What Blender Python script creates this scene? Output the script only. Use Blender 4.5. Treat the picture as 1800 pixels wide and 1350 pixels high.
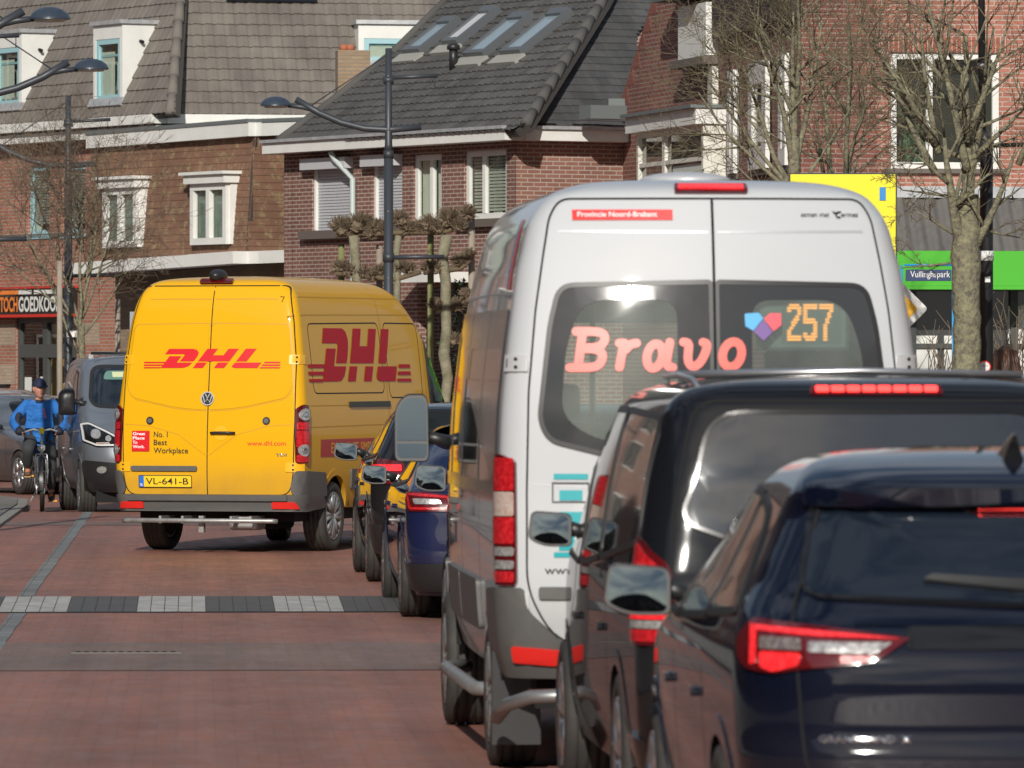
import bpy, bmesh, math, random
import numpy as np
from mathutils import Vector, Matrix
R = math.radians
random.seed(7)
for o in list(bpy.data.objects): bpy.data.objects.remove(o)
SC = bpy.context.scene
# ------------------------------------------------------------------ camera, sky, sun, exposure
F = 12000.0; CX = 900.0; HY = 643.0; CH = 1.87      # focal length in px of an 1800 px wide frame, horizon row, eye height
cam_d = bpy.data.cameras.new('camera'); cam = bpy.data.objects.new('camera', cam_d); SC.collection.objects.link(cam)
cam.location = (0, 0, CH); cam.rotation_euler = (R(90), 0, 0)
cam_d.sensor_width = 36; cam_d.lens = 36*F/1800; cam_d.shift_y = -(675-HY)/1800.0
cam_d.clip_start = 0.5; cam_d.clip_end = 2000
cam_d.dof.use_dof = True; cam_d.dof.focus_distance = 68; cam_d.dof.aperture_fstop = 11.0
SC.camera = cam
SUN_AZ = R(6); SUN_EL = R(25.5)                       # sun behind the camera, to its left
sdir = Vector((-math.sin(SUN_AZ)*math.cos(SUN_EL), -math.cos(SUN_AZ)*math.cos(SUN_EL), math.sin(SUN_EL)))
sl = bpy.data.lights.new('sun', 'SUN'); sl.energy = 4.3; sl.angle = R(0.5); sl.color = (1.0, 0.95, 0.87)
sun = bpy.data.objects.new('sun', sl); SC.collection.objects.link(sun)
sun.rotation_euler = sdir.to_track_quat('Z', 'Y').to_euler(); sun.location = (-20, -30, 40)
wd = bpy.data.worlds.new('World'); SC.world = wd; wd.use_nodes = True
nt = wd.node_tree; nt.nodes.clear()
wo = nt.nodes.new('ShaderNodeOutputWorld'); bg = nt.nodes.new('ShaderNodeBackground'); bg.inputs[1].default_value = 0.06
sky = nt.nodes.new('ShaderNodeTexSky'); sky.sky_type = 'NISHITA'; sky.sun_disc = False
sky.sun_elevation = SUN_EL; sky.sun_rotation = math.atan2(sdir.x, sdir.y)
tc = nt.nodes.new('ShaderNodeTexCoord'); mp = nt.nodes.new('ShaderNodeMapping'); mp.inputs['Scale'].default_value = (1.6, 1.6, 5)
nz = nt.nodes.new('ShaderNodeTexNoise'); nz.inputs['Scale'].default_value = 2.2; nz.inputs['Detail'].default_value = 8; nz.inputs['Roughness'].default_value = .6
rp = nt.nodes.new('ShaderNodeValToRGB'); rp.color_ramp.elements[0].position = .44; rp.color_ramp.elements[1].position = .58
mx = nt.nodes.new('ShaderNodeMix'); mx.data_type = 'RGBA'; mx.inputs[7].default_value = (6.2, 7.0, 8.3, 1)
nt.links.new(tc.outputs['Generated'], mp.inputs[0]); nt.links.new(mp.outputs[0], nz.inputs['Vector'])
nt.links.new(nz.outputs[0], rp.inputs[0]); nt.links.new(rp.outputs[0], mx.inputs[0])
nt.links.new(sky.outputs[0], mx.inputs[6]); nt.links.new(mx.outputs[2], bg.inputs[0]); nt.links.new(bg.outputs[0], wo.inputs[0])
SC.view_settings.view_transform = 'Standard'; SC.view_settings.look = 'None'; SC.view_settings.gamma = 1
SC.view_settings.exposure = 0.0
SC.cycles.max_bounces = 6; SC.cycles.transparent_max_bounces = 12

# ------------------------------------------------------------------ materials
MATS = {}
def principled(name, col, rough=.5, metal=0, coat=0, emit=None, es=0, bump=None, var=None, spec=.5, coatr=.03):
    if name in MATS: return MATS[name]
    m = bpy.data.materials.new(name); m.use_nodes = True; t = m.node_tree; b = t.nodes['Principled BSDF']
    b.inputs['Base Color'].default_value = (*col, 1); b.inputs['Roughness'].default_value = rough
    b.inputs['Metallic'].default_value = metal; b.inputs['Coat Weight'].default_value = coat; b.inputs['Coat Roughness'].default_value = coatr
    b.inputs['Specular IOR Level'].default_value = spec
    if emit: b.inputs['Emission Color'].default_value = (*emit, 1); b.inputs['Emission Strength'].default_value = es
    if var or bump:
        c = t.nodes.new('ShaderNodeTexCoord')
    if var:   # (scale, other colour, contrast)
        n = t.nodes.new('ShaderNodeTexNoise'); n.inputs['Scale'].default_value = var[0]; n.inputs['Detail'].default_value = 6; n.inputs['Roughness'].default_value = .65
        r = t.nodes.new('ShaderNodeValToRGB'); r.color_ramp.elements[0].position = .5-var[2]; r.color_ramp.elements[1].position = .5+var[2]
        r.color_ramp.elements[0].color = (*col, 1); r.color_ramp.elements[1].color = (*var[1], 1)
        t.links.new(c.outputs['Object'], n.inputs['Vector']); t.links.new(n.outputs[0], r.inputs[0]); t.links.new(r.outputs[0], b.inputs['Base Color'])
    if bump:  # (scale, strength, distance)
        n = t.nodes.new('ShaderNodeTexNoise'); n.inputs['Scale'].default_value = bump[0]; n.inputs['Detail'].default_value = 5
        bp = t.nodes.new('ShaderNodeBump'); bp.inputs['Strength'].default_value = bump[1]; bp.inputs['Distance'].default_value = bump[2]
        t.links.new(c.outputs['Object'], n.inputs['Vector']); t.links.new(n.outputs[0], bp.inputs['Height']); t.links.new(bp.outputs[0], b.inputs['Normal'])
    MATS[name] = m; return m

def paint(name, col, metal=.0, rough=.35, dirt=True, coat=1.0, spec=.2):
    if name in MATS: return MATS[name]
    m = principled(name, col, rough, metal, 1.0, spec=spec)
    t = m.node_tree; b = t.nodes['Principled BSDF']
    # road film: a dusty band low on the body, broken by noise
    c = t.nodes.new('ShaderNodeTexCoord'); s = t.nodes.new('ShaderNodeSeparateXYZ'); t.links.new(c.outputs['Object'], s.inputs[0])
    n = t.nodes.new('ShaderNodeTexNoise'); n.inputs['Scale'].default_value = 3.5; n.inputs['Detail'].default_value = 8; t.links.new(c.outputs['Object'], n.inputs['Vector'])
    mr = t.nodes.new('ShaderNodeMapRange'); mr.inputs[1].default_value = .95; mr.inputs[2].default_value = .25; mr.inputs[3].default_value = 0; mr.inputs[4].default_value = 1.0
    t.links.new(s.outputs[2], mr.inputs[0])
    mu = t.nodes.new('ShaderNodeMath'); mu.operation = 'MULTIPLY'; t.links.new(mr.outputs[0], mu.inputs[0]); t.links.new(n.outputs[0], mu.inputs[1])
    mu2 = t.nodes.new('ShaderNodeMath'); mu2.operation = 'MULTIPLY'; mu2.inputs[1].default_value = 1.1 if dirt else .22; mu2.use_clamp = True; t.links.new(mu.outputs[0], mu2.inputs[0])
    mxx = t.nodes.new('ShaderNodeMix'); mxx.data_type = 'RGBA'; mxx.inputs[6].default_value = (*col, 1); mxx.inputs[7].default_value = (.13, .10, .075, 1)
    t.links.new(mu2.outputs[0], mxx.inputs[0]); t.links.new(mxx.outputs[2], b.inputs['Base Color'])
    ad = t.nodes.new('ShaderNodeMath'); ad.operation = 'SUBTRACT'; ad.inputs[0].default_value = coat; t.links.new(mu2.outputs[0], ad.inputs[1]); t.links.new(ad.outputs[0], b.inputs['Coat Weight'])
    ra = t.nodes.new('ShaderNodeMath'); ra.operation = 'MULTIPLY_ADD'; ra.inputs[1].default_value = .05; ra.inputs[2].default_value = .01; t.links.new(n.outputs[0], ra.inputs[0]); t.links.new(ra.outputs[0], b.inputs['Coat Roughness'])
    return m

def see_glass(name, tint, dust=0, gr=.02):
    if name in MATS: return MATS[name]
    m = bpy.data.materials.new(name); m.use_nodes = True; t = m.node_tree; t.nodes.clear()
    o = t.nodes.new('ShaderNodeOutputMaterial'); a = t.nodes.new('ShaderNodeBsdfTransparent'); a.inputs[0].default_value = (*tint, 1)
    g = t.nodes.new('ShaderNodeBsdfGlossy'); g.inputs['Roughness'].default_value = gr
    lw = t.nodes.new('ShaderNodeLayerWeight'); lw.inputs[0].default_value = .5; pw = t.nodes.new('ShaderNodeMath'); pw.operation = 'POWER'; pw.inputs[1].default_value = 5
    f = t.nodes.new('ShaderNodeMath'); f.operation = 'MULTIPLY_ADD'; f.inputs[1].default_value = .93; f.inputs[2].default_value = .055; t.links.new(lw.outputs['Facing'], pw.inputs[0]); t.links.new(pw.outputs[0], f.inputs[0])
    x = t.nodes.new('ShaderNodeMixShader'); t.links.new(f.outputs[0], x.inputs[0]); t.links.new(a.outputs[0], x.inputs[1]); t.links.new(g.outputs[0], x.inputs[2]); t.links.new(x.outputs[0], o.inputs[0])
    if dust:      # a film of road dust, pale enough to stand in for glare haze
        d = t.nodes.new('ShaderNodeBsdfDiffuse'); d.inputs[0].default_value = (.55, .62, .57, 1); y = t.nodes.new('ShaderNodeMixShader')
        c = t.nodes.new('ShaderNodeTexCoord'); n = t.nodes.new('ShaderNodeTexNoise'); n.inputs['Scale'].default_value = 2.5; n.inputs['Detail'].default_value = 7; t.links.new(c.outputs['Object'], n.inputs['Vector'])
        r = t.nodes.new('ShaderNodeMapRange'); r.inputs[1].default_value = .3; r.inputs[2].default_value = .7; r.inputs[3].default_value = dust*.7; r.inputs[4].default_value = dust*1.3; t.links.new(n.outputs[0], r.inputs[0]); t.links.new(r.outputs[0], y.inputs[0])
        t.links.new(x.outputs[0], y.inputs[1]); t.links.new(d.outputs[0], y.inputs[2]); t.links.new(y.outputs[0], o.inputs[0])
    MATS[name] = m; return m

def brick(name, c1, c2, mortar, bw=.215, bh=.0625, ms=.009, rough=.9, bumpd=.006, tintvar=.5):
    if name in MATS: return MATS[name]
    m = bpy.data.materials.new(name); m.use_nodes = True; t = m.node_tree; b = t.nodes['Principled BSDF']; b.inputs['Roughness'].default_value = rough
    uv = t.nodes.new('ShaderNodeUVMap'); k = t.nodes.new('ShaderNodeTexBrick')
    k.inputs['Scale'].default_value = 1; k.inputs['Brick Width'].default_value = bw; k.inputs['Row Height'].default_value = bh
    k.inputs['Mortar Size'].default_value = ms; k.inputs['Mortar Smooth'].default_value = .15; k.inputs['Bias'].default_value = 0
    k.inputs['Color1'].default_value = (*c1, 1); k.inputs['Color2'].default_value = (*c2, 1); k.inputs['Mortar'].default_value = (*mortar, 1)
    t.links.new(uv.outputs[0], k.inputs['Vector'])
    n = t.nodes.new('ShaderNodeTexNoise'); n.inputs['Scale'].default_value = .55; n.inputs['Detail'].default_value = 8; n.inputs['Roughness'].default_value = .7; t.links.new(uv.outputs[0], n.inputs['Vector'])
    r = t.nodes.new('ShaderNodeMapRange'); r.inputs[1].default_value = .3; r.inputs[2].default_value = .7; r.inputs[3].default_value = 1-tintvar*.5; r.inputs[4].default_value = 1+tintvar*.5
    t.links.new(n.outputs[0], r.inputs[0])
    x = t.nodes.new('ShaderNodeVectorMath'); x.operation = 'SCALE'; t.links.new(k.outputs[0], x.inputs[0]); t.links.new(r.outputs[0], x.inputs['Scale']); t.links.new(x.outputs[0], b.inputs['Base Color'])
    bp = t.nodes.new('ShaderNodeBump'); bp.inputs['Distance'].default_value = bumpd; bp.invert = True; t.links.new(k.outputs['Fac'], bp.inputs['Height']); t.links.new(bp.outputs[0], b.inputs['Normal'])
    MATS[name] = m; return m

def tilemat(name, c1, c2, tw, th, speck=(.5,.5,.45), speckamt=.62, moss=None):
    if name in MATS: return MATS[name]
    m = brick(name, c1, c2, c2, bw=tw, bh=th, ms=0, rough=.85, bumpd=0, tintvar=.6)
    t = m.node_tree; b = t.nodes['Principled BSDF']; uv = [q for q in t.nodes if q.type == 'UVMAP'][0]
    src = b.inputs['Base Color'].links[0].from_socket
    n = t.nodes.new('ShaderNodeTexNoise'); n.inputs['Scale'].default_value = 5; n.inputs['Detail'].default_value = 10; n.inputs['Roughness'].default_value = .8; t.links.new(uv.outputs[0], n.inputs['Vector'])
    r = t.nodes.new('ShaderNodeValToRGB'); r.color_ramp.elements[0].position = speckamt; r.color_ramp.elements[1].position = speckamt+.06; t.links.new(n.outputs[0], r.inputs[0])
    x = t.nodes.new('ShaderNodeMix'); x.data_type = 'RGBA'; x.inputs[7].default_value = (*(moss or speck), 1); t.links.new(r.outputs[0], x.inputs[0]); t.links.new(src, x.inputs[6]); t.links.new(x.outputs[2], b.inputs['Base Color'])
    return m

rubber = principled('tyre_rubber', (.022, .022, .023), .75, bump=(60, .25, .003), var=(9, (.05, .045, .038), .25))
black = principled('black_plastic', (.018, .018, .019), .42)
blackgloss = principled('black_gloss', (.008, .008, .009), .08)
darkgap = principled('dark_gap', (.006, .006, .006), .9)
greyplastic = principled('grey_plastic', (.075, .078, .082), .5, var=(6, (.11, .105, .095), .3), bump=(300, .08, .001))
alu = principled('aluminium', (.55, .55, .56), .32, .9)
galv = principled('galvanised', (.42, .43, .43), .5, .7, var=(14, (.28, .27, .25), .2))
badgem = principled('badge_chrome', (.62, .63, .64), .25, .35)
chrome = principled('chrome', (.8, .8, .8), .06, 1)
mirrorm = principled('mirror_glass', (.17, .215, .245), .03, 1)
glassd = principled('dark_window', (.010, .012, .012), .04, spec=.35)
glassw = principled('house_window', (.035, .045, .042), .06, spec=.9)
redl = principled('red_lens', (.30, .004, .008), .15, coat=1, emit=(1, .02, .03), es=.04, bump=(90, .7, .004), var=(45, (.55, .02, .025), .12))
redlit = principled('red_lamp_lit', (.45, .006, .01), .2, coat=1, emit=(1, .03, .04), es=.5, var=(60, (.8, .03, .03), .1))
reflector = principled('red_reflector', (.62, .02, .015), .3, emit=(1, .04, .03), es=.08, bump=(120, .5, .003))  # faint red glow added, though a reflector holds no lamp
clearl = principled('clear_lens', (.62, .62, .6), .15, .5, coat=1, bump=(90, .8, .004), var=(50, (.30, .29, .28), .15))
orangel = principled('orange_lens', (.50, .33, .27), .2, .2, coat=1, bump=(90, .8, .004), var=(50, (.62, .55, .5), .15))
darkred = principled('dark_red_lens', (.09, .004, .006), .1, coat=1)
whitep = principled('white_paint', (.74, .74, .71), .45, var=(3, (.62, .62, .58), .3))
cream = principled('cream_paint', (.70, .69, .62), .5, var=(5, (.55, .53, .46), .25))
lamppaint = principled('lamp_anthracite', (.035, .04, .048), .45)

# ------------------------------------------------------------------ objects
def root_of(o):
    M = Matrix.Identity(4)
    while o is not None:
        M = o.matrix_basis @ M; o = o.parent
    return M
def thing(name, label, cat, loc=(0, 0, 0), rz=0, group=None):
    o = bpy.data.objects.new(name, None); SC.collection.objects.link(o)
    o.location = loc; o.rotation_euler = (0, 0, rz); o['label'] = label; o['category'] = cat; o.empty_display_size = .2
    if group: o['group'] = group
    return o
def tag(o, label, cat, group=None):
    o['label'] = label; o['category'] = cat
    if group: o['group'] = group
    return o
def kind(o, k='structure'): o['kind'] = k; return o
def fin(name, bm, mat, parent=None, world=False, smooth=False, angle=38):
    if smooth:
        for f in bm.faces: f.smooth = True
        lim = R(angle)
        for e in bm.edges:
            if len(e.link_faces) == 2:
                try: e.smooth = e.calc_face_angle() < lim
                except Exception: pass
    me = bpy.data.meshes.new(name); bm.to_mesh(me); bm.free()
    for m in (mat if isinstance(mat, (list, tuple)) else [mat]): me.materials.append(m)
    o = bpy.data.objects.new(name, me); SC.collection.objects.link(o)
    if parent is not None:
        o.parent = parent
        if world:
            me.transform(root_of(parent).inverted())
    return o
def copy_tree(o, parent=None):
    c = o.copy(); SC.collection.objects.link(c); c.parent = parent
    for ch in list(o.children): copy_tree(ch, c)
    return c

def box(bm, p0, p1, rot=None, mat=0, bev=0):
    c = (Vector(p0)+Vector(p1))/2; d = Vector(p1)-Vector(p0)
    M = Matrix.Translation(c) @ (rot.to_4x4() if rot else Matrix.Identity(4)) @ Matrix.Diagonal((abs(d.x), abs(d.y), abs(d.z), 1))
    g = bmesh.ops.create_cube(bm, size=1, matrix=M)
    fs = {f for v in g['verts'] for f in v.link_faces}
    for f in fs: f.material_index = mat
    if bev:
        es = {e for v in g['verts'] for e in v.link_edges}
        bmesh.ops.bevel(bm, geom=list(es), offset=bev, segments=2, affect='EDGES', profile=.5)
def tube(bm, pts, rad, n=8, cap=True, mat=0):
    pts = [Vector(p) for p in pts]
    if not hasattr(rad, '__len__'): rad = [rad]*len(pts)
    rings = []; up = Vector((0, 0, 1)); prev = None
    for i, p in enumerate(pts):
        t = (pts[min(i+1, len(pts)-1)]-pts[max(i-1, 0)])
        if t.length < 1e-9: t = Vector((0, 0, 1))
        t.normalize()
        if prev is None:
            a = up if abs(t.dot(up)) < .95 else Vector((1, 0, 0))
            x = t.cross(a).normalized()
        else:
            x = (prev - t*prev.dot(t))
            if x.length < 1e-6: x = t.orthogonal()
            x.normalize()
        prev = x; y = t.cross(x)
        rings.append([bm.verts.new(p+rad[i]*(math.cos(2*math.pi*k/n)*x+math.sin(2*math.pi*k/n)*y)) for k in range(n)])
    for a, b in zip(rings, rings[1:]):
        for k in range(n):
            f = bm.faces.new((a[k], a[(k+1) % n], b[(k+1) % n], b[k])); f.material_index = mat; f.smooth = True
    if cap:
        for r_, fl in ((rings[0], 1), (rings[-1], 0)):
            f = bm.faces.new(r_[::-1] if fl else r_); f.material_index = mat
def lathe(bm, prof, M, n=32, mat=0, closed=False):
    """prof: (axial, radius) ; axis = local Z of M"""
    rings = []
    for a, r in prof:
        rings.append([bm.verts.new(M @ Vector((r*math.cos(2*math.pi*k/n), r*math.sin(2*math.pi*k/n), a))) for k in range(n)])
    pr = list(zip(rings, rings[1:]))
    if closed: pr.append((rings[-1], rings[0]))
    for a, b in pr:
        for k in range(n):
            f = bm.faces.new((a[k], a[(k+1) % n], b[(k+1) % n], b[k])); f.material_index = mat
    if not closed:
        for r_, p in ((rings[0], prof[0]), (rings[-1], prof[-1])):
            if p[1] > 1e-4: 
                f = bm.faces.new(r_); f.material_index = mat
def blob(bm, c, r, M=None, sub=2, mat=0, jit=0):
    g = bmesh.ops.create_icosphere(bm, subdivisions=sub, radius=1, matrix=Matrix.Translation(c) @ (M.to_4x4() if M else Matrix.Identity(4)) @ Matrix.Diagonal((*(r if hasattr(r, '__len__') else (r, r, r)), 1)))
    for v in g['verts']:
        if jit: v.co += Vector((random.uniform(-jit, jit), random.uniform(-jit, jit), random.uniform(-jit, jit)))
    for v in g['verts']:
        for f in v.link_faces: f.material_index = mat

# ------------------------------------------------------------------ 2-D shapes and draping
def rpoly(pts, r=.05, n=5):
    """round the corners of a polygon; a point may carry its own radius as third item"""
    out = []; m = len(pts)
    for i in range(m):
        p = Vector(pts[i][:2]); a = Vector(pts[i-1][:2]); b = Vector(pts[(i+1) % m][:2])
        rr = pts[i][2] if len(pts[i]) > 2 else r
        da, db = (a-p), (b-p); la, lb = da.length, db.length
        k = min(rr, la*.49, lb*.49)
        if k < 1e-4: out.append(tuple(p)); continue
        s = p+da/la*k; e = p+db/lb*k
        for j in range(n+1):
            t = j/n; q = s*(1-t)**2+p*2*t*(1-t)+e*t*t; out.append((q.x, q.y))
    return out
def rect(a0, b0, a1, b1, r=0): 
    p = [(a0, b0), (a1, b0), (a1, b1), (a0, b1)]
    return rpoly(p, r) if r else p
def circ(a, b, r, n=20, ry=None): return [(a+r*math.cos(2*math.pi*i/n), b+(ry or r)*math.sin(2*math.pi*i/n)) for i in range(n)]
def offs(poly, d):
    """offset closed polygon (positive grows a CCW one)"""
    out = []; m = len(poly)
    ar = sum(poly[i][0]*poly[(i+1) % m][1]-poly[(i+1) % m][0]*poly[i][1] for i in range(m))
    s = 1 if ar > 0 else -1
    for i in range(m):
        a = Vector(poly[i-1]); p = Vector(poly[i]); b = Vector(poly[(i+1) % m])
        t1 = (p-a); t2 = (b-p)
        if t1.length < 1e-7 or t2.length < 1e-7: out.append(tuple(p)); continue
        t1.normalize(); t2.normalize()
        n = Vector((t1.y+t2.y, -(t1.x+t2.x)))
        if n.length < 1e-6: out.append(tuple(p)); continue
        n.normalize(); c = max(.5, n.dot(Vector((t1.y, -t1.x))))
        q = p+n*(d*s/c); out.append((q.x, q.y))
    return out
def stroke(pts, w, closed=False):
    """polyline -> polygon(s) in 2-D"""
    if closed: return [offs(pts, w/2), offs(pts, -w/2)]
    L, Rr = [], []
    for i, p in enumerate(pts):
        p = Vector(p); a = Vector(pts[max(i-1, 0)]); b = Vector(pts[min(i+1, len(pts)-1)])
        t = (b-a).normalized(); n = Vector((-t.y, t.x))
        L.append(tuple(p+n*w/2)); Rr.append(tuple(p-n*w/2))
    return [L+Rr[::-1]]
def inpoly(x, y, poly):
    c = False; j = len(poly)-1
    for i in range(len(poly)):
        xi, yi = poly[i]; xj, yj = poly[j]
        if (yi > y) != (yj > y) and x < (xj-xi)*(y-yi)/(yj-yi)+xi: c = not c
        j = i
    return c
def text_mesh(txt, bold=0, shear=0, space=1):
    cu = bpy.data.curves.new('t', 'FONT'); cu.body = txt; cu.size = 1; cu.offset = bold; cu.shear = shear; cu.space_character = space; cu.resolution_u = 4
    ob = bpy.data.objects.new('t', cu); SC.collection.objects.link(ob)
    dg = bpy.context.evaluated_depsgraph_get(); me = bpy.data.meshes.new_from_object(ob.evaluated_get(dg))
    bpy.data.objects.remove(ob); bpy.data.curves.remove(cu); return me
def fill2d(bm, loops):
    es = []
    for lp in loops:
        vs = [bm.verts.new((x, y, 0)) for x, y in lp]
        es += [bm.edges.new((vs[i], vs[(i+1) % len(vs)])) for i in range(len(vs))]
    bmesh.ops.triangle_fill(bm, edges=es, use_beauty=True, use_dissolve=False)
def gridcut(bm, g):
    xs = [v.co.x for v in bm.verts]; ys = [v.co.y for v in bm.verts]
    if not xs: return
    for ax, lo, hi in ((0, min(xs), max(xs)), (1, min(ys), max(ys))):
        k = math.ceil((lo+1e-5)/g)
        while k*g < hi-1e-5:
            co = [0, 0, 0]; co[ax] = k*g; no = [0, 0, 0]; no[ax] = 1
            bmesh.ops.bisect_plane(bm, geom=bm.verts[:]+bm.edges[:]+bm.faces[:], plane_co=co, plane_no=no, dist=1e-6); k += 1
def skirt(bm, thick, slope=0):
    es = [e for e in bm.edges if len(e.link_faces) == 1]
    r = bmesh.ops.extrude_edge_only(bm, edges=es)
    for v in r['geom']:
        if isinstance(v, bmesh.types.BMVert): v.co.z -= thick
def drape(bm, m, off):
    for v in bm.verts: v.co = m(v.co.x, v.co.y, v.co.z+off)
def patch(name, loops, m, off, thick, mat, parent, grid=.09, world=False, smooth=True):
    if loops and not hasattr(loops[0][0], '__len__'): loops = [loops]
    bm = bmesh.new(); fill2d(bm, loops)
    if grid: gridcut(bm, grid)
    if thick: skirt(bm, thick)
    drape(bm, m, off)
    bmesh.ops.recalc_face_normals(bm, faces=bm.faces[:])
    return fin(name, bm, mat, parent, world, smooth)
def polys(name, plist, m, off, thick, mat, parent, grid=.2, world=False, step=0):
    """several separate polygons as one mesh (a logo)"""
    bm = bmesh.new(); i = 0
    for lp in plist:
        b2 = bmesh.new(); fill2d(b2, lp if hasattr(lp[0][0], '__len__') else [lp])
        if grid: gridcut(b2, grid)
        if thick: skirt(b2, thick)
        drape(b2, m, off+i*step); i += 1
        me = bpy.data.meshes.new('x'); b2.to_mesh(me); b2.free(); bm.from_mesh(me); bpy.data.meshes.remove(me)
    return fin(name, bm, mat, parent, world)
def writing(name, txt, m, a0, b0, a1, b1, mat, parent, off=.002, bold=0.01, shear=0, space=1, world=False, grid=.25, thick=0):
    """text fitted in the box a0..a1 (a1 may be None: keep proportion), b0..b1"""
    me = text_mesh(txt, bold, shear, space); bm = bmesh.new(); bm.from_mesh(me); bpy.data.meshes.remove(me)
    xs = [v.co.x for v in bm.verts]; ys = [v.co.y for v in bm.verts]
    sy = (b1-b0)/(max(ys)-min(ys)); sx = (a1-a0)/(max(xs)-min(xs)) if a1 is not None else sy*(1 if True else 1)
    x0, y0 = min(xs), min(ys)
    for v in bm.verts: v.co = Vector((a0+(v.co.x-x0)*sx, b0+(v.co.y-y0)*sy, 0))
    if grid: gridcut(bm, grid)
    if thick: skirt(bm, thick)
    drape(bm, m, off)
    return fin(name, bm, mat, parent, world)
DHL = [[(880,670),(1005,670),(1025,676),(1034,690),(1030,706),(1018,725),(1008,737),(938,737),(962,703),(958,699),(860,699)],
 [(884,709),(946,709),(922,743),(1003,743),(985,762),(960,771),(930,772),(840,772)],
 [(1078,670),(1132,670),(1108,704),(1162,704),(1186,670),(1238,670),(1192,737),(1031,737)],
 [(1027,743),(1078,743),(1058,772),(1007,772)], [(1135,743),(1188,743),(1167,772),(1115,772)],
 [(1274,670),(1328,670),(1280,737),(1227,737)], [(1223,743),(1355,743),(1335,772),(1222,772),(1206,766),(1210,757)],
 [(752,739),(862,739),(857,746),(752,746)], [(752,753),(852,753),(847,760),(752,760)], [(752,767),(842,767),(838,773),(752,773)],
 [(1372,739),(1450,739),(1450,746),(1367,746)], [(1362,753),(1450,753),(1450,760),(1357,760)], [(1352,767),(1450,767),(1450,773),(1347,773)]]
def dhl(a0, b0, a1, b1): return [[(a0+(x-752)/698*(a1-a0), b1-(y-670)/103*(b1-b0)) for x, y in p] for p in DHL]
def at(px, py, Y): return Vector(((px-CX)/F*Y, Y, CH-(py-HY)/F*Y))
# ------------------------------------------------------------------ vehicle bodies: stacked plan outlines
def pchip(xs, ys):
    n = len(xs); h = [xs[i+1]-xs[i] for i in range(n-1)]; d = [(ys[i+1]-ys[i])/h[i] for i in range(n-1)]
    m = [0]*n; m[0] = d[0]; m[-1] = d[-1]
    for i in range(1, n-1):
        if d[i-1]*d[i] <= 0: m[i] = 0
        else:
            w1 = 2*h[i]+h[i-1]; w2 = h[i]+2*h[i-1]; m[i] = (w1+w2)/(w1/d[i-1]+w2/d[i])
    def f(x):
        if x <= xs[0]: return ys[0]
        if x >= xs[-1]: return ys[-1]
        i = 0
        while xs[i+1] < x: i += 1
        t = (x-xs[i])/h[i]
        return (2*t**3-3*t*t+1)*ys[i]+(t**3-2*t*t+t)*h[i]*m[i]+(-2*t**3+3*t*t)*ys[i+1]+(t**3-t*t)*h[i]*m[i+1]
    return f
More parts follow.
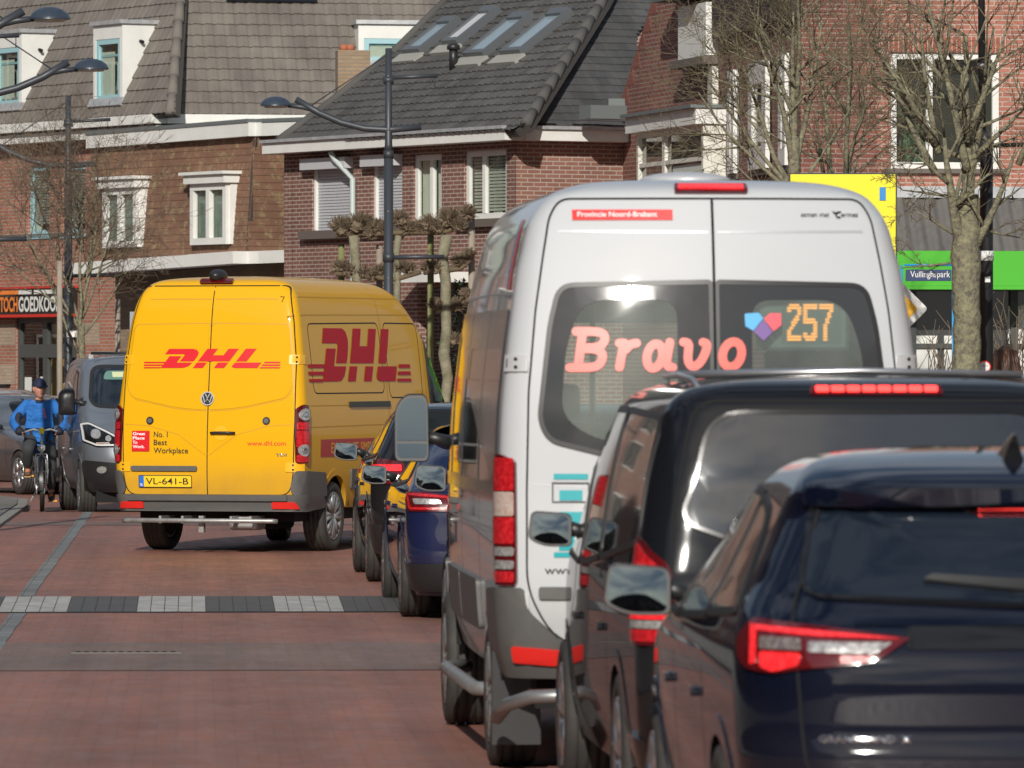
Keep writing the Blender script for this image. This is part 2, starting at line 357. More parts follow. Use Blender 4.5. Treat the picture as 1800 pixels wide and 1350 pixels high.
class Body:
    def __init__(s, rows, rr=.1, rf=.25, cr=.05, cf=.2, pr=.02, pf=.07, ym=None):
        z = [r[0] for r in rows]; s.z0, s.z1 = z[0], z[-1]
        s.W = pchip(z, [r[1] for r in rows]); s.YR = pchip(z, [r[2] for r in rows]); s.YF = pchip(z, [r[3] for r in rows])
        s.L = max(r[3] for r in rows); s.rr = rr; s.rf = rf; s.cr = cr; s.cf = cf; s.pr = pr; s.pf = pf; s.ym = ym or s.L*.45
    def half(s, y, z):
        w = s.W(z)
        if y < s.ym: return w*(1-s.pr*((s.ym-y)/s.ym)**2)
        return w*(1-s.pf*((y-s.ym)/(s.L-s.ym))**2.5)
    def rdat(s, z):
        w0 = s.W(z); rr = min(s.rr, w0*.6); y0 = s.YR(z)+s.cr+rr; w = s.half(y0, z); return w, rr, y0
    def fdat(s, z):
        w0 = s.W(z); rf = min(s.rf, w0*.6); y1 = s.YF(z)-s.cf-rf; w = s.half(y1, z); return w, rf, y1
    def ring0(s, a, z):
        """a = distance along the outline from the middle of the rear"""
        w, rr, y0 = s.rdat(z); sg = -1 if a < 0 else 1; a = abs(a); k = rr*math.pi/2
        if a <= w-rr: return Vector((sg*a, s.YR(z)+s.cr*(a/w)**2, z))
        if a <= w-rr+k:
            f = (a-(w-rr))/rr; x = w-rr+rr*math.sin(f)
            return Vector((sg*x, s.YR(z)+s.cr*(x/w)**2+rr*(1-math.cos(f)), z))
        y = y0+a-(w-rr+k); return Vector((sg*s.half(y, z), y, z))
    def rear0(s, x, z):
        w, rr, y0 = s.rdat(z); ax = min(abs(x), w*.999); d = s.YR(z)+s.cr*(ax/w)**2; e = (ax-(w-rr))/rr
        if e > 0: e = min(e, .999); d += rr*(1-math.sqrt(1-e*e))
        return Vector((x, d, z))
    def side0(s, y, z, sg):
        w, rr, y0 = s.rdat(z); wf, rf, y1 = s.fdat(z)
        if y < y0: e = min((y0-y)/rr, .999); x = w-rr+rr*math.sqrt(1-e*e)
        elif y > y1: e = min((y-y1)/rf, .999); x = wf-rf+rf*math.sqrt(1-e*e)
        else: x = s.half(y, z)
        return Vector((sg*x, y, z))
    def front0(s, x, z):
        w, rf, y1 = s.fdat(z); ax = min(abs(x), w*.999); d = s.YF(z)-s.cf*(ax/w)**2; e = (ax-(w-rf))/rf
        if e > 0: e = min(e, .999); d -= rf*(1-math.sqrt(1-e*e))
        return Vector((x, d, z))
    def _m(s, f, ref):
        def g(a, b, off):
            e = .004; p = f(a, b)
            if abs(off) < 1e-9: return p
            u = f(a+e, b)-f(a-e, b); b0 = min(b+e, s.z1); b1 = b0-2*e; v = f(a, b0)-f(a, b1)
            n = u.cross(v)
            if n.length < 1e-12: return p
            n.normalize()
            if n.dot(ref(p)) < 0: n = -n
            return p+n*off
        return g
    def ref(s, p): return Vector((p.x, (p.y-s.L/2)*.5, (p.z-1)*.2))
    @property
    def rear(s): return s._m(s.rear0, lambda p: Vector((p.x*.1, -1, .2)))
    @property
    def front(s): return s._m(s.front0, lambda p: Vector((p.x*.1, 1, .2)))
    @property
    def ring(s): return s._m(s.ring0, lambda p: Vector((p.x, (-1 if p.y < .3 else 0)*1.0, .05)))
    def side(s, sg): return s._m(lambda y, z: s.side0(y, z, sg), lambda p: Vector((sg, 0, .1)))
    def outline(s, z):
        w, rr, y0 = s.rdat(z); wf, rf, y1 = s.fdat(z); P = []
        n = 14
        for i in range(-n, n+1): x = (w-rr)*i/n; P.append((x, s.YR(z)+s.cr*(x/w)**2, 0))
        for i in range(1, 9): f = i/8*math.pi/2; x = w-rr+rr*math.sin(f); P.append((x, s.YR(z)+s.cr*(x/w)**2+rr*(1-math.cos(f)), 0))
        m = 64
        for i in range(1, m+1): y = y0+(y1-y0)*i/m; P.append((s.half(y, z), y, 1))
        for i in range(1, 9): f = i/8*math.pi/2; x = wf-rf+rf*math.cos(f); P.append((x, s.YF(z)-s.cf*(x/wf)**2-rf*(1-math.sin(f)), 2))
        for i in range(n-1, -n, -1): x = (wf-rf)*i/n; P.append((x, s.YF(z)-s.cf*(x/wf)**2, 2))
        for i in range(8, 0, -1): f = i/8*math.pi/2; x = wf-rf+rf*math.cos(f); P.append((-x, s.YF(z)-s.cf*(x/wf)**2-rf*(1-math.sin(f)), 2))
        for i in range(m, 0, -1): y = y0+(y1-y0)*i/m; P.append((-s.half(y, z), y, 1))
        for i in range(8, 0, -1): f = i/8*math.pi/2; x = w-rr+rr*math.sin(f); P.append((-x, s.YR(z)+s.cr*(x/w)**2+rr*(1-math.cos(f)), 0))
        return P
    def build(s, mat, parent, arches=(), holes=(), dz=.03, name='body'):
        bm = bmesh.new(); rings = []; z = s.z0; zs = []
        while z < s.z1-.12: zs.append(z); z += dz
        k = 14; z0 = z
        for i in range(k): zs.append(z0+(s.z1-z0)*math.sin(math.pi/2*i/(k-1)))
        for z in zs: rings.append([bm.verts.new((x, y, z)) for x, y, c in s.outline(z)])
        N = len(rings[0])
        for i in range(len(rings)-1):
            for j in range(N):
                q = (rings[i][j], rings[i][(j+1) % N], rings[i+1][(j+1) % N], rings[i+1][j])
                c = (q[0].co+q[1].co+q[2].co+q[3].co)/4
                cut = False
                for ya, za, ra in arches:
                    if abs(c.x) > s.W(c.z)*.72 and abs(c.y-ya) < ra+.2 and math.hypot(c.y-ya, c.z-za) < ra: cut = True
                for fc, pl in holes:
                    n = (q[1].co-q[0].co).cross(q[3].co-q[0].co)
                    if fc == 'rear' and c.y < s.YR(c.z)+s.cr+s.rr and inpoly(c.x, c.z, pl): cut = True
                    if fc == 'front' and c.y > s.YF(c.z)-s.cf-s.rf and inpoly(c.x, c.z, pl): cut = True
                    if fc == 'left' and c.x < -s.W(c.z)*.8 and s.rdat(c.z)[2] < c.y and inpoly(c.y, c.z, pl): cut = True
                    if fc == 'right' and c.x > s.W(c.z)*.8 and s.rdat(c.z)[2] < c.y and inpoly(c.y, c.z, pl): cut = True
                if not cut: bm.faces.new(q)
        bm.faces.new(rings[-1]); bm.faces.new(rings[0][::-1])
        bmesh.ops.delete(bm, geom=[v for v in bm.verts if not v.link_faces], context='VERTS')
        return fin(name, bm, mat, parent, smooth=True, angle=50)

def wheel(parent, x, y, r, w, rimmat, sg, steer=0, spokes=5, rimr=None):
    """a wheel part (tyre) with its rim; sg = side the hub faces"""
    rimr = rimr or r*.66
    rot = Matrix.Rotation(steer, 4, 'Z') @ Matrix.Rotation(R(90)*sg, 4, 'Y')
    M = Matrix.Translation((x, y, r)) @ rot
    bm = bmesh.new(); h = w/2
    prof = [(-h*.72, rimr), (-h*.95, rimr+.02), (-h, r*.84), (-h*.93, r*.94), (-h*.8, r*.982), (-h*.62, r)]
    for c in (-.42, 0, .42):
        prof += [(h*(c-.07), r), (h*(c-.05), r-.009), (h*(c+.05), r-.009), (h*(c+.07), r)]
    prof += [(h*.62, r), (h*.8, r*.982), (h*.93, r*.94), (h, r*.84), (h*.95, rimr+.02), (h*.72, rimr)]
    prof.sort(key=lambda p: 0)
    lathe(bm, prof, M, 56)
    # tread blocks: cross grooves cut as small radial nicks on the shoulders
    for v in bm.verts:
        l = M.inverted() @ v.co; a = math.atan2(l.y, l.x)*56/(2*math.pi)
        if math.hypot(l.x, l.y) > r*.975 and int(round(a)) % 2 == 0:
            k = (math.hypot(l.x, l.y)-.005)/math.hypot(l.x, l.y); l.x *= k; l.y *= k; v.co = M @ l
    t = fin('wheel', bm, rubber, parent, smooth=True, angle=30)
    bm = bmesh.new()
    lathe(bm, [(h*.35, .0001), (h*.35, rimr*.88), (h*.85, rimr*.93), (h*.97, rimr*1.02), (h*.9, rimr*1.04), (-h*.7, rimr*1.01), (-h*.75, rimr*.9), (h*.2, rimr*.85), (h*.2, .0001)], M, 40, closed=False)
    lathe(bm, [(h*.2, .001), (h*.8, .001), (h*.86, .05), (h*.7, .075), (h*.2, .08)], M, 20)
    for k in range(spokes):
        a = 2*math.pi*k/spokes
        for da in (-.16, .16):
            p0 = M @ Vector((.05*math.cos(a), .05*math.sin(a), h*.72)); p1 = M @ Vector((rimr*.93*math.cos(a+da), rimr*.93*math.sin(a+da), h*.78))
            tube(bm, [p0, (p0+p1)/2+(M.to_3x3() @ Vector((0, 0, .008))), p1], [.03, .022, .026], 6)
    fin('rim', bm, rimmat, t, smooth=True, angle=35)
    return t
def well(parent, y, za, ra, w, sgs=(-1, 1)):
    for sg in sgs:
        bm = bmesh.new()
        M = Matrix.Translation((sg*w*.45, y, za)) @ Matrix.Rotation(R(90)*sg, 4, 'Y')
        lathe(bm, [(0, .001), (0, ra+.04), (w*.52, ra+.04)], M, 32)
        bmesh.ops.delete(bm, geom=[f for f in bm.faces if len(f.verts) > 4 or f.calc_center_median().z < za+.06], context='FACES')
        fin('wheel_well', bm, darkgap, parent)
def arch_trim(parent, B, sg, y, za, r0, r1, mat, off=.004, thick=.03, a0=-20, a1=200, zmin=None, name='wheel_arch'):
    n = 30; A = [R(a0+(a1-a0)*i/n) for i in range(n+1)]
    lp = [(y+r1*math.cos(a), za+r1*math.sin(a)) for a in A]+[(y+r0*math.cos(a), za+r0*math.sin(a)) for a in A[::-1]]
    zm = (zmin or B.z0+.01); lp = [(p, max(q, zm)) for p, q in lp]
    q = [lp[0]]
    for p in lp[1:]:
        if math.hypot(p[0]-q[-1][0], p[1]-q[-1][1]) > .004: q.append(p)
    return patch(name, q, B.side(sg), off, thick, mat, parent, grid=.1)
def seam(parent, m, pts, w=.007, name='panel_gap', mat=None, closed=False, off=.0015, grid=.12):
    # densify so that the line follows the surface
    if closed: pts = pts+[pts[0]]
    d = [pts[0]]
    for a, b in zip(pts, pts[1:]):
        n = max(1, int(math.dist(a, b)/.06))
        for i in range(1, n+1): d.append((a[0]+(b[0]-a[0])*i/n, a[1]+(b[1]-a[1])*i/n))
    bm = bmesh.new(); prev = None
    for i, p in enumerate(d):
        a = d[max(i-1, 0)]; b = d[min(i+1, len(d)-1)]; t = Vector((b[0]-a[0], b[1]-a[1])); t.normalize(); n = (-t.y, t.x)
        q = [bm.verts.new(m(p[0]+n[0]*w/2*s, p[1]+n[1]*w/2*s, off)) for s in (1, -1)]
        if prev: bm.faces.new((prev[0], prev[1], q[1], q[0]))
        prev = q
    return fin(name, bm, mat or darkgap, parent)
def mirror_unit(parent, x, y, z, w, h, sg, depth=.14, outline=None, mat=None, yaw=0, arm=.12, armz=0, glassinset=.012, armmat=None, lower=False, front=1):
    """door mirror: housing closed at the front, glass facing back; front=-1 flips it for a car facing the camera"""
    o = outline or rpoly([(-.5, -.28, .16), (-.42, .5, .18), (.5, .42, .2), (.5, -.5, .14), (-.15, -.5, .3)], .15)
    o = [(-px*sg if sg > 0 else px, pz) for px, pz in o]
    Mx = Matrix.Translation((x, y, z)) @ Matrix.Rotation(yaw, 4, 'Z') @ Matrix.Rotation(R(-5), 4, 'X')
    bm = bmesh.new(); prev = None
    for yy, k in ((-.012, .97), (0, 1.0), (depth*.4, .97), (depth*.75, .84), (depth*.95, .6), (depth, .3)):
        r_ = [bm.verts.new(Mx @ Vector((px*w*k, yy, pz*h*k))) for px, pz in o]
        if prev:
            for i in range(len(r_)): bm.faces.new((prev[i], prev[(i+1) % len(r_)], r_[(i+1) % len(r_)], r_[i]))
        prev = r_
    bm.faces.new(prev)
    hz = fin('door_mirror', bm, mat or black, parent, smooth=True)
    bm = bmesh.new()
    def face(k, y0, z0=-.5, z1=.5):
        pl = [(px*k, pz*k) for px, pz in o if z0 <= pz*k <= z1 or True]
        bm.faces.new([bm.verts.new(Mx @ Vector((px*w, y0, pz*h))) for px, pz in pl])
    face(.975, -.004); bmesh.ops.recalc_face_normals(bm, faces=bm.faces[:])
    fin('mirror_rim', bm, black, hz)
    bm = bmesh.new()
    kk = 1-2*glassinset/min(w, h)
    pl = [(px*kk, pz*kk) for px, pz in o]
    if lower:   # a small wide-angle glass under the main one
        cut = -.5*.42
        for sgn in (1, -1):
            b2 = bmesh.new(); f = b2.faces.new([b2.verts.new((px, 0, pz)) for px, pz in pl])
            bmesh.ops.bisect_plane(b2, geom=b2.verts[:]+b2.edges[:]+b2.faces[:], plane_co=(0, 0, cut+.022*sgn), plane_no=(0, 0, -sgn), clear_outer=True)
            for v in b2.verts:
                bulge = 0 if sgn > 0 else .0
                v.co = Mx @ Vector((v.co.x*w, -.008, v.co.z*h))
            me = bpy.data.meshes.new('x'); b2.to_mesh(me); b2.free(); bm.from_mesh(me); bpy.data.meshes.remove(me)
    else:
        pr_ = None
        for k_ in (1, .85, .7, .55, .4, .25, .1):      # slightly domed glass
            q_ = [bm.verts.new(Mx @ Vector((px*w*k_, -.008-.004*max(0, 1-(2*px*k_)**2)*max(0, 1-(2*pz*k_)**2), pz*h*k_))) for px, pz in pl]
            if pr_:
                for i in range(len(q_)): bm.faces.new((pr_[i], pr_[(i+1) % len(q_)], q_[(i+1) % len(q_)], q_[i]))
            pr_ = q_
        bm.faces.new(pr_)
    fin('mirror_glass', bm, mirrorm, hz, smooth=True, angle=80)
    if arm:
        bm = bmesh.new()
        tube(bm, [(x-sg*w*.42, y+.05, z+armz), (x-sg*(w*.5+arm*.5), y+.06, z+armz-.01), (x-sg*(w*.5+arm), y+.08, z+armz-.03)], [.035, .03, .04], 8)
        fin('mirror_arm', bm, armmat or black, hz)
    return hz
def roundtube(name, parent, pts, r, mat, n=10):
    bm = bmesh.new(); tube(bm, pts, r, n); return fin(name, bm, mat, parent, smooth=True, angle=60)
def underside(parent, w, y0, y1, z0, z1):
    bm = bmesh.new(); box(bm, (-w, y0, z0), (w, y1, z1)); return fin('underside', bm, darkgap, parent)
# ------------------------------------------------------------------ ground
SLP = .0463
def gz(Yr):
    if Yr < 51.6 or Yr > 86.6: return 0
    if Yr < 53.9: return .05*(Yr-51.6)/2.3
    if Yr > 85.2: return .05*(86.6-Yr)/1.4
    return .05
def road_pt(xr, Yr, h=0):      # road frame: xr across, Yr along (square to the road)
    c = math.cos(math.atan(SLP)); s = math.sin(math.atan(SLP))
    return Vector((xr*c-Yr*s, xr*s+Yr*c, gz(Yr)+h))
def road_sheet(name, x0, x1, ys, mat, h=0, wob=0, nx=1):
    bm = bmesh.new(); uvl = bm.loops.layers.uv.new('UVMap'); prev = None; V = {}
    for j, y in enumerate(ys):
        row = []
        for i in range(nx+1):
            x = x0+(x1-x0)*i/nx
            v = bm.verts.new(road_pt(x+(random.uniform(-wob, wob) if wob else 0), y, h)); V[v] = (x, y); row.append(v)
        if prev:
            for i in range(nx): bm.faces.new((prev[i], prev[i+1], row[i+1], row[i]))
        prev = row
    for f in bm.faces:
        for l in f.loops: l[uvl].uv = V[l.vert]
    return fin(name, bm, mat)
def roadmat(name, c1, c2, mo, tv=.5, bw=.2, bh=.068, rough=.62):
    m = brick(name, c1, c2, mo, bw=bw, bh=bh, ms=.004, rough=rough, bumpd=.0015, tintvar=tv)
    t = m.node_tree; b = t.nodes['Principled BSDF']; uv = [q for q in t.nodes if q.type == 'UVMAP'][0]
    src = b.inputs['Base Color'].links[0].from_socket
    mp = t.nodes.new('ShaderNodeMapping'); mp.inputs['Scale'].default_value = (1.1, .22, 1); t.links.new(uv.outputs[0], mp.inputs[0])
    n = t.nodes.new('ShaderNodeTexNoise'); n.inputs['Scale'].default_value = 1.3; n.inputs['Detail'].default_value = 9; n.inputs['Roughness'].default_value = .7; n.inputs['Distortion'].default_value = .6; t.links.new(mp.outputs[0], n.inputs['Vector'])
    r = t.nodes.new('ShaderNodeMapRange'); r.inputs[1].default_value = .38; r.inputs[2].default_value = .68; r.inputs[3].default_value = 0; r.inputs[4].default_value = .75; t.links.new(n.outputs[0], r.inputs[0])
    x = t.nodes.new('ShaderNodeMix'); x.data_type = 'RGBA'; x.inputs[7].default_value = (c1[0]*.62, c1[1]*.85, c1[2]*.95, 1); t.links.new(r.outputs[0], x.inputs[0]); t.links.new(src, x.inputs[6]); t.links.new(x.outputs[2], b.inputs['Base Color'])
    # tracks darkened by tyres, running along the road
    mp2 = t.nodes.new('ShaderNodeMapping'); mp2.inputs['Scale'].default_value = (1.5, .03, 1); t.links.new(uv.outputs[0], mp2.inputs[0])
    n3 = t.nodes.new('ShaderNodeTexNoise'); n3.inputs['Scale'].default_value = 1.6; n3.inputs['Detail'].default_value = 3; t.links.new(mp2.outputs[0], n3.inputs['Vector'])
    r3 = t.nodes.new('ShaderNodeMapRange'); r3.inputs[1].default_value = .35; r3.inputs[2].default_value = .65; r3.inputs[3].default_value = .84; r3.inputs[4].default_value = 1.12; t.links.new(n3.outputs[0], r3.inputs[0])
    v3 = t.nodes.new('ShaderNodeVectorMath'); v3.operation = 'SCALE'; t.links.new(x.outputs[2], v3.inputs[0]); t.links.new(r3.outputs[0], v3.inputs['Scale']); t.links.new(v3.outputs[0], b.inputs['Base Color'])
    # oil drips and scuffs
    n2 = t.nodes.new('ShaderNodeTexNoise'); n2.inputs['Scale'].default_value = 7; n2.inputs['Detail'].default_value = 4; t.links.new(mp.outputs[0], n2.inputs['Vector'])
    r2 = t.nodes.new('ShaderNodeMapRange'); r2.inputs[1].default_value = .3; r2.inputs[2].default_value = .75; r2.inputs[3].default_value = .5; r2.inputs[4].default_value = .8; t.links.new(n2.outputs[0], r2.inputs[0]); t.links.new(r2.outputs[0], b.inputs['Roughness'])
    return m
redroad = roadmat('red_clinker', (.315, .128, .088), (.262, .108, .077), (.19, .097, .072))
greyroad = roadmat('grey_clinker', (.225, .132, .102), (.195, .116, .090), (.155, .10, .080), .4)
gm = principled('town_ground', (.16, .14, .12), .9, var=(.6, (.11, .10, .09), .2))
YS = [-60, 0, 20, 30, 38, 42, 44, 46.2, 48, 50, 51.6, 52.2, 53, 53.9, 56, 60, 66, 72, 78, 84, 85.2, 86.6, 90, 100, 120, 160]
bm = bmesh.new(); vs = [bm.verts.new((x, y, -.02)) for x, y in ((-700, -400), (700, -400), (700, 1200), (-700, 1200))]; bm.faces.new(vs); kind(fin('ground', bm, gm))
kind(road_sheet('road', -2.35, 7.5, YS, redroad))
dens = [y/2 for y in range(84, 93)]
kind(road_sheet('paving_band', -2.35, 7.5, [41.9, 43, 44, 45, 46.1], greyroad, .004))
kind(road_sheet('paving_band', -2.35, 7.5, [78, 79.6], greyroad, .004))
# chequered ramp blocks
wb = principled('white_blocks', (.44, .44, .42), .8, var=(5, (.27, .26, .245), .2)); db = principled('dark_blocks', (.055, .058, .062), .7, var=(5, (.10, .095, .09), .25))
for k in range(-3, 12):
    # white blocks centred on the photographed stripes, 0.525 m each
    x0 = -1.5+.525*k
    bm = bmesh.new()
    for q in range(5):
        xa = x0+q*.105+.003; xb = x0+(q+1)*.105-.003
        ysb = [51.75, 52.5, 53.2, 53.85]; j0 = random.uniform(-.02, .02)
        top = [[road_pt(x, y, .006) for x in (xa, xb)] for y in ysb]
        for a, b in zip(top, top[1:]): bm.faces.new([bm.verts.new(p) for p in (a[0], a[1], b[1], b[0])])
    kind(fin('ramp_stripe', bm, wb if k % 2 == 0 else db))
kind(road_sheet('ramp_bed', -2.35, 7.5, [51.68, 52.4, 53.2, 53.92], principled('block_joint', (.03, .03, .03), .9), .003))
for k in range(5):
    kind(road_sheet('ramp_stripe', -1.9+.8*k, -1.9+.8*k+.42, [85.3, 85.9, 86.5], wb, .006))
# lane edge line: a row of grey stones
gl = brick('grey_stone_line', (.20, .21, .21), (.15, .16, .165), (.06, .06, .06), bw=.25, bh=.2, ms=.006, tintvar=.5)
ys = [38+i*.7 for i in range(70)]; ys = [y for y in ys if not (51.5 < y < 54.1)]
a = [y for y in ys if y < 51.5]+[51.6]; b = [53.95]+[y for y in ys if y > 54]
kind(road_sheet('lane_line', -1.40, -1.28, a, gl, .005, wob=.006)); kind(road_sheet('lane_line', -1.40, -1.28, b, gl, .005, wob=.006))
# pavement with kerb on the left
pm_ = brick('pavement_tiles', (.20, .19, .17), (.16, .15, .14), (.09, .085, .08), bw=.3, bh=.3, ms=.006, tintvar=.5)
def slab(name, pts, z0, z1, mat):
    bm = bmesh.new(); uvl = bm.loops.layers.uv.new('UVMap')
    t = [bm.verts.new((p.x, p.y, z1)) for p in pts]; b = [bm.verts.new((p.x, p.y, z0)) for p in pts]
    bm.faces.new(t)
    for i in range(len(t)): j = (i+1) % len(t); bm.faces.new((t[i], b[i], b[j], t[j]))
    bmesh.ops.recalc_face_normals(bm, faces=bm.faces[:])
    for f in bm.faces:
        for l in f.loops: l[uvl].uv = (l.vert.co.x, l.vert.co.y) if abs(f.normal.z) > .5 else (l.vert.co.x+l.vert.co.y, l.vert.co.z)
    return fin(name, bm, mat)
edge = [road_pt(-2.36, 0), road_pt(-2.36, 70), road_pt(-2.30, 88), road_pt(-2.38, 91.5), road_pt(-2.7, 93.5), road_pt(-3.6, 94.5), road_pt(-30, 94.5), road_pt(-30, 0)]
kind(slab('pavement', edge, -.01, .10, pm_))
ke = [road_pt(-2.36, 0), road_pt(-2.36, 70), road_pt(-2.30, 88), road_pt(-2.38, 91.5), road_pt(-2.7, 93.5), road_pt(-3.6, 94.5)]
ki = [p+Vector((.13, 0.06, 0)) for p in ke]
kind(slab('kerb', ke[::-1]+ki, -.01, .085, principled('kerb_stone', (.27, .26, .24), .85, var=(3, (.2, .19, .17), .3))))
kind(road_sheet('side_street', -40, -2.3, [94.8, 100, 112], redroad, .002))
kind(slab('pavement', [road_pt(7.5, 0), road_pt(16, 0), road_pt(16, 110), road_pt(7.5, 110)], -.01, .12, pm_))
# drain slot in the grey band
dr_ = thing('drain_grate', 'narrow metal drain slot lying in the grey paving band', 'drain', tuple(road_pt(-.45, 44.4)), math.atan(SLP))
bm = bmesh.new(); box(bm, (-.36, -.06, .001), (.36, .06, .012), bev=.003)
fin('drain_frame', bm, principled('drain_iron', (.13, .12, .11), .6, .4), dr_)
bm = bmesh.new()
for i in range(12): box(bm, (-.33+i*.056, -.04, .013), (-.30+i*.056, .04, .016))
fin('slot', bm, darkgap, dr_)
# ================================================================== houses
class Pl:
    def __init__(s, P0, U, V): s.P = Vector(P0); s.U = Vector(U).normalized(); s.V = Vector(V).normalized(); s.N = s.U.cross(s.V).normalized()
    @staticmethod
    def vert(pa, Ya, pb, Yb, z=0):
        A = at(pa, HY, Ya); B_ = at(pb, HY, Yb); A.z = z; B_.z = z; p = Pl(A, B_-A, (0, 0, 1)); p.len = (B_-A).length; return p
    def shifted(s, d): p = Pl(s.P+s.N*d, s.U, s.V); p.len = getattr(s, 'len', 0); return p
    def roof(s, u, z, out, ang):
        """roof plane starting on the line at height z, `out` in front of this wall"""
        P = s.pt(u, z, out); In = -s.N
        return Pl(P, s.U, In*math.cos(R(ang))+Vector((0, 0, 1))*math.sin(R(ang)))
    def pt(s, u, v, o=0): return s.P+s.U*u+s.V*v+s.N*o
    def uv(s, px, py):
        d = Vector(((px-CX)/F, 1, -(py-HY)/F)); C0 = Vector((0, 0, CH))
        t = (s.P-C0).dot(s.N)/d.dot(s.N); q = C0+d*t-s.P; return q.dot(s.U), q.dot(s.V)
    @property
    def m(s): return lambda a, b, c: s.pt(a, b, c)
def pbox(bm, pl, u0, u1, v0, v1, o0, o1, uvl=None, mat=0):
    vs = [bm.verts.new(pl.pt(u, v, o)) for o in (o0, o1) for v in (v0, v1) for u in (u0, u1)]
    for f in ((0, 2, 3, 1), (4, 5, 7, 6), (0, 1, 5, 4), (2, 6, 7, 3), (0, 4, 6, 2), (1, 3, 7, 5)):
        fc = bm.faces.new([vs[i] for i in f]); fc.material_index = mat
        if uvl:
            for l in fc.loops:
                q = l.vert.co-pl.P; l[uvl].uv = (q.dot(pl.U)+q.dot(pl.N), q.dot(pl.V))
def wall(name, pl, u0, u1, v0, v1, holes, mat, parent, depth=.14, back=6):
    """a wall with window openings and reveals, and a plain rear volume behind it"""
    bm = bmesh.new(); uvl = bm.loops.layers.uv.new('UVMap')
    us = sorted({u0, u1}|{min(max(h[k], u0), u1) for h in holes for k in (0, 2)}); vs = sorted({v0, v1}|{min(max(h[k], v0), v1) for h in holes for k in (1, 3)})
    def quad(P, UV):
        f = bm.faces.new([bm.verts.new(p) for p in P])
        for l, q in zip(f.loops, UV): l[uvl].uv = q
    for a, b in zip(us, us[1:]):
        for c, d in zip(vs, vs[1:]):
            x, y = (a+b)/2, (c+d)/2
            if any(h[0] < x < h[2] and h[1] < y < h[3] for h in holes): continue
            quad([pl.pt(a, c), pl.pt(b, c), pl.pt(b, d), pl.pt(a, d)], [(a, c), (b, c), (b, d), (a, d)])
    for h in holes:
        a, c, b, d = h[:4]
        for p, q in (((a, c), (a, d)), ((a, d), (b, d)), ((b, d), (b, c)), ((b, c), (a, c))):
            quad([pl.pt(*p), pl.pt(*q), pl.pt(*q, -depth), pl.pt(*p, -depth)], [(p[0], p[1]), (q[0], q[1]), (q[0]+depth, q[1]+(depth if p[1] == q[1] else 0)), (p[0]+depth, p[1]+(depth if p[1] == q[1] else 0))])
    for p, q in (((u0, v0), (u0, v1)), ((u0, v1), (u1, v1)), ((u1, v1), (u1, v0))):
        quad([pl.pt(*p), pl.pt(*q), pl.pt(*q, -back), pl.pt(*p, -back)], [(p[0], p[1]), (q[0], q[1]), (q[0]+back, q[1]), (p[0]+back, p[1])])
    bmesh.ops.remove_doubles(bm, verts=bm.verts[:], dist=1e-5)
    return fin(name, bm, mat, parent, True)
def polywall(name, pl, poly, mat, parent, depth=.3):
    bm = bmesh.new(); uvl = bm.loops.layers.uv.new('UVMap')
    fill2d(bm, [poly]); skirt(bm, depth)
    bm.faces.ensure_lookup_table()
    for f in bm.faces:
        for l in f.loops: l[uvl].uv = (l.vert.co.x-l.vert.co.z, l.vert.co.y)
    drape(bm, pl.m, 0); bmesh.ops.recalc_face_normals(bm, faces=bm.faces[:])
    return fin(name, bm, mat, parent, True)
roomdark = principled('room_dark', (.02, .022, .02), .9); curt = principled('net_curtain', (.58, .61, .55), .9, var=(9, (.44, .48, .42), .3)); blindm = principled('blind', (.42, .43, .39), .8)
pane_m = see_glass('pane_glass', (.82, .86, .82))
def window(pl, parent, u0, v0, u1, v1, mat, fw=.07, mull=(), trans=(), recess=.10, sill=None, curtains=(), blind=None, name='window', th=.06):
    bm = bmesh.new(); o0, o1 = -recess, -recess+th
    for a, b, c, d in ((u0, u0+fw, v0, v1), (u1-fw, u1, v0, v1), (u0+fw, u1-fw, v0, v0+fw), (u0+fw, u1-fw, v1-fw, v1)): pbox(bm, pl, a, b, c, d, o0, o1)
    W = u1-u0; H = v1-v0
    for t in mull: pbox(bm, pl, u0+W*t-fw*.5, u0+W*t+fw*.5, v0+fw, v1-fw, o0, o1+.006)
    for t in trans: pbox(bm, pl, u0+fw, u1-fw, v0+H*t-fw*.4, v0+H*t+fw*.4, o0, o1-.004)
    w = fin(name, bm, mat, parent, True)
    bm = bmesh.new(); f = bm.faces.new([bm.verts.new(pl.pt(a, b, o0+.02)) for a, b in ((u0+.01, v0+.01), (u1-.01, v0+.01), (u1-.01, v1-.01), (u0+.01, v1-.01))]); fin('pane', bm, pane_m, w, True)
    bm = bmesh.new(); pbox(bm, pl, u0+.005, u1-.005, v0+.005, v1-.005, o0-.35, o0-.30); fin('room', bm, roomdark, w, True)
    for a, b in curtains:
        bm = bmesh.new(); n = 14
        prev = None
        for i in range(n+1):
            u = u0+W*(a+(b-a)*i/n); o = o0-.045+.012*math.sin(i*2.1); q = [bm.verts.new(pl.pt(u, v, o)) for v in (v0+.02, v1-.02)]
            if prev: bm.faces.new((prev[0], q[0], q[1], prev[1]))
            prev = q
        fin('curtain', bm, curt, w, True, smooth=True, angle=80)
    if blind:
        bm = bmesh.new(); k = int((v1-v0-.1)*blind/.05)
        for i in range(k): v = v1-.06-i*.05; pbox(bm, pl, u0+fw, u1-fw, v-.035, v, o0-.03, o0-.025)
        fin('venetian_blind', bm, blindm, w, True)
    if sill:
        bm = bmesh.new(); pbox(bm, pl, u0-.08, u1+.08, v0-sill[1], v0-.002, -recess, sill[2] if len(sill) > 2 else .06); fin('sill', bm, sill[0], w, True)
    return w
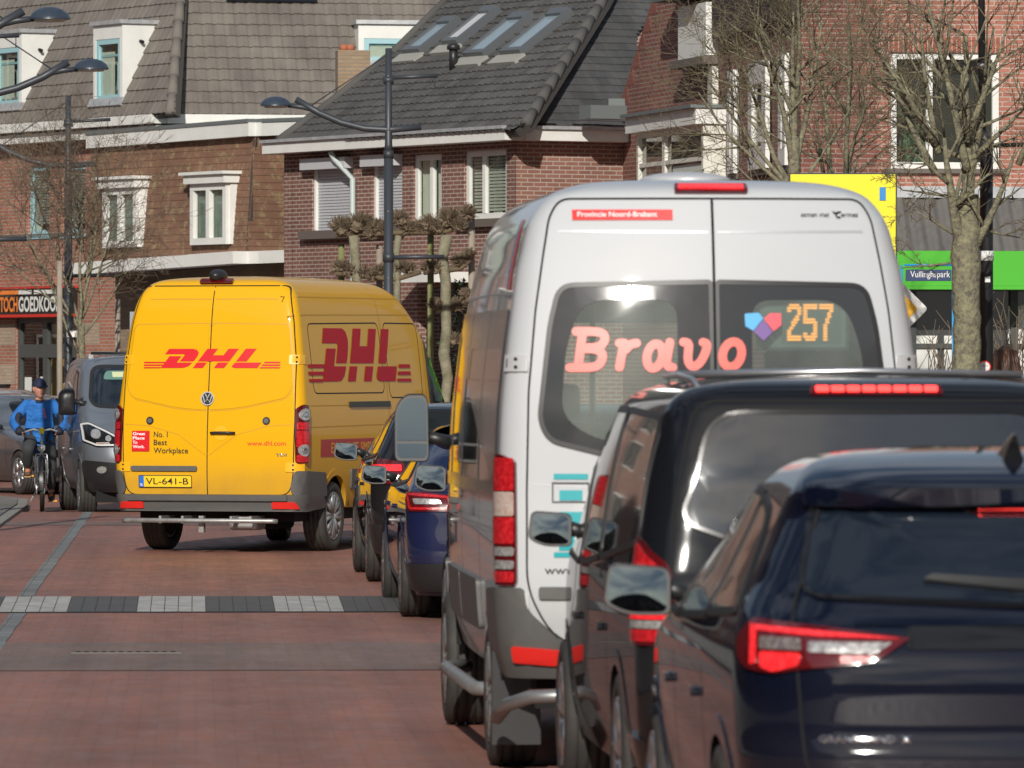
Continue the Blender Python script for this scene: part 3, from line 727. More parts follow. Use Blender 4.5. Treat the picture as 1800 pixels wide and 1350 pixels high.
def tiles(name, pl, poly, tw, th, amp, step, mat, parent, res=8, off=0):
    """pantiles: a waved, stepped surface clipped to a polygon of the roof plane"""
    us = [p[0] for p in poly]; vs = [p[1] for p in poly]
    nu = int((max(us)-min(us))/tw*res)+1; k0 = math.floor(min(vs)/th); k1 = math.ceil(max(vs)/th)
    U = [min(us)+i*tw/res for i in range(nu+1)]; rows = []
    for k in range(k0, k1): rows += [(k*th, step), (k*th+th*.5, step*.5), ((k+1)*th-.003, 0.0)]
    bm = bmesh.new(); uvl = bm.loops.layers.uv.new('UVMap'); prev = None; co = {}
    for v, h in rows:
        row = []
        kk = int(round(v/th-.49))
        for u in U:
            ph = (u/tw) % 1.0
            w = amp*(math.sin(ph*2*math.pi)*.6+.4*math.sin(ph*4*math.pi+.8))
            jit = .004*math.sin(kk*12.9+math.floor(u/tw)*7.7)
            x = bm.verts.new(pl.pt(u, v, off+w+h+jit)); co[x] = (u, v+.001); row.append(x)
        if prev:
            for i in range(nu):
                uc = (U[i]+U[i+1])/2; vc = (v+pv)/2
                if inpoly(uc, vc, poly):
                    f = bm.faces.new((prev[i], prev[i+1], row[i+1], row[i])); f.smooth = True
                    cu_ = {prev[i]: (U[i], pv+1e-4), prev[i+1]: (U[i+1], pv+1e-4), row[i]: (U[i], v-1e-4), row[i+1]: (U[i+1], v-1e-4)}
                    for l in f.loops: l[uvl].uv = cu_[l.vert]
        prev = row; pv = v
    bmesh.ops.delete(bm, geom=[v for v in bm.verts if not v.link_faces], context='VERTS')
    for e in bm.edges:
        if len(e.link_faces) == 2 and e.calc_face_angle() > R(50): e.smooth = False
    return fin(name, bm, mat, parent, True)
def deck(name, pl, poly, mat, parent, off=-.03, depth=.12):
    return polywall(name, pl.shifted(off), poly, mat, parent, depth)
def ridge(name, parent, P, Q, r, mat, seg=.33, up=.03):
    """overlapping half-round ridge tiles from P to Q"""
    P = Vector(P); Q = Vector(Q); d = (Q-P); n = int(d.length/seg); bm = bmesh.new()
    for i in range(n):
        a = P+d*(i/n)+Vector((0, 0, up)); b = P+d*((i+1.08)/n)+Vector((0, 0, up))
        tube(bm, [a, b], [r*1.12, r*.92], 14)
    return fin(name, bm, mat, parent, True, smooth=True, angle=50)
def pboxes(name, pl, L, mat, parent, uv=False):
    bm = bmesh.new(); uvl = bm.loops.layers.uv.new('UVMap')
    for q in L: pbox(bm, pl, *q, uvl=uvl)
    return fin(name, bm, mat, parent, True)
def uvr(pl, x0, y0, x1, y1):
    """screen rectangle (left, top, right, bottom) measured on the wall -> u0, v0, u1, v1"""
    u0, vt = pl.uv(x0, y0); _, vb = pl.uv(x0, y1); u1, _ = pl.uv(x1, y0); return u0, vb, u1, vt
bk_orange = brick('brick_orange', (.38, .145, .088), (.30, .11, .07), (.34, .28, .23)); bk_brown = brick('brick_brown', (.20, .088, .068), (.145, .064, .052), (.36, .30, .25))
bk_brown_lit = brick('brick_brown_lit', (.255, .115, .085), (.20, .09, .068), (.36, .30, .25)); bk_red = brick('brick_red', (.235, .080, .055), (.165, .058, .044), (.27, .205, .17)); bk_red2 = brick('brick_bright_red', (.38, .150, .105), (.28, .105, .075), (.40, .31, .255))  # pinkish brick: the brown one with sunlight put into its colour
bk_yel = brick('brick_yellow', (.30, .21, .13), (.24, .165, .10), (.22, .19, .15)); bk_striped = brick('brick_light_band', (.42, .31, .22), (.35, .25, .17), (.30, .26, .22))
tile_grey = tilemat('roof_tile_greybrown', (.165, .145, .125), (.135, .118, .103), .20, .245, speckamt=.69); tile_dark = tilemat('roof_tile_dark', (.085, .082, .077), (.056, .055, .053), .19, .20, speckamt=.64, moss=(.075, .08, .035))
tile_slate = tilemat('roof_tile_slate', (.070, .070, .070), (.048, .048, .050), .20, .17, speckamt=.60, moss=(.13, .11, .07))
shingle = tilemat('felt_shingle', (.195, .100, .062), (.165, .085, .053), .30, .115, speckamt=.52, moss=(.25, .19, .10))
framegrey = principled('frame_dark_grey', (.065, .07, .068), .5); bluefr = principled('pale_blue_frame', (.30, .50, .54), .5); zinc = principled('zinc_flashing', (.36, .38, .40), .5, .5, var=(8, (.6, .6, .6), .2)); lead = principled('lead', (.16, .18, .18), .6, .3)
brownwood = principled('sill_brown', (.12, .10, .085), .7)

# ------------------------------------------------------------------ L : corner house with mansard roof on the left
cL = at(291, HY, 118); cL.z = 0
hL = thing('corner_house', 'large corner house with grey-brown mansard roof and white dormers, at the left', 'house', tuple(cL))
WL = Pl.vert(-70, 125.2, 291, 118); WR = Pl.vert(291, 118, 700, 118.8)
uA, zt = WL.uv(291, 202); _, zb = WL.uv(291, 238); n1 = WL.len
# windows of the left wall (pale blue frames) and shop front
h1 = uvr(WL, 48, 292, 87, 414); h2 = uvr(WL, 108, 290, 150, 412)
hd = uvr(WL, 28, 560, 135, 742); hd = (hd[0], .02, hd[2], hd[3])
hx2 = uvr(WL, -60, 300, -15, 420)
wall('brick_wall', WL, -1.5, n1, 0, zb+.05, [h1, h2, hd, hx2], bk_orange, hL); wall('brick_wall', WR, 0, WR.len, 0, zb+.05, [], bk_orange, hL, back=.3)
for k in range(4):
    v0 = .10+k*.72; pboxes('light_brick_band', WL, [(uvr(WL, -60, 600, 27, 601)[0], uvr(WL, 0, 600, 27, 601)[2]-.01, v0, v0+.36, -.02, .004)], bk_striped, hL); pboxes('light_brick_band', WL, [(hd[2]+.01, hd[2]+.9, v0, v0+.36, -.02, .004)], bk_striped, hL)
for h in (h1, h2, hx2): window(WL, hL, *h[:4], bluefr, fw=.09, recess=.12, curtains=((0, .3),), blind=.9, sill=(bluefr, .07, .03))
pboxes('stone_course', WL, [(0, uvr(WL, 150, 410, 180, 420)[0], uvr(WL, 20, 416, 30, 420)[1], uvr(WL, 20, 416, 30, 420)[3]+.03, -.01, .03)], brownwood, hL)
# white eaves: two stepped boards on both faces
for pl_, a, b in ((WL, -1.5, n1+.28), (WR, -.02, WR.len)):
    v = [WL.uv(291, y)[1] for y in (202, 218, 222, 238)]
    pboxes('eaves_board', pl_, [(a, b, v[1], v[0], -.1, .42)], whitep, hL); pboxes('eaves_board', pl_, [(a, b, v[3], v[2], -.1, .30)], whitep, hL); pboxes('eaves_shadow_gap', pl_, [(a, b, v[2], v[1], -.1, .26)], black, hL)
zE = WL.uv(291, 202)[1]
clampv = lambda L: [(a, max(b, -.02)) for a, b in L]
RL = WL.roof(0, zE, .40, 64); RR_ = WR.roof(0, zE, .40, 55)
pp = lambda pl, L: [pl.uv(x, y) for x, y in L]
tiles('roof', RL, clampv(pp(RL, [(-75, 232), (-75, 150), (15, -30), (319, -30), (314, 30), (303, 205), (298, 204)])), .20, .245, .016, .026, tile_grey, hL); deck('roof_deck', RL, clampv(pp(RL, [(-75, 225), (-75, 150), (15, -30), (319, -30), (303, 203)])), principled('roof_deck', (.05, .045, .04), .9), hL)
rightp = [(300, 205), (303, 120), (318, -40), (860, -40), (860, 205)]
tiles('roof', RR_, pp(RR_, rightp), .20, .245, .016, .026, tile_grey, hL); deck('roof_deck', RR_, pp(RR_, rightp), MATS['roof_deck'], hL)
def onpl(pl, x, y, o=0): return pl.pt(*pl.uv(x, y), o)
ridge('ridge_tiles', hL, onpl(RL, 300, 200), onpl(RL, 319, -25), .085, tile_grey, .40, .0)
# dormers of the left slope
def dormer(pl, wl, parent, x0, x1, yt, yb, xc, depth=1.4, cheek=whitep):
    """front face between columns x0..x1, rows yt..yb, cheek running back"""
    # front plane: parallel to the wall, through the roof surface at the sill
    P = onpl(pl, x0, yb); d = (P-wl.P).dot(wl.N); W = wl.shifted(d+.03)
    u0, vb, u1, vt = uvr(W, x0, yt, x1, yb)
    bm = bmesh.new(); fw_ = .12
    pbox(bm, W, u0, u0+.10, vb, vt-.25, -.6, 0); pbox(bm, W, u1-.10, u1, vb, vt-.25, -1.6, 0); pbox(bm, W, u0, u1, vt-.25, vt, -1.6, 0)
    c_ = fin('dormer', bm, cheek, parent, True)
    pboxes('dormer_roof', W, [(u0-.05, u1+.05, vt, vt+.07, -1.7, .06)], zinc, c_)
    bm = bmesh.new(); o0 = -.08
    a, b, c, d2 = u0+.10, u1-.10, vb, vt-.25
    for q in ((a, a+.09, c, d2), (b-.09, b, c, d2), (a+.09, b-.09, c, c+.12), (a+.09, b-.09, d2-.09, d2)): pbox(bm, W, *q, o0, -.01)
    pbox(bm, W, a+.09, b-.09, c+(d2-c)*.72, c+(d2-c)*.72+.04, o0-.02, o0+.02)
    fin('dormer_window', bm, bluefr, c_, True)
    bm = bmesh.new(); bm.faces.new([bm.verts.new(W.pt(p, q, -.055)) for p, q in ((a, c), (b, c), (b, d2), (a, d2))]); fin('pane', bm, pane_m, c_, True)
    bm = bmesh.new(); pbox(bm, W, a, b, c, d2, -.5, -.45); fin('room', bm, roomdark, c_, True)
    bm = bmesh.new(); pbox(bm, W, a+.1, a+(b-a)*.62, c, c+(d2-c)*.80, -.085, -.075); pbox(bm, W, a+(b-a)*.68, b-.03, c+.02, c+(d2-c)*.6, -.11, -.10); fin('curtain', bm, curt, c_, True)
    pboxes('lead_apron', pl, [(pl.uv(x0-3, yb)[0], pl.uv(x1+2, yb)[0], pl.uv(x0, yb+9)[1], pl.uv(x0, yb)[1]+.05, .0, .055)], zinc, c_)
    bm = bmesh.new(); q = W.pt(u1+.004, vt-.30, -.35); tube(bm, [q, q+W.U*.10+Vector((0, 0, -.02))], .03, 8); fin('overflow_pipe', bm, darkgap, c_, True)
    return c_
dormer(RL, WL, hL, 164, 215, 46, 181, 268); dormer(RL, WL, hL, -12, 38, 62, 190, 92)
dm = dormer(RR_, WR, hL, 630, 732, 42, 112, 600)
# slate-blue patch of panels high on the right slope
pboxes('solar_panel', RR_, [(RR_.uv(397, 5)[0], RR_.uv(556, 5)[0], RR_.uv(397, 6)[1], RR_.uv(397, -40)[1], .06, .10)], principled('solar_blue', (.012, .018, .03), .15), hL)
# chimney
chY = 113.0; cp = at(594, HY, chY)
cw = 57/F*chY; zt_ = at(0, 88, chY).z; zb_ = at(0, 200, chY).z
ch = Pl(at(594, HY, chY).to_2d().to_3d(), (1, .1, 0), (0, 0, 1))
pboxes('chimney', ch, [(0, cw, 2, zt_, -.6, 0)], bk_yel, hL); 
bm = bmesh.new()
for k in (.22, .42): tube(bm, [ch.pt(cw*k, zt_, -.25), ch.pt(cw*k, zt_+.10, -.25)], .07, 12)
fin('chimney_pot', bm, principled('terracotta', (.36, .12, .06), .8), hL, True)
# shop front in the left wall
sf = pboxes('shop_front', WL, [(hd[0], hd[0]+.10, 0.02, hd[3], -.12, -.04), (hd[2]-.10, hd[2], 0.02, hd[3], -.12, -.04), (hd[0]+.10, hd[2]-.10, hd[3]-.08, hd[3], -.12, -.04),
  (hd[0]+.1, hd[2]-.1, WL.uv(30, 617)[1]-.12, WL.uv(30, 617)[1]+.12, -.12, -.03), (WL.uv(76, 600)[0]-.09, WL.uv(76, 600)[0]+.09, .02, hd[3]-.08, -.12, -.035), (hd[0]+.1, hd[2]-.1, .02, .25, -.12, -.04)], framegrey, hL)
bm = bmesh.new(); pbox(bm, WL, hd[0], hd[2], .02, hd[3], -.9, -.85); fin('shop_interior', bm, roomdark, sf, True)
bm = bmesh.new(); bm.faces.new([bm.verts.new(WL.pt(u, v, -.09)) for u, v in ((hd[0], .02), (hd[2], .02), (hd[2], hd[3]), (hd[0], hd[3]))]); fin('pane', bm, pane_m, sf, True)
ochre = principled('ochre_board', (.50, .30, .09), .7)
um = WL.uv(76, 600)[0]
pboxes('ochre_panel', WL, [(hd[0]+.12, um-.1, 0.3, 2.0, -.62, -.60), (hd[0]+.12, um-.1, WL.uv(30, 608)[1], WL.uv(30, 585)[1], -.62, -.60), (um+.1, hd[2]-.12, .3, WL.uv(100, 675)[1], -.5, -.48)], ochre, sf)
pboxes('pale_ceiling', WL, [(hd[0]+.12, hd[2]-.12, WL.uv(30, 583)[1], hd[3]-.1, -.8, -.5)], principled('shop_ceiling', (.55, .60, .48), .8), sf)  # pale green-grey ceiling slab inside the shop
pboxes('poster', WL, [(WL.uv(36, 700)[0], WL.uv(47, 700)[0], WL.uv(36, 692)[1], WL.uv(36, 663)[1], -.10, -.085)], whitep, sf); pboxes('poster', WL, [(WL.uv(63, 700)[0], WL.uv(77, 700)[0], WL.uv(64, 680)[1], WL.uv(64, 662)[1], -.10, -.085)], whitep, sf)
# shop sign
Ws = WL.shifted(.22); q = uvr(Ws, -62, 512, 132, 555)
sg_ = thing('shop_sign', 'black shop sign in a red frame with orange and white lettering over the shop door', 'sign', tuple(Ws.pt(q[0], q[1])))
q0 = WL.uv(-62, 510); a0, a1 = q[0], Ws.uv(118, 520)[0]; b0 = Ws.uv(20, 553)[1]; b1 = Ws.uv(20, 508)[1]
pboxes('sign_board', WL, [(a0, a1, b0, b1, .02, .2)], black, sg_); pboxes('red_frame', WL, [(a0-.03, a1+.03, b1, b1+.04, .0, .23), (a0-.03, a1+.03, b0-.05, b0, .0, .23)], principled('sign_red', (.55, .03, .02), .5), sg_)
o_or = principled('sign_orange', (.80, .22, .04), .5)
uT0, uT1, uG1 = Ws.uv(0, 530)[0], Ws.uv(32, 530)[0], Ws.uv(108, 530)[0]; lb, lt = Ws.uv(10, 549)[1], Ws.uv(10, 522)[1]
writing('sign_writing', 'TOCH', Ws.m, uT0, lb, uT1-.02, lt, o_or, sg_, .004, .03, world=True, grid=0); writing('sign_writing', 'GOEDKOOP!', Ws.m, uT1+.02, lb, uG1, lt, whitep, sg_, .004, .03, world=True, grid=0)
lb2, lt2 = Ws.uv(10, 518)[1], Ws.uv(10, 511)[1]
pboxes('orange_strip', Ws, [(uT0, uT1, lb2, lt2, .001, .006)], o_or, sg_); pboxes('white_strip', Ws, [(uT1+.02, uT1+.55, lb2, lt2, .001, .006), (uT1+.65, uG1, lb2, lt2, .001, .006)], whitep, sg_)
# litter bin by the wall
bn_ = thing('litter_bin', 'small black wall bin beside the shop door', 'bin', tuple(WL.pt(*WL.uv(12, 700), .2)))
pboxes('bin_body', WL, [(WL.uv(4, 700)[0], WL.uv(18, 700)[0], WL.uv(8, 722)[1], WL.uv(8, 678)[1], .02, .3)], black, bn_); pboxes('bin_lid', WL, [(WL.uv(3, 700)[0], WL.uv(19, 700)[0], WL.uv(8, 678)[1], WL.uv(8, 675)[1], .0, .33)], blackgloss, bn_)

# ------------------------------------------------------------------ S : shingled projecting upper floor between the two houses
BLp, BCp, BRp = at(148, 466, 115.4), at(436, 445, 110.4), at(540, 441, 111.2)
TLp, TCp, TRp = at(164, 258, 115.52), at(450, 236, 110.52), at(560, 232, 111.35)
hS = thing('shingled_house', 'narrow house with brown shingled upper storey and two white windows, behind the yellow van', 'house', (BCp.x, BCp.y, 0))
U1 = (BCp-BLp); U1.z = 0; S1 = Pl(BLp, U1, (TCp-BCp)-U1.normalized()*((TCp-BCp).dot(U1.normalized())))
U2 = (BRp-BCp); U2.z = 0; S2 = Pl(BCp, U2, (TCp-BCp)-U2.normalized()*((TCp-BCp).dot(U2.normalized())))
S1v = Pl(BLp+Vector((S1.N.x, S1.N.y, 0)).normalized()*-.02, U1, (0, 0, 1)); w1 = uvr(S1v, 191, 332, 250, 436); w2 = uvr(S1v, 345, 324, 408, 431)
tiles('shingle_wall', S1, pp(S1, [(148, 470), (164, 250), (451, 228), (437, 447)]), .30, .115, .0, .009, shingle, hS, res=3); tiles('shingle_wall', S2, pp(S2, [(436, 450), (450, 230), (550, 225), (550, 446)]), .30, .115, .0, .009, shingle, hS, res=3)
deck('shingle_backing', S1, pp(S1, [(148, 468), (164, 254), (449, 232), (435, 447)]), MATS['roof_deck'], hS, depth=.05); deck('shingle_backing', S2, pp(S2, [(437, 449), (451, 232), (550, 228), (550, 446)]), MATS['roof_deck'], hS, depth=.05)
for w_ in (w1, w2):
    a, b, c, d = w_
    ww = window(S1v, hS, a, b, c, d, whitep, fw=.11, mull=(.5,), recess=-.03, th=.09)
    pboxes('window_head', S1v, [(a-.08, c+.08, d, d+.14, -.3, .20), (a-.14, c+.14, d+.14, d+.19, -.3, .26)], whitep, ww); pboxes('window_side', S1v, [(c, c+.03, b, d, -.25, .045)], whitep, ww)
    pboxes('window_back', S1v, [(a+.05, c-.05, b+.05, d-.05, -.02, .0)], principled('pane_backing', (.26, .32, .29), .5, var=(4, (.10, .125, .115), .25)), ww)
for pl_, lo, hi, nm in ((S1, -.15, U1.length+.12, 0), (S2, -.08, U2.length, 0)):
    pass
def edgeboard(name, P, Q, h, d, nrm, parent, mat=whitep, z0=0):
    P = Vector(P); Q = Vector(Q); n = Vector(nrm); bm = bmesh.new()
    vs = [bm.verts.new(p+n*o+Vector((0, 0, z))) for o in (-.2, d) for z in (z0, z0+h) for p in (P, Q)]
    for f in ((0, 2, 3, 1), (4, 5, 7, 6), (0, 1, 5, 4), (2, 6, 7, 3), (0, 4, 6, 2), (1, 3, 7, 5)): bm.faces.new([vs[i] for i in f])
    return fin(name, bm, mat, parent, True)
nS1 = Vector((S1.N.x, S1.N.y, 0)).normalized(); nS2 = Vector((S2.N.x, S2.N.y, 0)).normalized()
edgeboard('lower_board', BLp+nS1*.1, BCp+nS1*.1, .20, .18, nS1, hS, z0=-.17); edgeboard('lower_board', BCp+nS2*.1, BRp+nS2*.1, .20, .18, nS2, hS, z0=-.17)
edgeboard('upper_board', TLp, TCp, .22, .14, nS1, hS, z0=-.03); edgeboard('upper_board', TCp, TRp, .22, .14, nS2, hS, z0=-.03)
edgeboard('flat_roof_edge', TLp, TCp, .06, .16, nS1, hS, lead, z0=.19); edgeboard('flat_roof_edge', TCp, TRp, .06, .16, nS2, hS, lead, z0=.19)
bm = bmesh.new(); bm.faces.new([bm.verts.new(p+Vector((0, 0, .2))) for p in (TLp, TCp, TRp, TRp+Vector((0, 5, 0)), TLp+Vector((1, 4, 0)))]); fin('flat_roof', bm, lead, hS, True)
bm = bmesh.new(); bm.faces.new([bm.verts.new(p+Vector((0, 0, -.16))) for p in (BLp, BCp, BRp, BRp+Vector((0, 5, 0)), BLp+Vector((1, 4, 0)))]); fin('soffit', bm, principled('soffit_brown', (.05, .035, .028), .8), hS, True)
G1 = Pl(Vector((BLp.x, BLp.y, 0))-nS1*.9, U1, (0, 0, 1)); gl1 = U1.length
gh = (1.0, .5, 5.2, 2.35)
wall('ground_floor_wall', G1, -.6, gl1+.3, 0, BCp.z-.15, [gh], bk_yel, hS)
window(G1, hS, *gh, principled('shop_brown_frame', (.05, .035, .03), .5), fw=.1, mull=(.2, .4, .6, .8), recess=.1); pboxes('awning', G1, [(.9, 5.3, 2.42, 2.78, 0, .5)], principled('awning_grey', (.40, .44, .50), .7, var=(3, (.55, .58, .62), .2)), hS)

# ------------------------------------------------------------------ C : brown brick house with the dark tiled roof
WC = Pl.vert(515, 106.1, 905, 100.0)
N1 = WC.N; P2 = WC.pt(WC.len, 0); WC2 = Pl(P2, (-N1.x, -N1.y, 0), (0, 0, 1)); WC2.len = 3.4
hC = thing('brown_brick_house', 'brown brick house with dark tiled hip roof, four skylights and closed roller shutters', 'house', (P2.x, P2.y, 0))
zg, zg0 = WC.uv(905, 228)[1], WC.uv(905, 250)[1]
q1 = uvr(WC, 549, 290, 621, 406); q2 = uvr(WC, 655, 284, 707, 398); q3 = uvr(WC, 726, 273, 776, 392); q4 = uvr(WC, 816, 266, 890, 386)
lowo = uvr(WC, 735, 506, 890, 660)
wall('brick_wall', WC, -.02, WC.len, 0, zg0+.1, [q1, q2, q3, q4, (lowo[0], .1, lowo[2], lowo[3])], bk_brown, hC, back=.02); wall('brick_wall', WC2, 0, WC2.len, 0, zg0+.1, [], bk_brown_lit, hC, back=.02)
shut = principled('shutter_grey', (.50, .51, .53), .5, .1)
for q, nm in ((q1, 0), (q2, 0)):
    a, b, c, d = q; bm = bmesh.new(); n = int((d-b)/.045)
    for i in range(n): v = b+(d-b)*i/n; pbox(bm, WC, a+.05, c-.03, v+.004, v+(d-b)/n-.006, -.10, -.075)
    pbox(bm, WC, a+.05, c-.03, b, d, -.115, -.104)
    s_ = fin('roller_shutter', bm, shut, hC, True); pboxes('shutter_box', WC, [(a-.12, c+.0, d-.08, d+.09, -.1, .16)], shut, s_); pboxes('shutter_guide', WC, [(a, a+.05, b, d, -.1, -.03)], whitep, s_); pboxes('shutter_guide', WC, [(c-.03, c, b, d, -.1, -.03)], whitep, s_)
    pboxes('sill', WC, [(a-.25, c+.15, b-.13, b-.0, -.05, .12)], brownwood, s_)
window(WC, hC, *q3, whitep, fw=.085, mull=(.58,), trans=(), recess=.10, curtains=((.05, .5), (.6, .98)), sill=(brownwood, .10, .10)); window(WC, hC, *q4, whitep, fw=.085, mull=(.42,), recess=.10, curtains=((.5, .7),), blind=.95, sill=(brownwood, .12, .12))
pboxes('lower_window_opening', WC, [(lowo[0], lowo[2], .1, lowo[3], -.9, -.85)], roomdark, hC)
for q in (q3,): pass
# gutter boards and soffits
for pl_, a, b in ((WC, -.35, WC.len+.33), (WC2, -.02, WC2.len)):
    pboxes('gutter_board', pl_, [(a, b, zg0+.02, zg, .0, .36)], whitep, hC); pboxes('gutter_lip', pl_, [(a, b, zg+.002, zg+.05, .12, .41)], zinc, hC)
RC = WC.roof(0, zg+.03, .32, 36); RC2 = WC2.roof(0, zg+.03, .32, 41)
lp = [(492, 250), (560, 199), (690, 97), (800, -12), (830, -40), (1085, -40), (1063, 0), (927, 217), (905, 226)]
tiles('roof', RC, pp(RC, lp), .19, .20, .017, .024, tile_dark, hC); deck('roof_deck', RC, pp(RC, lp), MATS['roof_deck'], hC)
rp_ = [(928, 219), (1063, -5), (1090, -40), (1200, -40), (1120, 60), (1120, 216), (1000, 222)]
tiles('roof', RC2, pp(RC2, rp_), .20, .17, .003, .016, tile_slate, hC); deck('roof_deck', RC2, pp(RC2, rp_), MATS['roof_deck'], hC)
ridge('ridge_tiles', hC, onpl(RC, 924, 218), onpl(RC, 1075, -25), .078, tile_dark, .38, .0)
ve = [(490, 250), (560, 199), (690, 97), (815, -27)]
for a, b in zip(ve, ve[1:]):
    bm = bmesh.new(); tube(bm, [onpl(RC, *a, .02), onpl(RC, *b, .02)], .07, 8); fin('verge', bm, tile_dark, hC, True)
polywall('gable_wall', Pl(WC.pt(0, 0), -WC.N*-1 if False else Vector((-N1.x, -N1.y, 0)), (0, 0, 1)), [(0, 0), (9, 0), (9, 10), (0, zg-.1)], bk_brown, hC)
# skylights
for k, (bl_, br_, tr_, tl_) in enumerate((((728, 97), (753, 98), (798, 43), (772, 42)), ((797, 81), (822, 83), (868, 22), (842, 26)), ((837, 103), (864, 104), (927, 36), (894, 34)), ((903, 99), (930, 100), (995, 29), (960, 28)))):
    U_ = [RC.uv(*p) for p in (bl_, br_, tr_, tl_)]
    u0 = (U_[0][0]+U_[3][0])/2; u1 = (U_[1][0]+U_[2][0])/2; v0 = (U_[0][1]+U_[1][1])/2; v1 = (U_[2][1]+U_[3][1])/2
    s_ = pboxes('skylight', RC, [(u0, u0+.07, v0, v1, 0, .13), (u1-.07, u1, v0, v1, 0, .13), (u0+.07, u1-.07, v0, v0+.09, 0, .13), (u0+.07, u1-.07, v1-.16, v1, 0, .15)], principled('skylight_frame', (.13, .14, .15), .45, .3), hC)
    pboxes('skylight_glass', RC, [(u0+.07, u1-.07, v0+.09, v1-.16, .0, .10)], principled('skylight_pane' if k != 1 else 'skylight_screen', (.25, .32, .36) if k != 1 else (.50, .50, .52), .06 if k != 1 else .5, spec=1.0), s_)
    pboxes('lead_apron', RC, [(u0-.12, u1+.10, v0-.22, v0, .0, .058)], principled('apron_grey', (.30, .30, .27), .7), s_)
bm = bmesh.new(); p = onpl(RC, 797, 122); tube(bm, [p, p+Vector((0, 0, .34))], .065, 12); tube(bm, [p+Vector((0, 0, .30)), p+Vector((0, 0, .36)), p+Vector((0, 0, .40))], [.10, .10, .05], 12)
fin('vent_pipe', bm, black, hC, True)
# downpipe
bm = bmesh.new(); ua = WC.uv(606, 268); ub = WC.uv(627, 290); tube(bm, [WC.pt(ua[0], zg0, .25), WC.pt(ua[0]+.05, zg0-.12, .2), WC.pt(ub[0], zg0-.42, .07), WC.pt(ub[0], .3, .07)], .045, 10)
fin('downpipe', bm, principled('pipe_grey', (.40, .46, .44), .5), hC, True)
pboxes('shop_canopy', WC, [(WC.uv(748, 480)[0], WC.uv(832, 480)[0], WC.uv(750, 498)[1], WC.uv(750, 480)[1], 0, .7)], whitep, hC)

# ------------------------------------------------------------------ D : red brick gable with the bay window
WD = Pl.vert(1086, 101.2, 1256, 95.5)
hD = thing('red_gable_house', 'dark red brick gable house with white box bay window, right of the brown brick house', 'house', tuple(WD.pt(WD.len, 0)))
gpoly = pp(WD, [(1086, 1000), (1087, 190), (1148, -5), (1175, -90), (1256, -90), (1256, 1000)]); gpoly[0] = (gpoly[0][0], 0); gpoly[-1] = (gpoly[-1][0], 0)
polywall('brick_wall', WD, gpoly, bk_red, hD, 1.5)
hb = brick('brick_herringbone', (.27, .075, .048), (.20, .058, .04), (.22, .12, .09), bw=.06, bh=.21)
g0, g1 = WD.uv(1089, 182), WD.uv(1148, -5)
for i in range(6):
    t0 = i/6; t1 = (i+1)/6; a = (g0[0]+(g1[0]-g0[0])*t0, g0[1]+(g1[1]-g0[1])*t0); b = (g0[0]+(g1[0]-g0[0])*t1, g0[1]+(g1[1]-g0[1])*t1)
    polywall('brick_tumbling', WD.shifted(.004), [(a[0]+.02, a[1]), (a[0]+.62, a[1]), (b[0]+.12, b[1]-.01), (b[0]+.02, b[1]-.01)], hb, hD, .01)
pboxes('gable_coping', WD, [(g0[0]-.25, g0[0]+.35, g0[1]-.12, g0[1]+.06, -.3, .25)], lead, hD)
bw = uvr(WD, 1119, 232, 1236, 420)
W2 = WD.shifted(.45)
b2 = uvr(W2, 1119, 232, 1236, 420)
bx = pboxes('bay_window', W2, [(b2[0], b2[0]+.10, b2[1], b2[3], -.5, 0), (b2[2]-.10, b2[2], b2[1], b2[3], -.5, 0), (b2[0]+.1, b2[2]-.1, b2[3]-.10, b2[3], -.5, 0), (b2[0]+(b2[2]-b2[0])*.38, b2[0]+(b2[2]-b2[0])*.42, b2[1], b2[3]-.1, -.1, -.01), (b2[0]+.1, b2[2]-.1, b2[3]-.52, b2[3]-.46, -.1, -.012)], cream, hD)
pboxes('pane', W2, [(b2[0]+.1, b2[2]-.1, b2[1], b2[3]-.1, -.3, -.06)], glassw, bx); bxt = pboxes('bay_head', W2, [(b2[0]-.2, b2[2]+.05, b2[3]-.02, b2[3]+.2, -.5, .12)], whitep, bx); pboxes('bay_roof', W2, [(b2[0]-.2, b2[2]+.09, b2[3]+.202, b2[3]+.25, -.5, .2)], lead, bx)
pboxes('curtain', W2, [(b2[0]+(b2[2]-b2[0])*.5, b2[2]-.2, b2[1], b2[3]-.55, -.058, -.055)], curt, bx)
uw = uvr(WD, 1222, 14, 1262, 106); pboxes('upper_panel', WD, [(uw[0], uw[2]+.3, uw[1], uw[3], 0, .25)], whitep, hD); pboxes('panel_sill', WD, [(uw[0]-.4, uw[2]+.3, uw[1]-.12, uw[1]-.01, 0, .3)], brownwood, hD)
pboxes('roof_edge', WD, [(WD.uv(1205, 8)[0], WD.len+.2, WD.uv(1205, 6)[1], WD.uv(1205, 6)[1]+.3, 0, .5)], principled('gutter_green', (.09, .12, .10), .5), hD)
pboxes('party_gutter', Pl.vert(1024, 99.6, 1092, 99.9), [(0, .6, WD.uv(1090, 213)[1]-.02, WD.uv(1090, 192)[1], -.1, .25)], lead, hD)

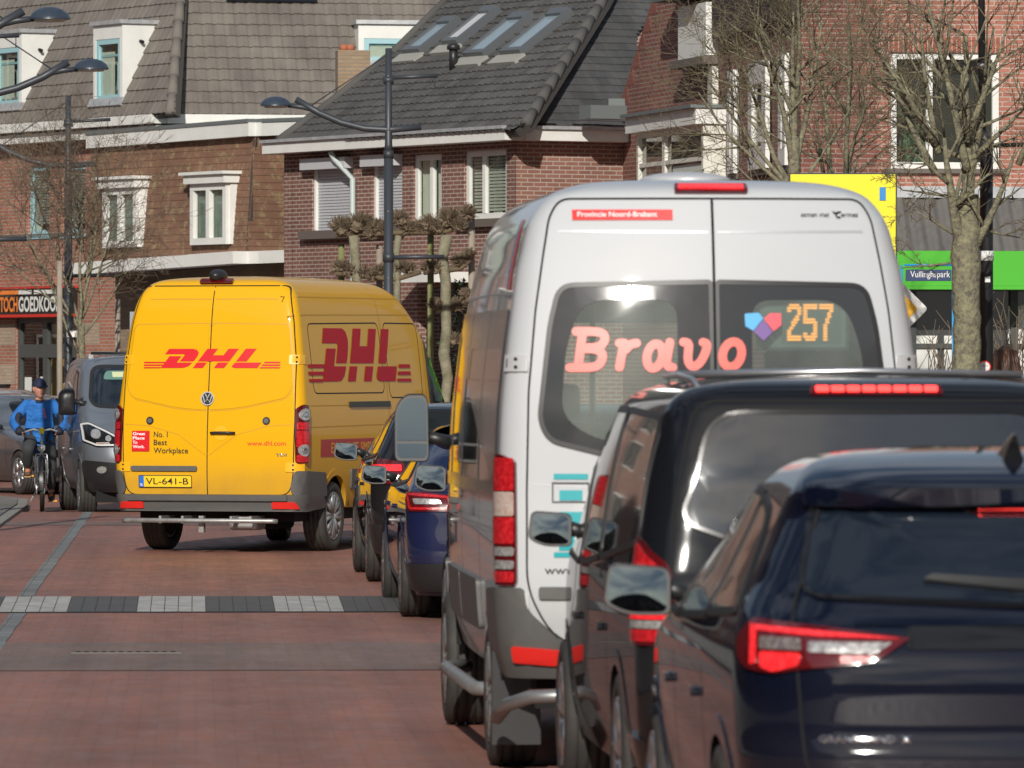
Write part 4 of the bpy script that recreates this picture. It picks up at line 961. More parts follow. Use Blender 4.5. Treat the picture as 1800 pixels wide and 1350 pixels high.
# ------------------------------------------------------------------ E : bright red brick building on the right
WE1 = Pl.vert(1254, 95.4, 1408, 88.5); WE2 = Pl.vert(1408, 88.5, 2000, 89.3)
hE = thing('corner_brick_building', 'bright red brick building with large white window above a green shop fascia, at the right', 'building', tuple(WE2.pt(0, 0)))
e2 = uvr(WE2, 1566, 92, 1757, 296); shopo = uvr(WE2, 1500, 504, 1900, 700); shopo = (shopo[0], .15, shopo[2], shopo[3])
n2 = uvr(WE1, 1326, 112, 1357, 300); n3 = uvr(WE1, 1379, 96, 1391, 292); n4 = uvr(WE1, 1289, 125, 1300, 306)
wall('brick_wall', WE1, 0, WE1.len, 0, 9, [n2, n3, n4], bk_red, hE, back=1); wall('brick_wall', WE2, 0, WE2.len, 0, 9, [e2, shopo], bk_red2, hE, back=.02)
for q in (n2, n3, n4): window(WE1, hE, *q, whitep, fw=.30 if q is n2 else .22, recess=-.03, curtains=((.3, .6),), sill=(brownwood, .08))
w_ = window(WE2, hE, *e2, whitep, fw=.085, mull=(.36,), recess=.10, sill=(brownwood, .06, .08))
pboxes('soldier_course', WE2, [(e2[0]-.1, e2[2]+.1, e2[3]+.005, e2[3]+.22, -.02, .003)], brick('brick_soldier', (.34, .11, .07), (.28, .085, .055), (.40, .30, .25), bw=.065, bh=.22), hE)
bm = bmesh.new(); random.seed(3)
for i in range(60): c_ = WE2.pt(e2[0]+random.uniform(.15, .55), e2[1]+random.uniform(.1, .85), -.18+random.uniform(-.03, .03)); blob(bm, c_, (.02, .01, .07), Matrix.Rotation(random.uniform(-1, 1), 3, 'Y'), 1)
fin('window_plant', bm, principled('houseplant', (.03, .09, .035), .5), w_, True)
pboxes('downpipe', WE1, [(WE1.uv(1256, 200)[0], WE1.uv(1264, 200)[0], 0, WE1.uv(1256, 118)[1], .01, .1)], cream, hE)
pboxes('eaves', WE1, [(WE1.uv(1266, 20)[0], WE1.len-.02, WE1.uv(1400, 30)[1], 8.9, 0, .12)], principled('eaves_brown', (.035, .025, .02), .8), hE)
# shop: flashing, corrugated canopy, green fascia, glazing
Wf = WE2.shifted(.9)
fz = [Wf.uv(1700, y)[1] for y in (326, 346, 438, 441, 502)]
cu_ = -(.0); ua_ = Wf.uv(1430, 500)[0]; ub_ = Wf.len+2
pboxes('zinc_flashing', WE2, [(ua_, ub_, fz[1], fz[0], 0, .45)], zinc, hE)
bm = bmesh.new(); n = int((ub_-ua_)/.04); prev = None
for i in range(n+1):
    u = ua_+i*.04; w = .035*math.sin(i*math.pi/2.0*.8); r_ = [bm.verts.new(WE2.pt(u, fz[1]+.02, .40+w)), bm.verts.new(WE2.pt(u, fz[2]-.02, .88+w))]
    if prev: bm.faces.new((prev[0], r_[0], r_[1], prev[1]))
    prev = r_
fin('corrugated_canopy', bm, principled('corrugated_grey', (.085, .08, .078), .75, var=(3, (.13, .12, .11), .25)), hE, True, smooth=True, angle=60)
gf = pboxes('green_fascia', WE2, [(ua_, ub_, fz[4], fz[3], 0, .93)], principled('fascia_green', (.075, .42, .032), .4), hE)
pboxes('fascia_lip', WE2, [(ua_, ub_, fz[4]-.05, fz[4]-.002, .1, .95)], MATS['fascia_green'], gf)
fr = [(shopo[0], shopo[2], 1.45, 1.52, -.10, -.03), (shopo[0], shopo[2], 2.10, 2.16, -.10, -.03)]
for k in range(6): u = WE2.uv(1640+k*72 if k else 1605, 500)[0]; fr.append((u-.05, u+.05, .15, shopo[3], -.11, -.028))
sf = pboxes('shop_window_frame', WE2, fr, framegrey, hE); pboxes('pane', WE2, [(shopo[0], shopo[2], .15, shopo[3], -.16, -.09)], principled('shop_glass', (.05, .055, .055), .06, spec=.8), sf)
pboxes('white_panel', WE2, [(WE2.uv(1612, 600)[0], WE2.uv(1650, 600)[0], .4, WE2.uv(1612, 590)[1], -.088, -.07), (WE2.uv(1662, 600)[0], WE2.uv(1683, 600)[0], .4, WE2.uv(1612, 590)[1], -.088, -.07), (WE2.uv(1774, 600)[0], WE2.uv(1850, 600)[0], .4, WE2.uv(1774, 538)[1], -.088, -.07)], whitep, sf)
# dark trees far behind, top left corner
HEAD = R(3.6)          # the queue runs slightly to the left of the view axis
# ================================================================== yellow parcel van
yel = paint('van_yellow', (.70, .37, .008), coat=.5, spec=.08); yel2 = principled('yellow_trim', (.80, .42, .012), .35, coat=.6)
redv = principled('red_vinyl', (.62, .012, .02), .35); blackv = principled('black_vinyl', (.02, .02, .02), .4); whitev = principled('white_vinyl', (.8, .8, .8), .4)
S0 = 180.7; XC = (364-900)/S0; YC = F/S0
van = thing('delivery_van', 'yellow parcel delivery van with red lettering on its rear doors, pulled out past the queue', 'van', (XC, YC, .05), R(-17))
DZ = .05
B = Body([(.42, .93, .06, 5.75), (.55, .96, .02, 5.85), (.8, .985, .0, 5.88), (1.1, .995, .005, 5.8), (1.3, .99, .02, 5.25), (1.6, .965, .05, 4.95), (1.9, .935, .09, 4.7), (2.2, .895, .13, 4.4), (2.4, .855, .17, 4.1), (2.52, .81, .21, 3.9), (2.6, .75, .26, 3.7), (2.65, .66, .33, 3.5), (2.68, .5, .5, 3.3), (2.70, .25, .9, 3.0)], rr=.1, rf=.3, cr=.035, cf=.25, pr=.02, pf=.03)
AX, RW = 1.05, .345
B.build(yel, van, arches=[(AX, RW, .43), (4.7, RW, .43)])
rm, sr, sll = B.rear, B.side(1), B.side(-1)
well(van, AX, RW, .43, .98); well(van, 4.7, RW, .43, .98)
underside(van, .8, .3, 5.3, .3, .5)
for sg in (-1, 1):
    wheel(van, sg*.84, AX, RW, .23, galv, sg, spokes=8); wheel(van, sg*.88, 4.7, RW, .23, galv, sg, steer=R(12), spokes=8)
    arch_trim(van, B, sg, AX, RW, .40, .47, yel, thick=.05); arch_trim(van, B, sg, 4.7, RW, .40, .47, black, thick=.05)
z_ = lambda py: CH-DZ-(py-HY)/S0
# rear doors: gaps, pressings
dr = lambda s_: [(0, .545), (0, 2.615)]
top = 2.60
outl = rpoly([(-.885, 1.3), (-.875, 1.85), (-.83, 2.25), (-.775, 2.5), (-.745, 2.60, .12), (.745, 2.60, .12), (.775, 2.5), (.83, 2.25), (.875, 1.85), (.885, 1.3), (.875, .75, .1), (.83, .565, .12), (-.83, .565, .12), (-.875, .75, .1)], .05, 6)
seam(van, rm, outl, .010, closed=True, name='door_gap'); seam(van, rm, [(0, .57), (0, 2.6)], .010, name='door_gap')
pressm = principled('crease_shade_yellow', (.50, .26, .008), .5)  # darker copy of the yellow; paints the shade along pressed creases
for sg in (-1, 1):
    seam(van, rm, [(sg*.02, 2.47), (sg*.4, 2.472), (sg*.66, 2.47)], .010, name='door_crease', mat=pressm)
    pn = rpoly([(sg*.012, 2.235), (sg*.80, 2.225, .06), (sg*.86, 1.62, .12), (sg*.80, 1.50, .12), (sg*.30, 1.395, .15), (sg*.012, 1.38)], .03, 6)
    seam(van, rm, pn[:-1], .008, name='door_crease', mat=pressm)
    patch('door_panel', offs(pn, -.012), rm, .006, .006, yel, van, grid=.09)
    seam(van, rm, [(sg*.02, .95+.0), (sg*.3, 1.15), (sg*.62, 1.235), (sg*.86, 1.25)], .006, name='door_crease', mat=pressm)
    # hinges
    for zz in (1.88, .835):
        h = patch('door_hinge', rect(sg*.80, zz-.045, sg*.99, zz+.045, .012), B.ring, .012, .012, yel2, van)
        for q in (-.045, .045): patch('hinge_bolt', circ(sg*.875, zz+q*.5, .009, 8), B.ring, .016, .004, darkgap, h, grid=0)
    lk = patch('door_stop', circ(sg*.60, 1.285, .038, 20), rm, .012, .012, black, van)
    patch('stop_pad', circ(sg*.60, 1.285, .024, 16), rm, .018, .006, greyplastic, lk)
    # tail light wrapping the corner
    o = rpoly([(sg*.895, .875), (sg*.885, 1.40), (sg*.95, 1.445), (sg*1.055, 1.43), (sg*1.075, 1.15), (sg*1.06, .875)], .03)
    tl = patch('tail_light', o, B.ring, .022, .03, darkred, van, grid=.05)
    for z0, z1, mm in ((1.20, 1.27, redl), (1.03, 1.19, redl), (.885, .955, redl)):
        patch('red_reflector_band', rect(sg*.905, z0, sg*1.05, z1, .015), B.ring, .026, .006, mm, tl, grid=.05)
    for zc in (1.345, 1.00):
        patch('clear_lamp', circ(sg*.975, zc, .058, 24), B.ring, .032, .012, clearl, tl, grid=.04)
        patch('lamp_ring', [circ(sg*.975, zc, .03, 20), circ(sg*.975, zc, .021, 20)], B.ring, .036, .004, galv, tl, grid=0)
        patch('bulb', circ(sg*.975, zc, .016, 12), B.ring, .036, .004, chrome, tl, grid=0)
    # bumper corner, reflector
    rf_ = patch('bumper_reflector', rpoly([(sg*.66, .450), (sg*.66, .512), (sg*.88, .512), (sg*.90, .450)], .015), B.ring, .056, .012, reflector, van)
for sg in (-1, 1):
    patch('bumper_corner', rpoly([(sg*.885, .55), (sg*.845, .62), (sg*.89, .80), (sg*1.0, .80), (sg*1.55, .78), (sg*1.60, .55)] if sg > 0 else [(-.885, .55), (-.845, .62), (-.89, .80), (-1.0, .80), (-1.55, .78), (-1.60, .55)], .03), B.ring, .03, .03, greyplastic, van)
bp = patch('rear_bumper', rpoly([(-1.45, .57), (-1.60, .45), (-1.02, .40), (-.8, .405), (.8, .405), (1.02, .40), (1.60, .45), (1.45, .57), (.86, .57), (-.86, .57)], .04), B.ring, .042, .06, greyplastic, van, grid=.06)
patch('bumper_step', rect(-.82, .525, .82, .565, .01), B.ring, .07, .03, greyplastic, van)
# writing on the doors
polys('door_logo', dhl(-.685, 1.795, .72, 1.985), rm, .009, 0, redv, van, step=.0003)
bd = patch('maker_badge', circ(-.005, 1.50, .066, 32), rm, .014, .012, black, van)
patch('badge_ring', [circ(-.005, 1.50, .068, 32), circ(-.005, 1.50, .057, 32)], rm, .019, .006, badgem, bd)
for pl in ([(-.042, 1.535), (-.005-.014, 1.503), (-.005, 1.532), (.009, 1.503), (.032, 1.535)], ):
    polys('badge_letters', stroke([(-.028, 1.545), (-.005, 1.503), (.018, 1.545)], .010)+stroke([(-.052, 1.53), (-.030, 1.462), (-.005, 1.497), (.020, 1.462), (.042, 1.53)], .010), rm, .019, .004, badgem, bd, grid=0, step=.0006)
hd = patch('handle_recess', circ(.14, 1.165, .072, 24), rm, .003, 0, yel2, van)
roundtube('door_handle', van, [rm(.04, 1.165, .022), rm(.09, 1.168, .034), rm(.20, 1.168, .034), rm(.29, 1.165, .022)], .013, black)
gb = patch('red_sticker', rect(-.785, .985, -.60, 1.185), rm, .008, 0, redv, van)
for i, t_ in enumerate(('Great', 'Place', 'To', 'Work.')): writing('sticker_writing', t_, rm, -.775, 1.142-.042*i, -.775+(.13, .125, .048, .125)[i], 1.172-.042*i, whitev, gb, .0095, .02)
for i, (t_, w_) in enumerate((('No. 1', .145), ('Best', .14), ('Workplace', .36))): writing('door_writing', t_, rm, -.555, 1.125-.078*i-(.018 if i == 2 else 0), -.555+w_, 1.178-.078*i, blackv, van, .008, .004)
writing('web_address', 'www.dhl.com', rm, .41, 1.045, .80, 1.09, redv, van, .003, .004)
writing('engine_badge', 'TDI', rm, .70, .94, .81, .968, chrome, van, .003, .03, thick=.002)
patch('plate_lamp_strip', rect(-.79, .795, -.10, .845, .02), rm, .022, .02, greyplastic, van)
pl = patch('number_plate', rect(-.71, .635, -.155, .755, .01), rm, .014, .01, principled('plate_yellow', (.85, .55, .02), .35), van)
patch('plate_border', [rect(-.71, .635, -.155, .755, .01), rect(-.703, .642, -.162, .748, .008)], rm, .0155, 0, blackv, pl)
patch('plate_band', rect(-.703, .642, -.655, .748), rm, .0158, 0, principled('plate_blue', (.02, .15, .6), .4), pl)
writing('plate_writing', 'VL-641-B', rm, -.635, .665, -.19, .728, blackv, pl, .0162, .008)
writing('plate_country', 'NL', rm, -.695, .65, -.664, .675, whitev, pl, .0165, .01)
# rear tow step
bs = roundtube('rear_step', van, [(-.84, -.06, .31), (-.80, -.09, .315), (.70, -.09, .315), (.74, -.06, .31)], .024, galv)
bm = bmesh.new()
for xx in (-.45, -.22, .28, .48): box(bm, (xx-.012, -.10, .29), (xx+.012, .35, .36))
box(bm, (-.08, -.02, .20), (-.03, .04, .36)); box(bm, (.18, .1, .22), (.48, .4, .36), bev=.04)
fin('step_bracket', bm, galv, bs)
# roof light and camera on the rear edge
patch('third_brake_light', rect(-.17, 2.612, .17, 2.648, .012), rm, .03, .04, darkred, van, grid=.05)
bm = bmesh.new(); blob(bm, (-.01, .36, 2.70), (.085, .14, .065), sub=3); o = fin('roof_camera', bm, black, van, smooth=True, angle=80)
# right side
seam(van, sr, [(.15, 2.30), (.4, 2.315), (3.9, 2.34)], .012, name='side_crease', mat=pressm); seam(van, sr, [(.1, 2.49), (3.9, 2.50)], .012, name='side_crease', mat=pressm)
for yy in (2.68, 3.98): seam(van, B.side(1), [(yy, .58), (yy+.01, 1.3), (yy, 2.3), (yy-.02, 2.6), (yy-.02, 2.66)], .012, mat=pressm, name='door_gap')
seam(van, sr, rpoly([(.42, 1.55), (.42, 2.23), (2.6, 2.25), (2.6, 1.55)], .1, 6), .012, closed=True, name='panel_gap'); seam(van, sr, rpoly([(2.76, 1.5), (2.76, 2.25), (3.85, 2.25), (3.85, 1.5)], .1, 6), .012, closed=True, name='panel_gap')
patch('slide_rail', rect(1.44, 1.41, 2.72, 1.465, .01), sr, .014, .014, black, van)
seam(van, sr, [(.25, 1.43), (1.42, 1.43)], .01, mat=pressm, name='side_crease'); seam(van, sr, [(.15, 1.22), (4.0, 1.24)], .01, mat=pressm, name='side_crease')
polys('side_logo', dhl(.30, 1.66, 3.49, 2.19), sr, .004, 0, principled('red_vinyl_shaded', (.48, .008, .03), .5, spec=.15), van, step=.0003)  # red lettering darkened in colour for the van's shaded side
bn = patch('side_banner', rect(.55, .93, 3.2, 1.10), sr, .004, 0, principled('banner_red', (.42, .015, .02), .35), van)
writing('banner_writing', 'EXCELLENCE. SIMPLY DELIVERED.', sr, .85, .965, 2.95, 1.065, principled('yellow_vinyl', (.85, .5, .03), .4), bn, .0055, .0)
for sg, s_ in ((1, sr), (-1, sll)):
    patch('side_cladding', rpoly([(1.50, .60), (1.46, .80), (4.25, .80), (4.2, .6)], .03), s_, .02, .02, greyplastic, van)
    w_ = patch('door_window', rpoly([(4.12, 1.38), (4.08, 2.10), (4.42, 2.08), (4.75, 1.75), (4.95, 1.38)], .07), s_, .006, .004, principled('cab_glass', (.010, .013, .012), .06, spec=.12), van)
    patch('window_seal', [rpoly([(4.07, 1.33), (4.03, 2.15), (4.45, 2.13), (4.80, 1.78), (5.02, 1.33)], .09), rpoly([(4.12, 1.38), (4.08, 2.10), (4.42, 2.08), (4.75, 1.75), (4.95, 1.38)], .07)], s_, .009, .006, black, van)
patch('side_marker', circ(.30, .72, .03, 12), sr, .026, .006, orangel, van)
mirror_unit(van, 1.25, 4.75, 1.45, .22, .38, 1, depth=.12, mat=black, arm=.16)
patch('windscreen', rpoly([(-.82, 1.38), (.82, 1.38), (.74, 2.12), (-.74, 2.12)], .1), B.front, .008, .006, MATS['cab_glass'], van)
# roof ribs
bm = bmesh.new()
for i in range(7):
    x = -.54+.18*i; tube(bm, [(x, .6+.4*abs(x), B.z1-.03-.06*x*x), (x, 3.0, B.z1-.02-.06*x*x)], .018, 6)
fin('roof_rib', bm, yel, van, smooth=True)
bm = bmesh.new(); box(bm, (.2, .6, .22), (.5, 1.2, .36), bev=.04); fin('silencer', bm, darkgap, van, smooth=True)

# ================================================================== silver minibus
silver = paint('bus_silver', (.50, .515, .53), metal=.0, rough=.5, spec=.3); silver2 = principled('silver_trim', (.62, .62, .63), .4, .3)
coral = principled('coral_vinyl', (.80, .13, .10), .4); teal = principled('teal_vinyl', (.0, .32, .36), .4)
S0 = 387.0; bus = thing('minibus', 'silver high-roof public minibus showing 257 in its rear window, waiting in the queue', 'minibus', ((1259-900)/S0, F/S0, 0), HEAD)
B = Body([(.45, .93, .10, 5.78), (.6, .97, .03, 5.86), (.85, .99, .0, 5.88), (1.1, .997, .0, 5.7), (1.3, .995, .01, 5.2), (1.6, .985, .025, 4.95), (1.88, .96, .055, 4.7), (2.14, .925, .100, 4.4), (2.30, .90, .134, 4.25), (2.4, .875, .160, 4.1), (2.5, .85, .190, 4.0), (2.58, .81, .22, 3.85), (2.65, .745, .25, 3.6), (2.70, .62, .34, 3.4), (2.73, .42, .6, 3.1), (2.74, .2, 1.0, 2.9)], rr=.11, rf=.3, cr=.13, cf=.25, pr=.022, pf=.1)
wl = rpoly([(-.70, 2.235, .07), (-.745, 2.05), (-.795, 1.62, .08), (-.75, 1.53, .10), (-.45, 1.455), (-.013, 1.41, .02), (-.013, 2.25, .02)], .05, 6)
wr = [(-a, b) for a, b in wl]
sideg = rpoly([(.42, 1.26), (.44, 2.12), (4.0, 2.12), (4.35, 1.9), (4.9, 1.26)], .06)
fg = rpoly([(-.8, 1.38), (.8, 1.38), (.72, 2.15), (-.72, 2.15)], .08)
B.build(silver, bus, arches=[(1.0, .345, .43), (4.67, .345, .43)], holes=[('rear', offs(wl, -.045)), ('rear', offs(wr, -.045)), ('front', offs(fg, -.05)), ('left', offs(sideg, -.05)), ('right', offs(sideg, -.05))])
rm = B.rear; rg = B.ring
well(bus, 1.0, .345, .43, .98); well(bus, 4.67, .345, .43, .98); underside(bus, .8, .3, 5.3, .3, .5)
frit = principled('window_border', (.045, .047, .05), .10)
glassb = see_glass('bus_glass', (.66, .76, .72), dust=.18, gr=.05)
for q, nm in ((wl, 'rear_window'), (wr, 'rear_window')):
    sg = -1 if q is wl else 1
    inner = rpoly([(sg*.60, 2.17, .12), (sg*.675, 1.95), (sg*.70, 1.64, .12), (sg*.55, 1.535, .12), (sg*.17, 1.50, .05), (sg*.17, 2.17, .09)], .08, 6)
    g = patch(nm, offs(q, -.004), rm, .004, 0, glassb, bus, grid=.09)
    patch('window_border', [offs(q, -.006), inner], rm, .0065, .002, frit, g, grid=.09)
    patch('window_seal', [offs(q, .012), offs(q, -.010)], rm, .010, .012, black, g, grid=.09)
for q, s_, nm in ((sideg, B.side(-1), 'side_window'), (sideg, B.side(1), 'side_window')):
    g = patch(nm, q, s_, .006, 0, principled('side_dark_glass', (.010, .010, .011), .05, spec=.25), bus, grid=.15)
    patch('window_border', [offs(q, .01), offs(q, -.07)], s_, .009, .006, frit, g, grid=.15)
    for yy in (1.55, 2.9, 3.95): patch('window_pillar', rect(yy-.05, 1.27, yy+.05, 2.12), s_, .010, .004, frit, g)
patch('windscreen', fg, B.front, .005, 0, see_glass('clear_glass', (.75, .82, .8)), bus, grid=.15); patch('windscreen_border', [offs(fg, .02), offs(fg, -.06)], B.front, .008, .006, frit, bus)
# interior
seatm = principled('seat_fabric', (.10, .125, .12), .9); shell = principled('cabin_lining', (.24, .26, .25), .8)
bm = bmesh.new(); box(bm, (-.85, .25, .62), (.85, 5.0, .68)); fin('cabin_floor', bm, principled('cabin_floor', (.05, .05, .055), .8), bus)
bm = bmesh.new(); box(bm, (-.6, .5, 2.46), (.6, 3.6, 2.5)); fin('cabin_ceiling', bm, shell, bus)
for yy, xs in ((1.3, (.55,)), (2.1, (-.6, .2, .6)), (3.0, (-.6, .2, .6)), (3.95, (-.5, .5))):
    for xx in xs:
        bm = bmesh.new(); box(bm, (xx-.2, yy, .95), (xx+.2, yy+.42, 1.1), bev=.04); box(bm, (xx-.2, yy-.08, 1.0), (xx+.2, yy+.02, 1.58), bev=.04); box(bm, (xx-.13, yy-.07, 1.6), (xx+.13, yy+.01, 1.78), bev=.03)
        box(bm, (xx-.15, yy+.05, .68), (xx+.15, yy+.3, .96)); fin('seat', bm, seatm, bus, smooth=True)
roundtube('grab_pole', bus, [(-.22, .9, 1.2), (-.30, .9, 1.62), (-.33, .9, 1.7)], .014, principled('pole_yellow', (.85, .8, .05), .4))
roundtube('grab_pole', bus, [(-.40, 2.2, .7), (-.40, 2.2, 2.46)], .014, principled('pole_yellow', (.85, .8, .05), .4))
# doors
outl = rpoly([(-.855, 1.3), (-.845, 1.75), (-.81, 2.12), (-.775, 2.35), (-.74, 2.55), (-.69, 2.635, .12), (.69, 2.635, .12), (.74, 2.55), (.775, 2.35), (.81, 2.12), (.845, 1.75), (.855, 1.3), (.855, .85, .1), (.72, .60, .2), (-.72, .60, .2), (-.855, .85, .1)], .04, 6)
seam(bus, rm, outl, .009, closed=True, name='door_gap'); seam(bus, rm, [(0, .61), (0, 2.63)], .012, name='door_gap', off=.013)
sv = principled('crease_shade_silver', (.45, .46, .48), .4, .3)  # darker silver for flat strips that paint shade along the creases
for sg in (-1, 1):
    seam(bus, rm, [(sg*.02, 2.48), (sg*.7, 2.485)], .012, name='door_crease', mat=sv); seam(bus, rm, [(sg*.02, 1.30), (sg*.5, 1.315), (sg*.84, 1.33)], .008, name='door_crease', mat=sv)
    for zz in (1.88, .80):
        h = patch('door_hinge', rect(sg*.845, zz-.038, sg*.965, zz+.038, .008), rg, .014, .014, silver2, bus)
        for q in (-.018, .018): patch('hinge_bolt', circ(sg*.895, zz+q, .008, 10), rg, .018, .004, darkgap, h, grid=0)
        patch('hinge_slot', rect(sg*.94, zz-.02, sg*.947, zz+.02), rg, .016, 0, darkgap, h, grid=0)
    o = rpoly([(sg*.895, .87), (sg*.90, 1.44), (sg*.985, 1.47), (sg*1.045, 1.46), (sg*1.045, .87)], .02)
    tl = patch('tail_light', o, rg, .02, .03, darkred, bus, grid=.05)
    for z0, z1, mm in ((1.30, 1.45, redl), (1.185, 1.295, orangel), (1.06, 1.18, redl), (1.005, 1.045, clearl), (.945, .985, clearl), (.885, .935, redl)):
        patch('lamp_segment', rpoly([(sg*.905, z0), (sg*.905, z1), (sg*1.035, z1), (sg*1.035, z0)], .012), rg, .025, .006, mm, tl, grid=.05)
    patch('bumper_reflector', rpoly([(sg*.70, .52, .03), (sg*.70, .585), (sg*.905, .60), (sg*.895, .535)], .012), rg, .04, .012, reflector, bus)
    patch('rear_quarter_bumper', rpoly([(sg*.70, .62, .1), (sg*.855, .76, .1), (sg*.865, .86), (sg*1.05, .86), (sg*1.55, .84), (sg*1.62, .5), (sg*.95, .45), (sg*.66, .45), (sg*.66, .61)], .03), rg, .026, .04, greyplastic, bus, grid=.06)
    s_ = B.side(sg)
    for y0, y1 in ((1.50, 2.85), (2.9, 4.15)): patch('side_cladding', rpoly([(y0, .62), (y0, .86), (y1, .86), (y1, .62)], .03), s_, .022, .022, greyplastic, bus)
    patch('front_bumper_side', rpoly([(5.15, .48), (5.1, .85), (5.6, .85), (5.6, .48)], .03), s_, .02, .02, greyplastic, bus)
    arch_trim(bus, B, sg, 1.0, .345, .40, .46, silver, thick=.05); arch_trim(bus, B, sg, 4.67, .345, .40, .46, greyplastic, thick=.05)
    wheel(bus, sg*.87, 1.0, .345, .225, galv, sg, spokes=8); wheel(bus, sg*.88, 4.67, .345, .225, galv, sg, spokes=8)
    bm = bmesh.new(); box(bm, (sg*.76, .58, .12), (sg*.985, .60, .55)); fin('mudflap', bm, black, bus)
    roundtube('side_step_tube', bus, [(sg*.85, 1.55, .33), (sg*1.0, 1.65, .33), (sg*1.02, 3.9, .33), (sg*.9, 4.1, .33)], .035, galv)
    seam(bus, s_, [(.3, 2.2), (2.0, 2.21), (4.0, 2.2)], .012, mat=sv, name='side_crease'); seam(bus, s_, [(.25, 1.12), (5.0, 1.12)], .01, mat=sv, name='side_crease')
    for yy in (1.5, 2.9, 4.0): seam(bus, s_, [(yy, .6), (yy, 2.12), (yy-.01, 2.5), (yy, 2.66)], .011, name='door_gap')
    patch('red_stripe', rpoly([(4.25, 1.98), (4.45, 1.93), (4.92, 1.30), (4.72, 1.24)], .03), s_, .012, 0, principled('stripe_red', (.75, .06, .04), .75, spec=.03), bus)
    patch('red_front_panel', rpoly([(5.1, .9), (5.1, 1.25), (5.45, 1.2), (5.6, .9)], .05), s_, .006, 0, coral, bus)
    patch('roof_stripe_red', rpoly([(.55, 2.22), (.75, 2.55), (.85, 2.55), (.68, 2.22)], .01), s_, .004, 0, coral, bus); patch('roof_stripe_blue', rpoly([(.70, 2.22), (.88, 2.55), (.95, 2.55), (.78, 2.22)], .01), s_, .004, 0, principled('blue_vinyl', (.05, .25, .55), .4), bus)
patch('bumper_middle', rpoly([(-.68, .60), (-.68, .45), (.68, .45), (.68, .60)], .02), rg, .035, .06, greyplastic, bus)
tb = roundtube('rear_step_tube', bus, [(-.98, .30, .26), (-.95, .05, .33), (-.85, -.12, .375), (-.70, -.14, .38), (.70, -.14, .38), (.85, -.12, .375), (.95, .05, .33)], .032, principled('step_steel', (.34, .34, .34), .4, .8), 14)
bm = bmesh.new()
for xx in (-.55, .55): box(bm, (xx-.02, -.12, .33), (xx+.02, .4, .40))
fin('step_bracket', bm, black, tb)
tb3 = patch('third_brake_light', rpoly([(-.17, 2.655), (-.165, 2.69), (.165, 2.69), (.17, 2.655)], .012), rm, .02, .04, darkred, bus, grid=.04)
patch('brake_light_strip', rect(-.15, 2.664, .15, 2.683), rm, .026, .01, redlit, tb3, grid=.04)
sign = patch('province_sticker', rect(-.635, 2.535, -.18, 2.583), rm, .006, 0, principled('sticker_red', (.75, .03, .03), .4), bus)
writing('sticker_writing', 'Provincie Noord-Brabant', rm, -.61, 2.549, -.25, 2.573, whitev, sign, .0075, .015)
writing('operator_writing', 'samen met', rm, .41, 2.551, .545, 2.568, blackv, bus, .006, .005, shear=.25); writing('operator_writing', 'ermes', rm, .60, 2.551, .68, 2.566, blackv, bus, .006, .005, shear=.25)
polys('operator_mark', [[(.557, 2.578), (.575, 2.572), (.592, 2.575), (.583, 2.562), (.566, 2.565)], stroke([(.60, 2.572), (.585, 2.573), (.574, 2.562), (.58, 2.549), (.597, 2.549)], .008)[0]], rm, .006, 0, blackv, bus, step=.0004, grid=0)
# rear window word: rounded slab strokes
def caps(name, strokes, m, off, w, mat, parent, thick=.001):
    pl = []
    for s_ in strokes:
        ww = w
        if isinstance(s_, tuple) and s_[0] == 'w': ww = s_[1]; s_ = s_[2]
        dense = [s_[0]]
        for p in s_[1:]: dense.append(p)
        sm = []
        for i in range(len(dense)-1):
            for k in range(4): t = k/4; sm.append((dense[i][0]*(1-t)+dense[i+1][0]*t, dense[i][1]*(1-t)+dense[i+1][1]*t))
        sm.append(dense[-1])
        if len(dense) > 2:
            for _ in range(3): sm = [sm[0]]+[tuple((sm[i-1][k]+2*sm[i][k]+sm[i+1][k])/4 for k in (0, 1)) for i in range(1, len(sm)-1)]+[sm[-1]]
        if math.dist(s_[0], s_[-1]) < .01:
            lp = s_[:-1]; pl.append([offs(lp, ww/2), offs(lp, -ww/2)]); continue
        L, Rr = [], []
        for i, p in enumerate(sm):
            a = Vector(sm[max(i-1, 0)]); b = Vector(sm[min(i+1, len(sm)-1)]); t = (b-a).normalized(); n = Vector((-t.y, t.x)); p = Vector(p)
            if i == 0:
                for k in range(6): an = math.pi/2+math.pi*k/6; L.insert(0, tuple(p+ww/2*(t*math.cos(an)+n*math.sin(an)))) if k else None
            L.append(tuple(p+n*ww/2)); Rr.append(tuple(p-n*ww/2))
        a, b = Vector(sm[0]), Vector(sm[1]); t = (b-a).normalized(); n = Vector((-t.y, t.x)); st = [tuple(a+ww/2*(t*math.cos(q)+n*math.sin(q))) for q in [math.pi*1.5-math.pi*k/8 for k in range(1, 8)]]
        e, d = Vector(sm[-1]), Vector(sm[-2]); t = (e-d).normalized(); n = Vector((-t.y, t.x)); en = [tuple(e+ww/2*(t*math.cos(q)+n*math.sin(q))) for q in [math.pi/2-math.pi*k/8 for k in range(1, 8)]]
        Lq = [tuple(Vector(p)+Vector((0, 0))) for p in L if True]
        L = [tuple(Vector(sm[i])+(lambda tt: Vector((-tt.y, tt.x)))((Vector(sm[min(i+1, len(sm)-1)])-Vector(sm[max(i-1, 0)])).normalized())*ww/2) for i in range(len(sm))]
        pl.append(L+en+Rr[::-1]+st)
    return polys(name, pl, m, off, 0, mat, parent, grid=.3, step=.0005)
def cv(pts, cx0=1262): return [((940+x/4.286-cx0)/387.0, CH-(560+y/4.286-HY)/387.0) for x, y in pts]
wd_ = .040
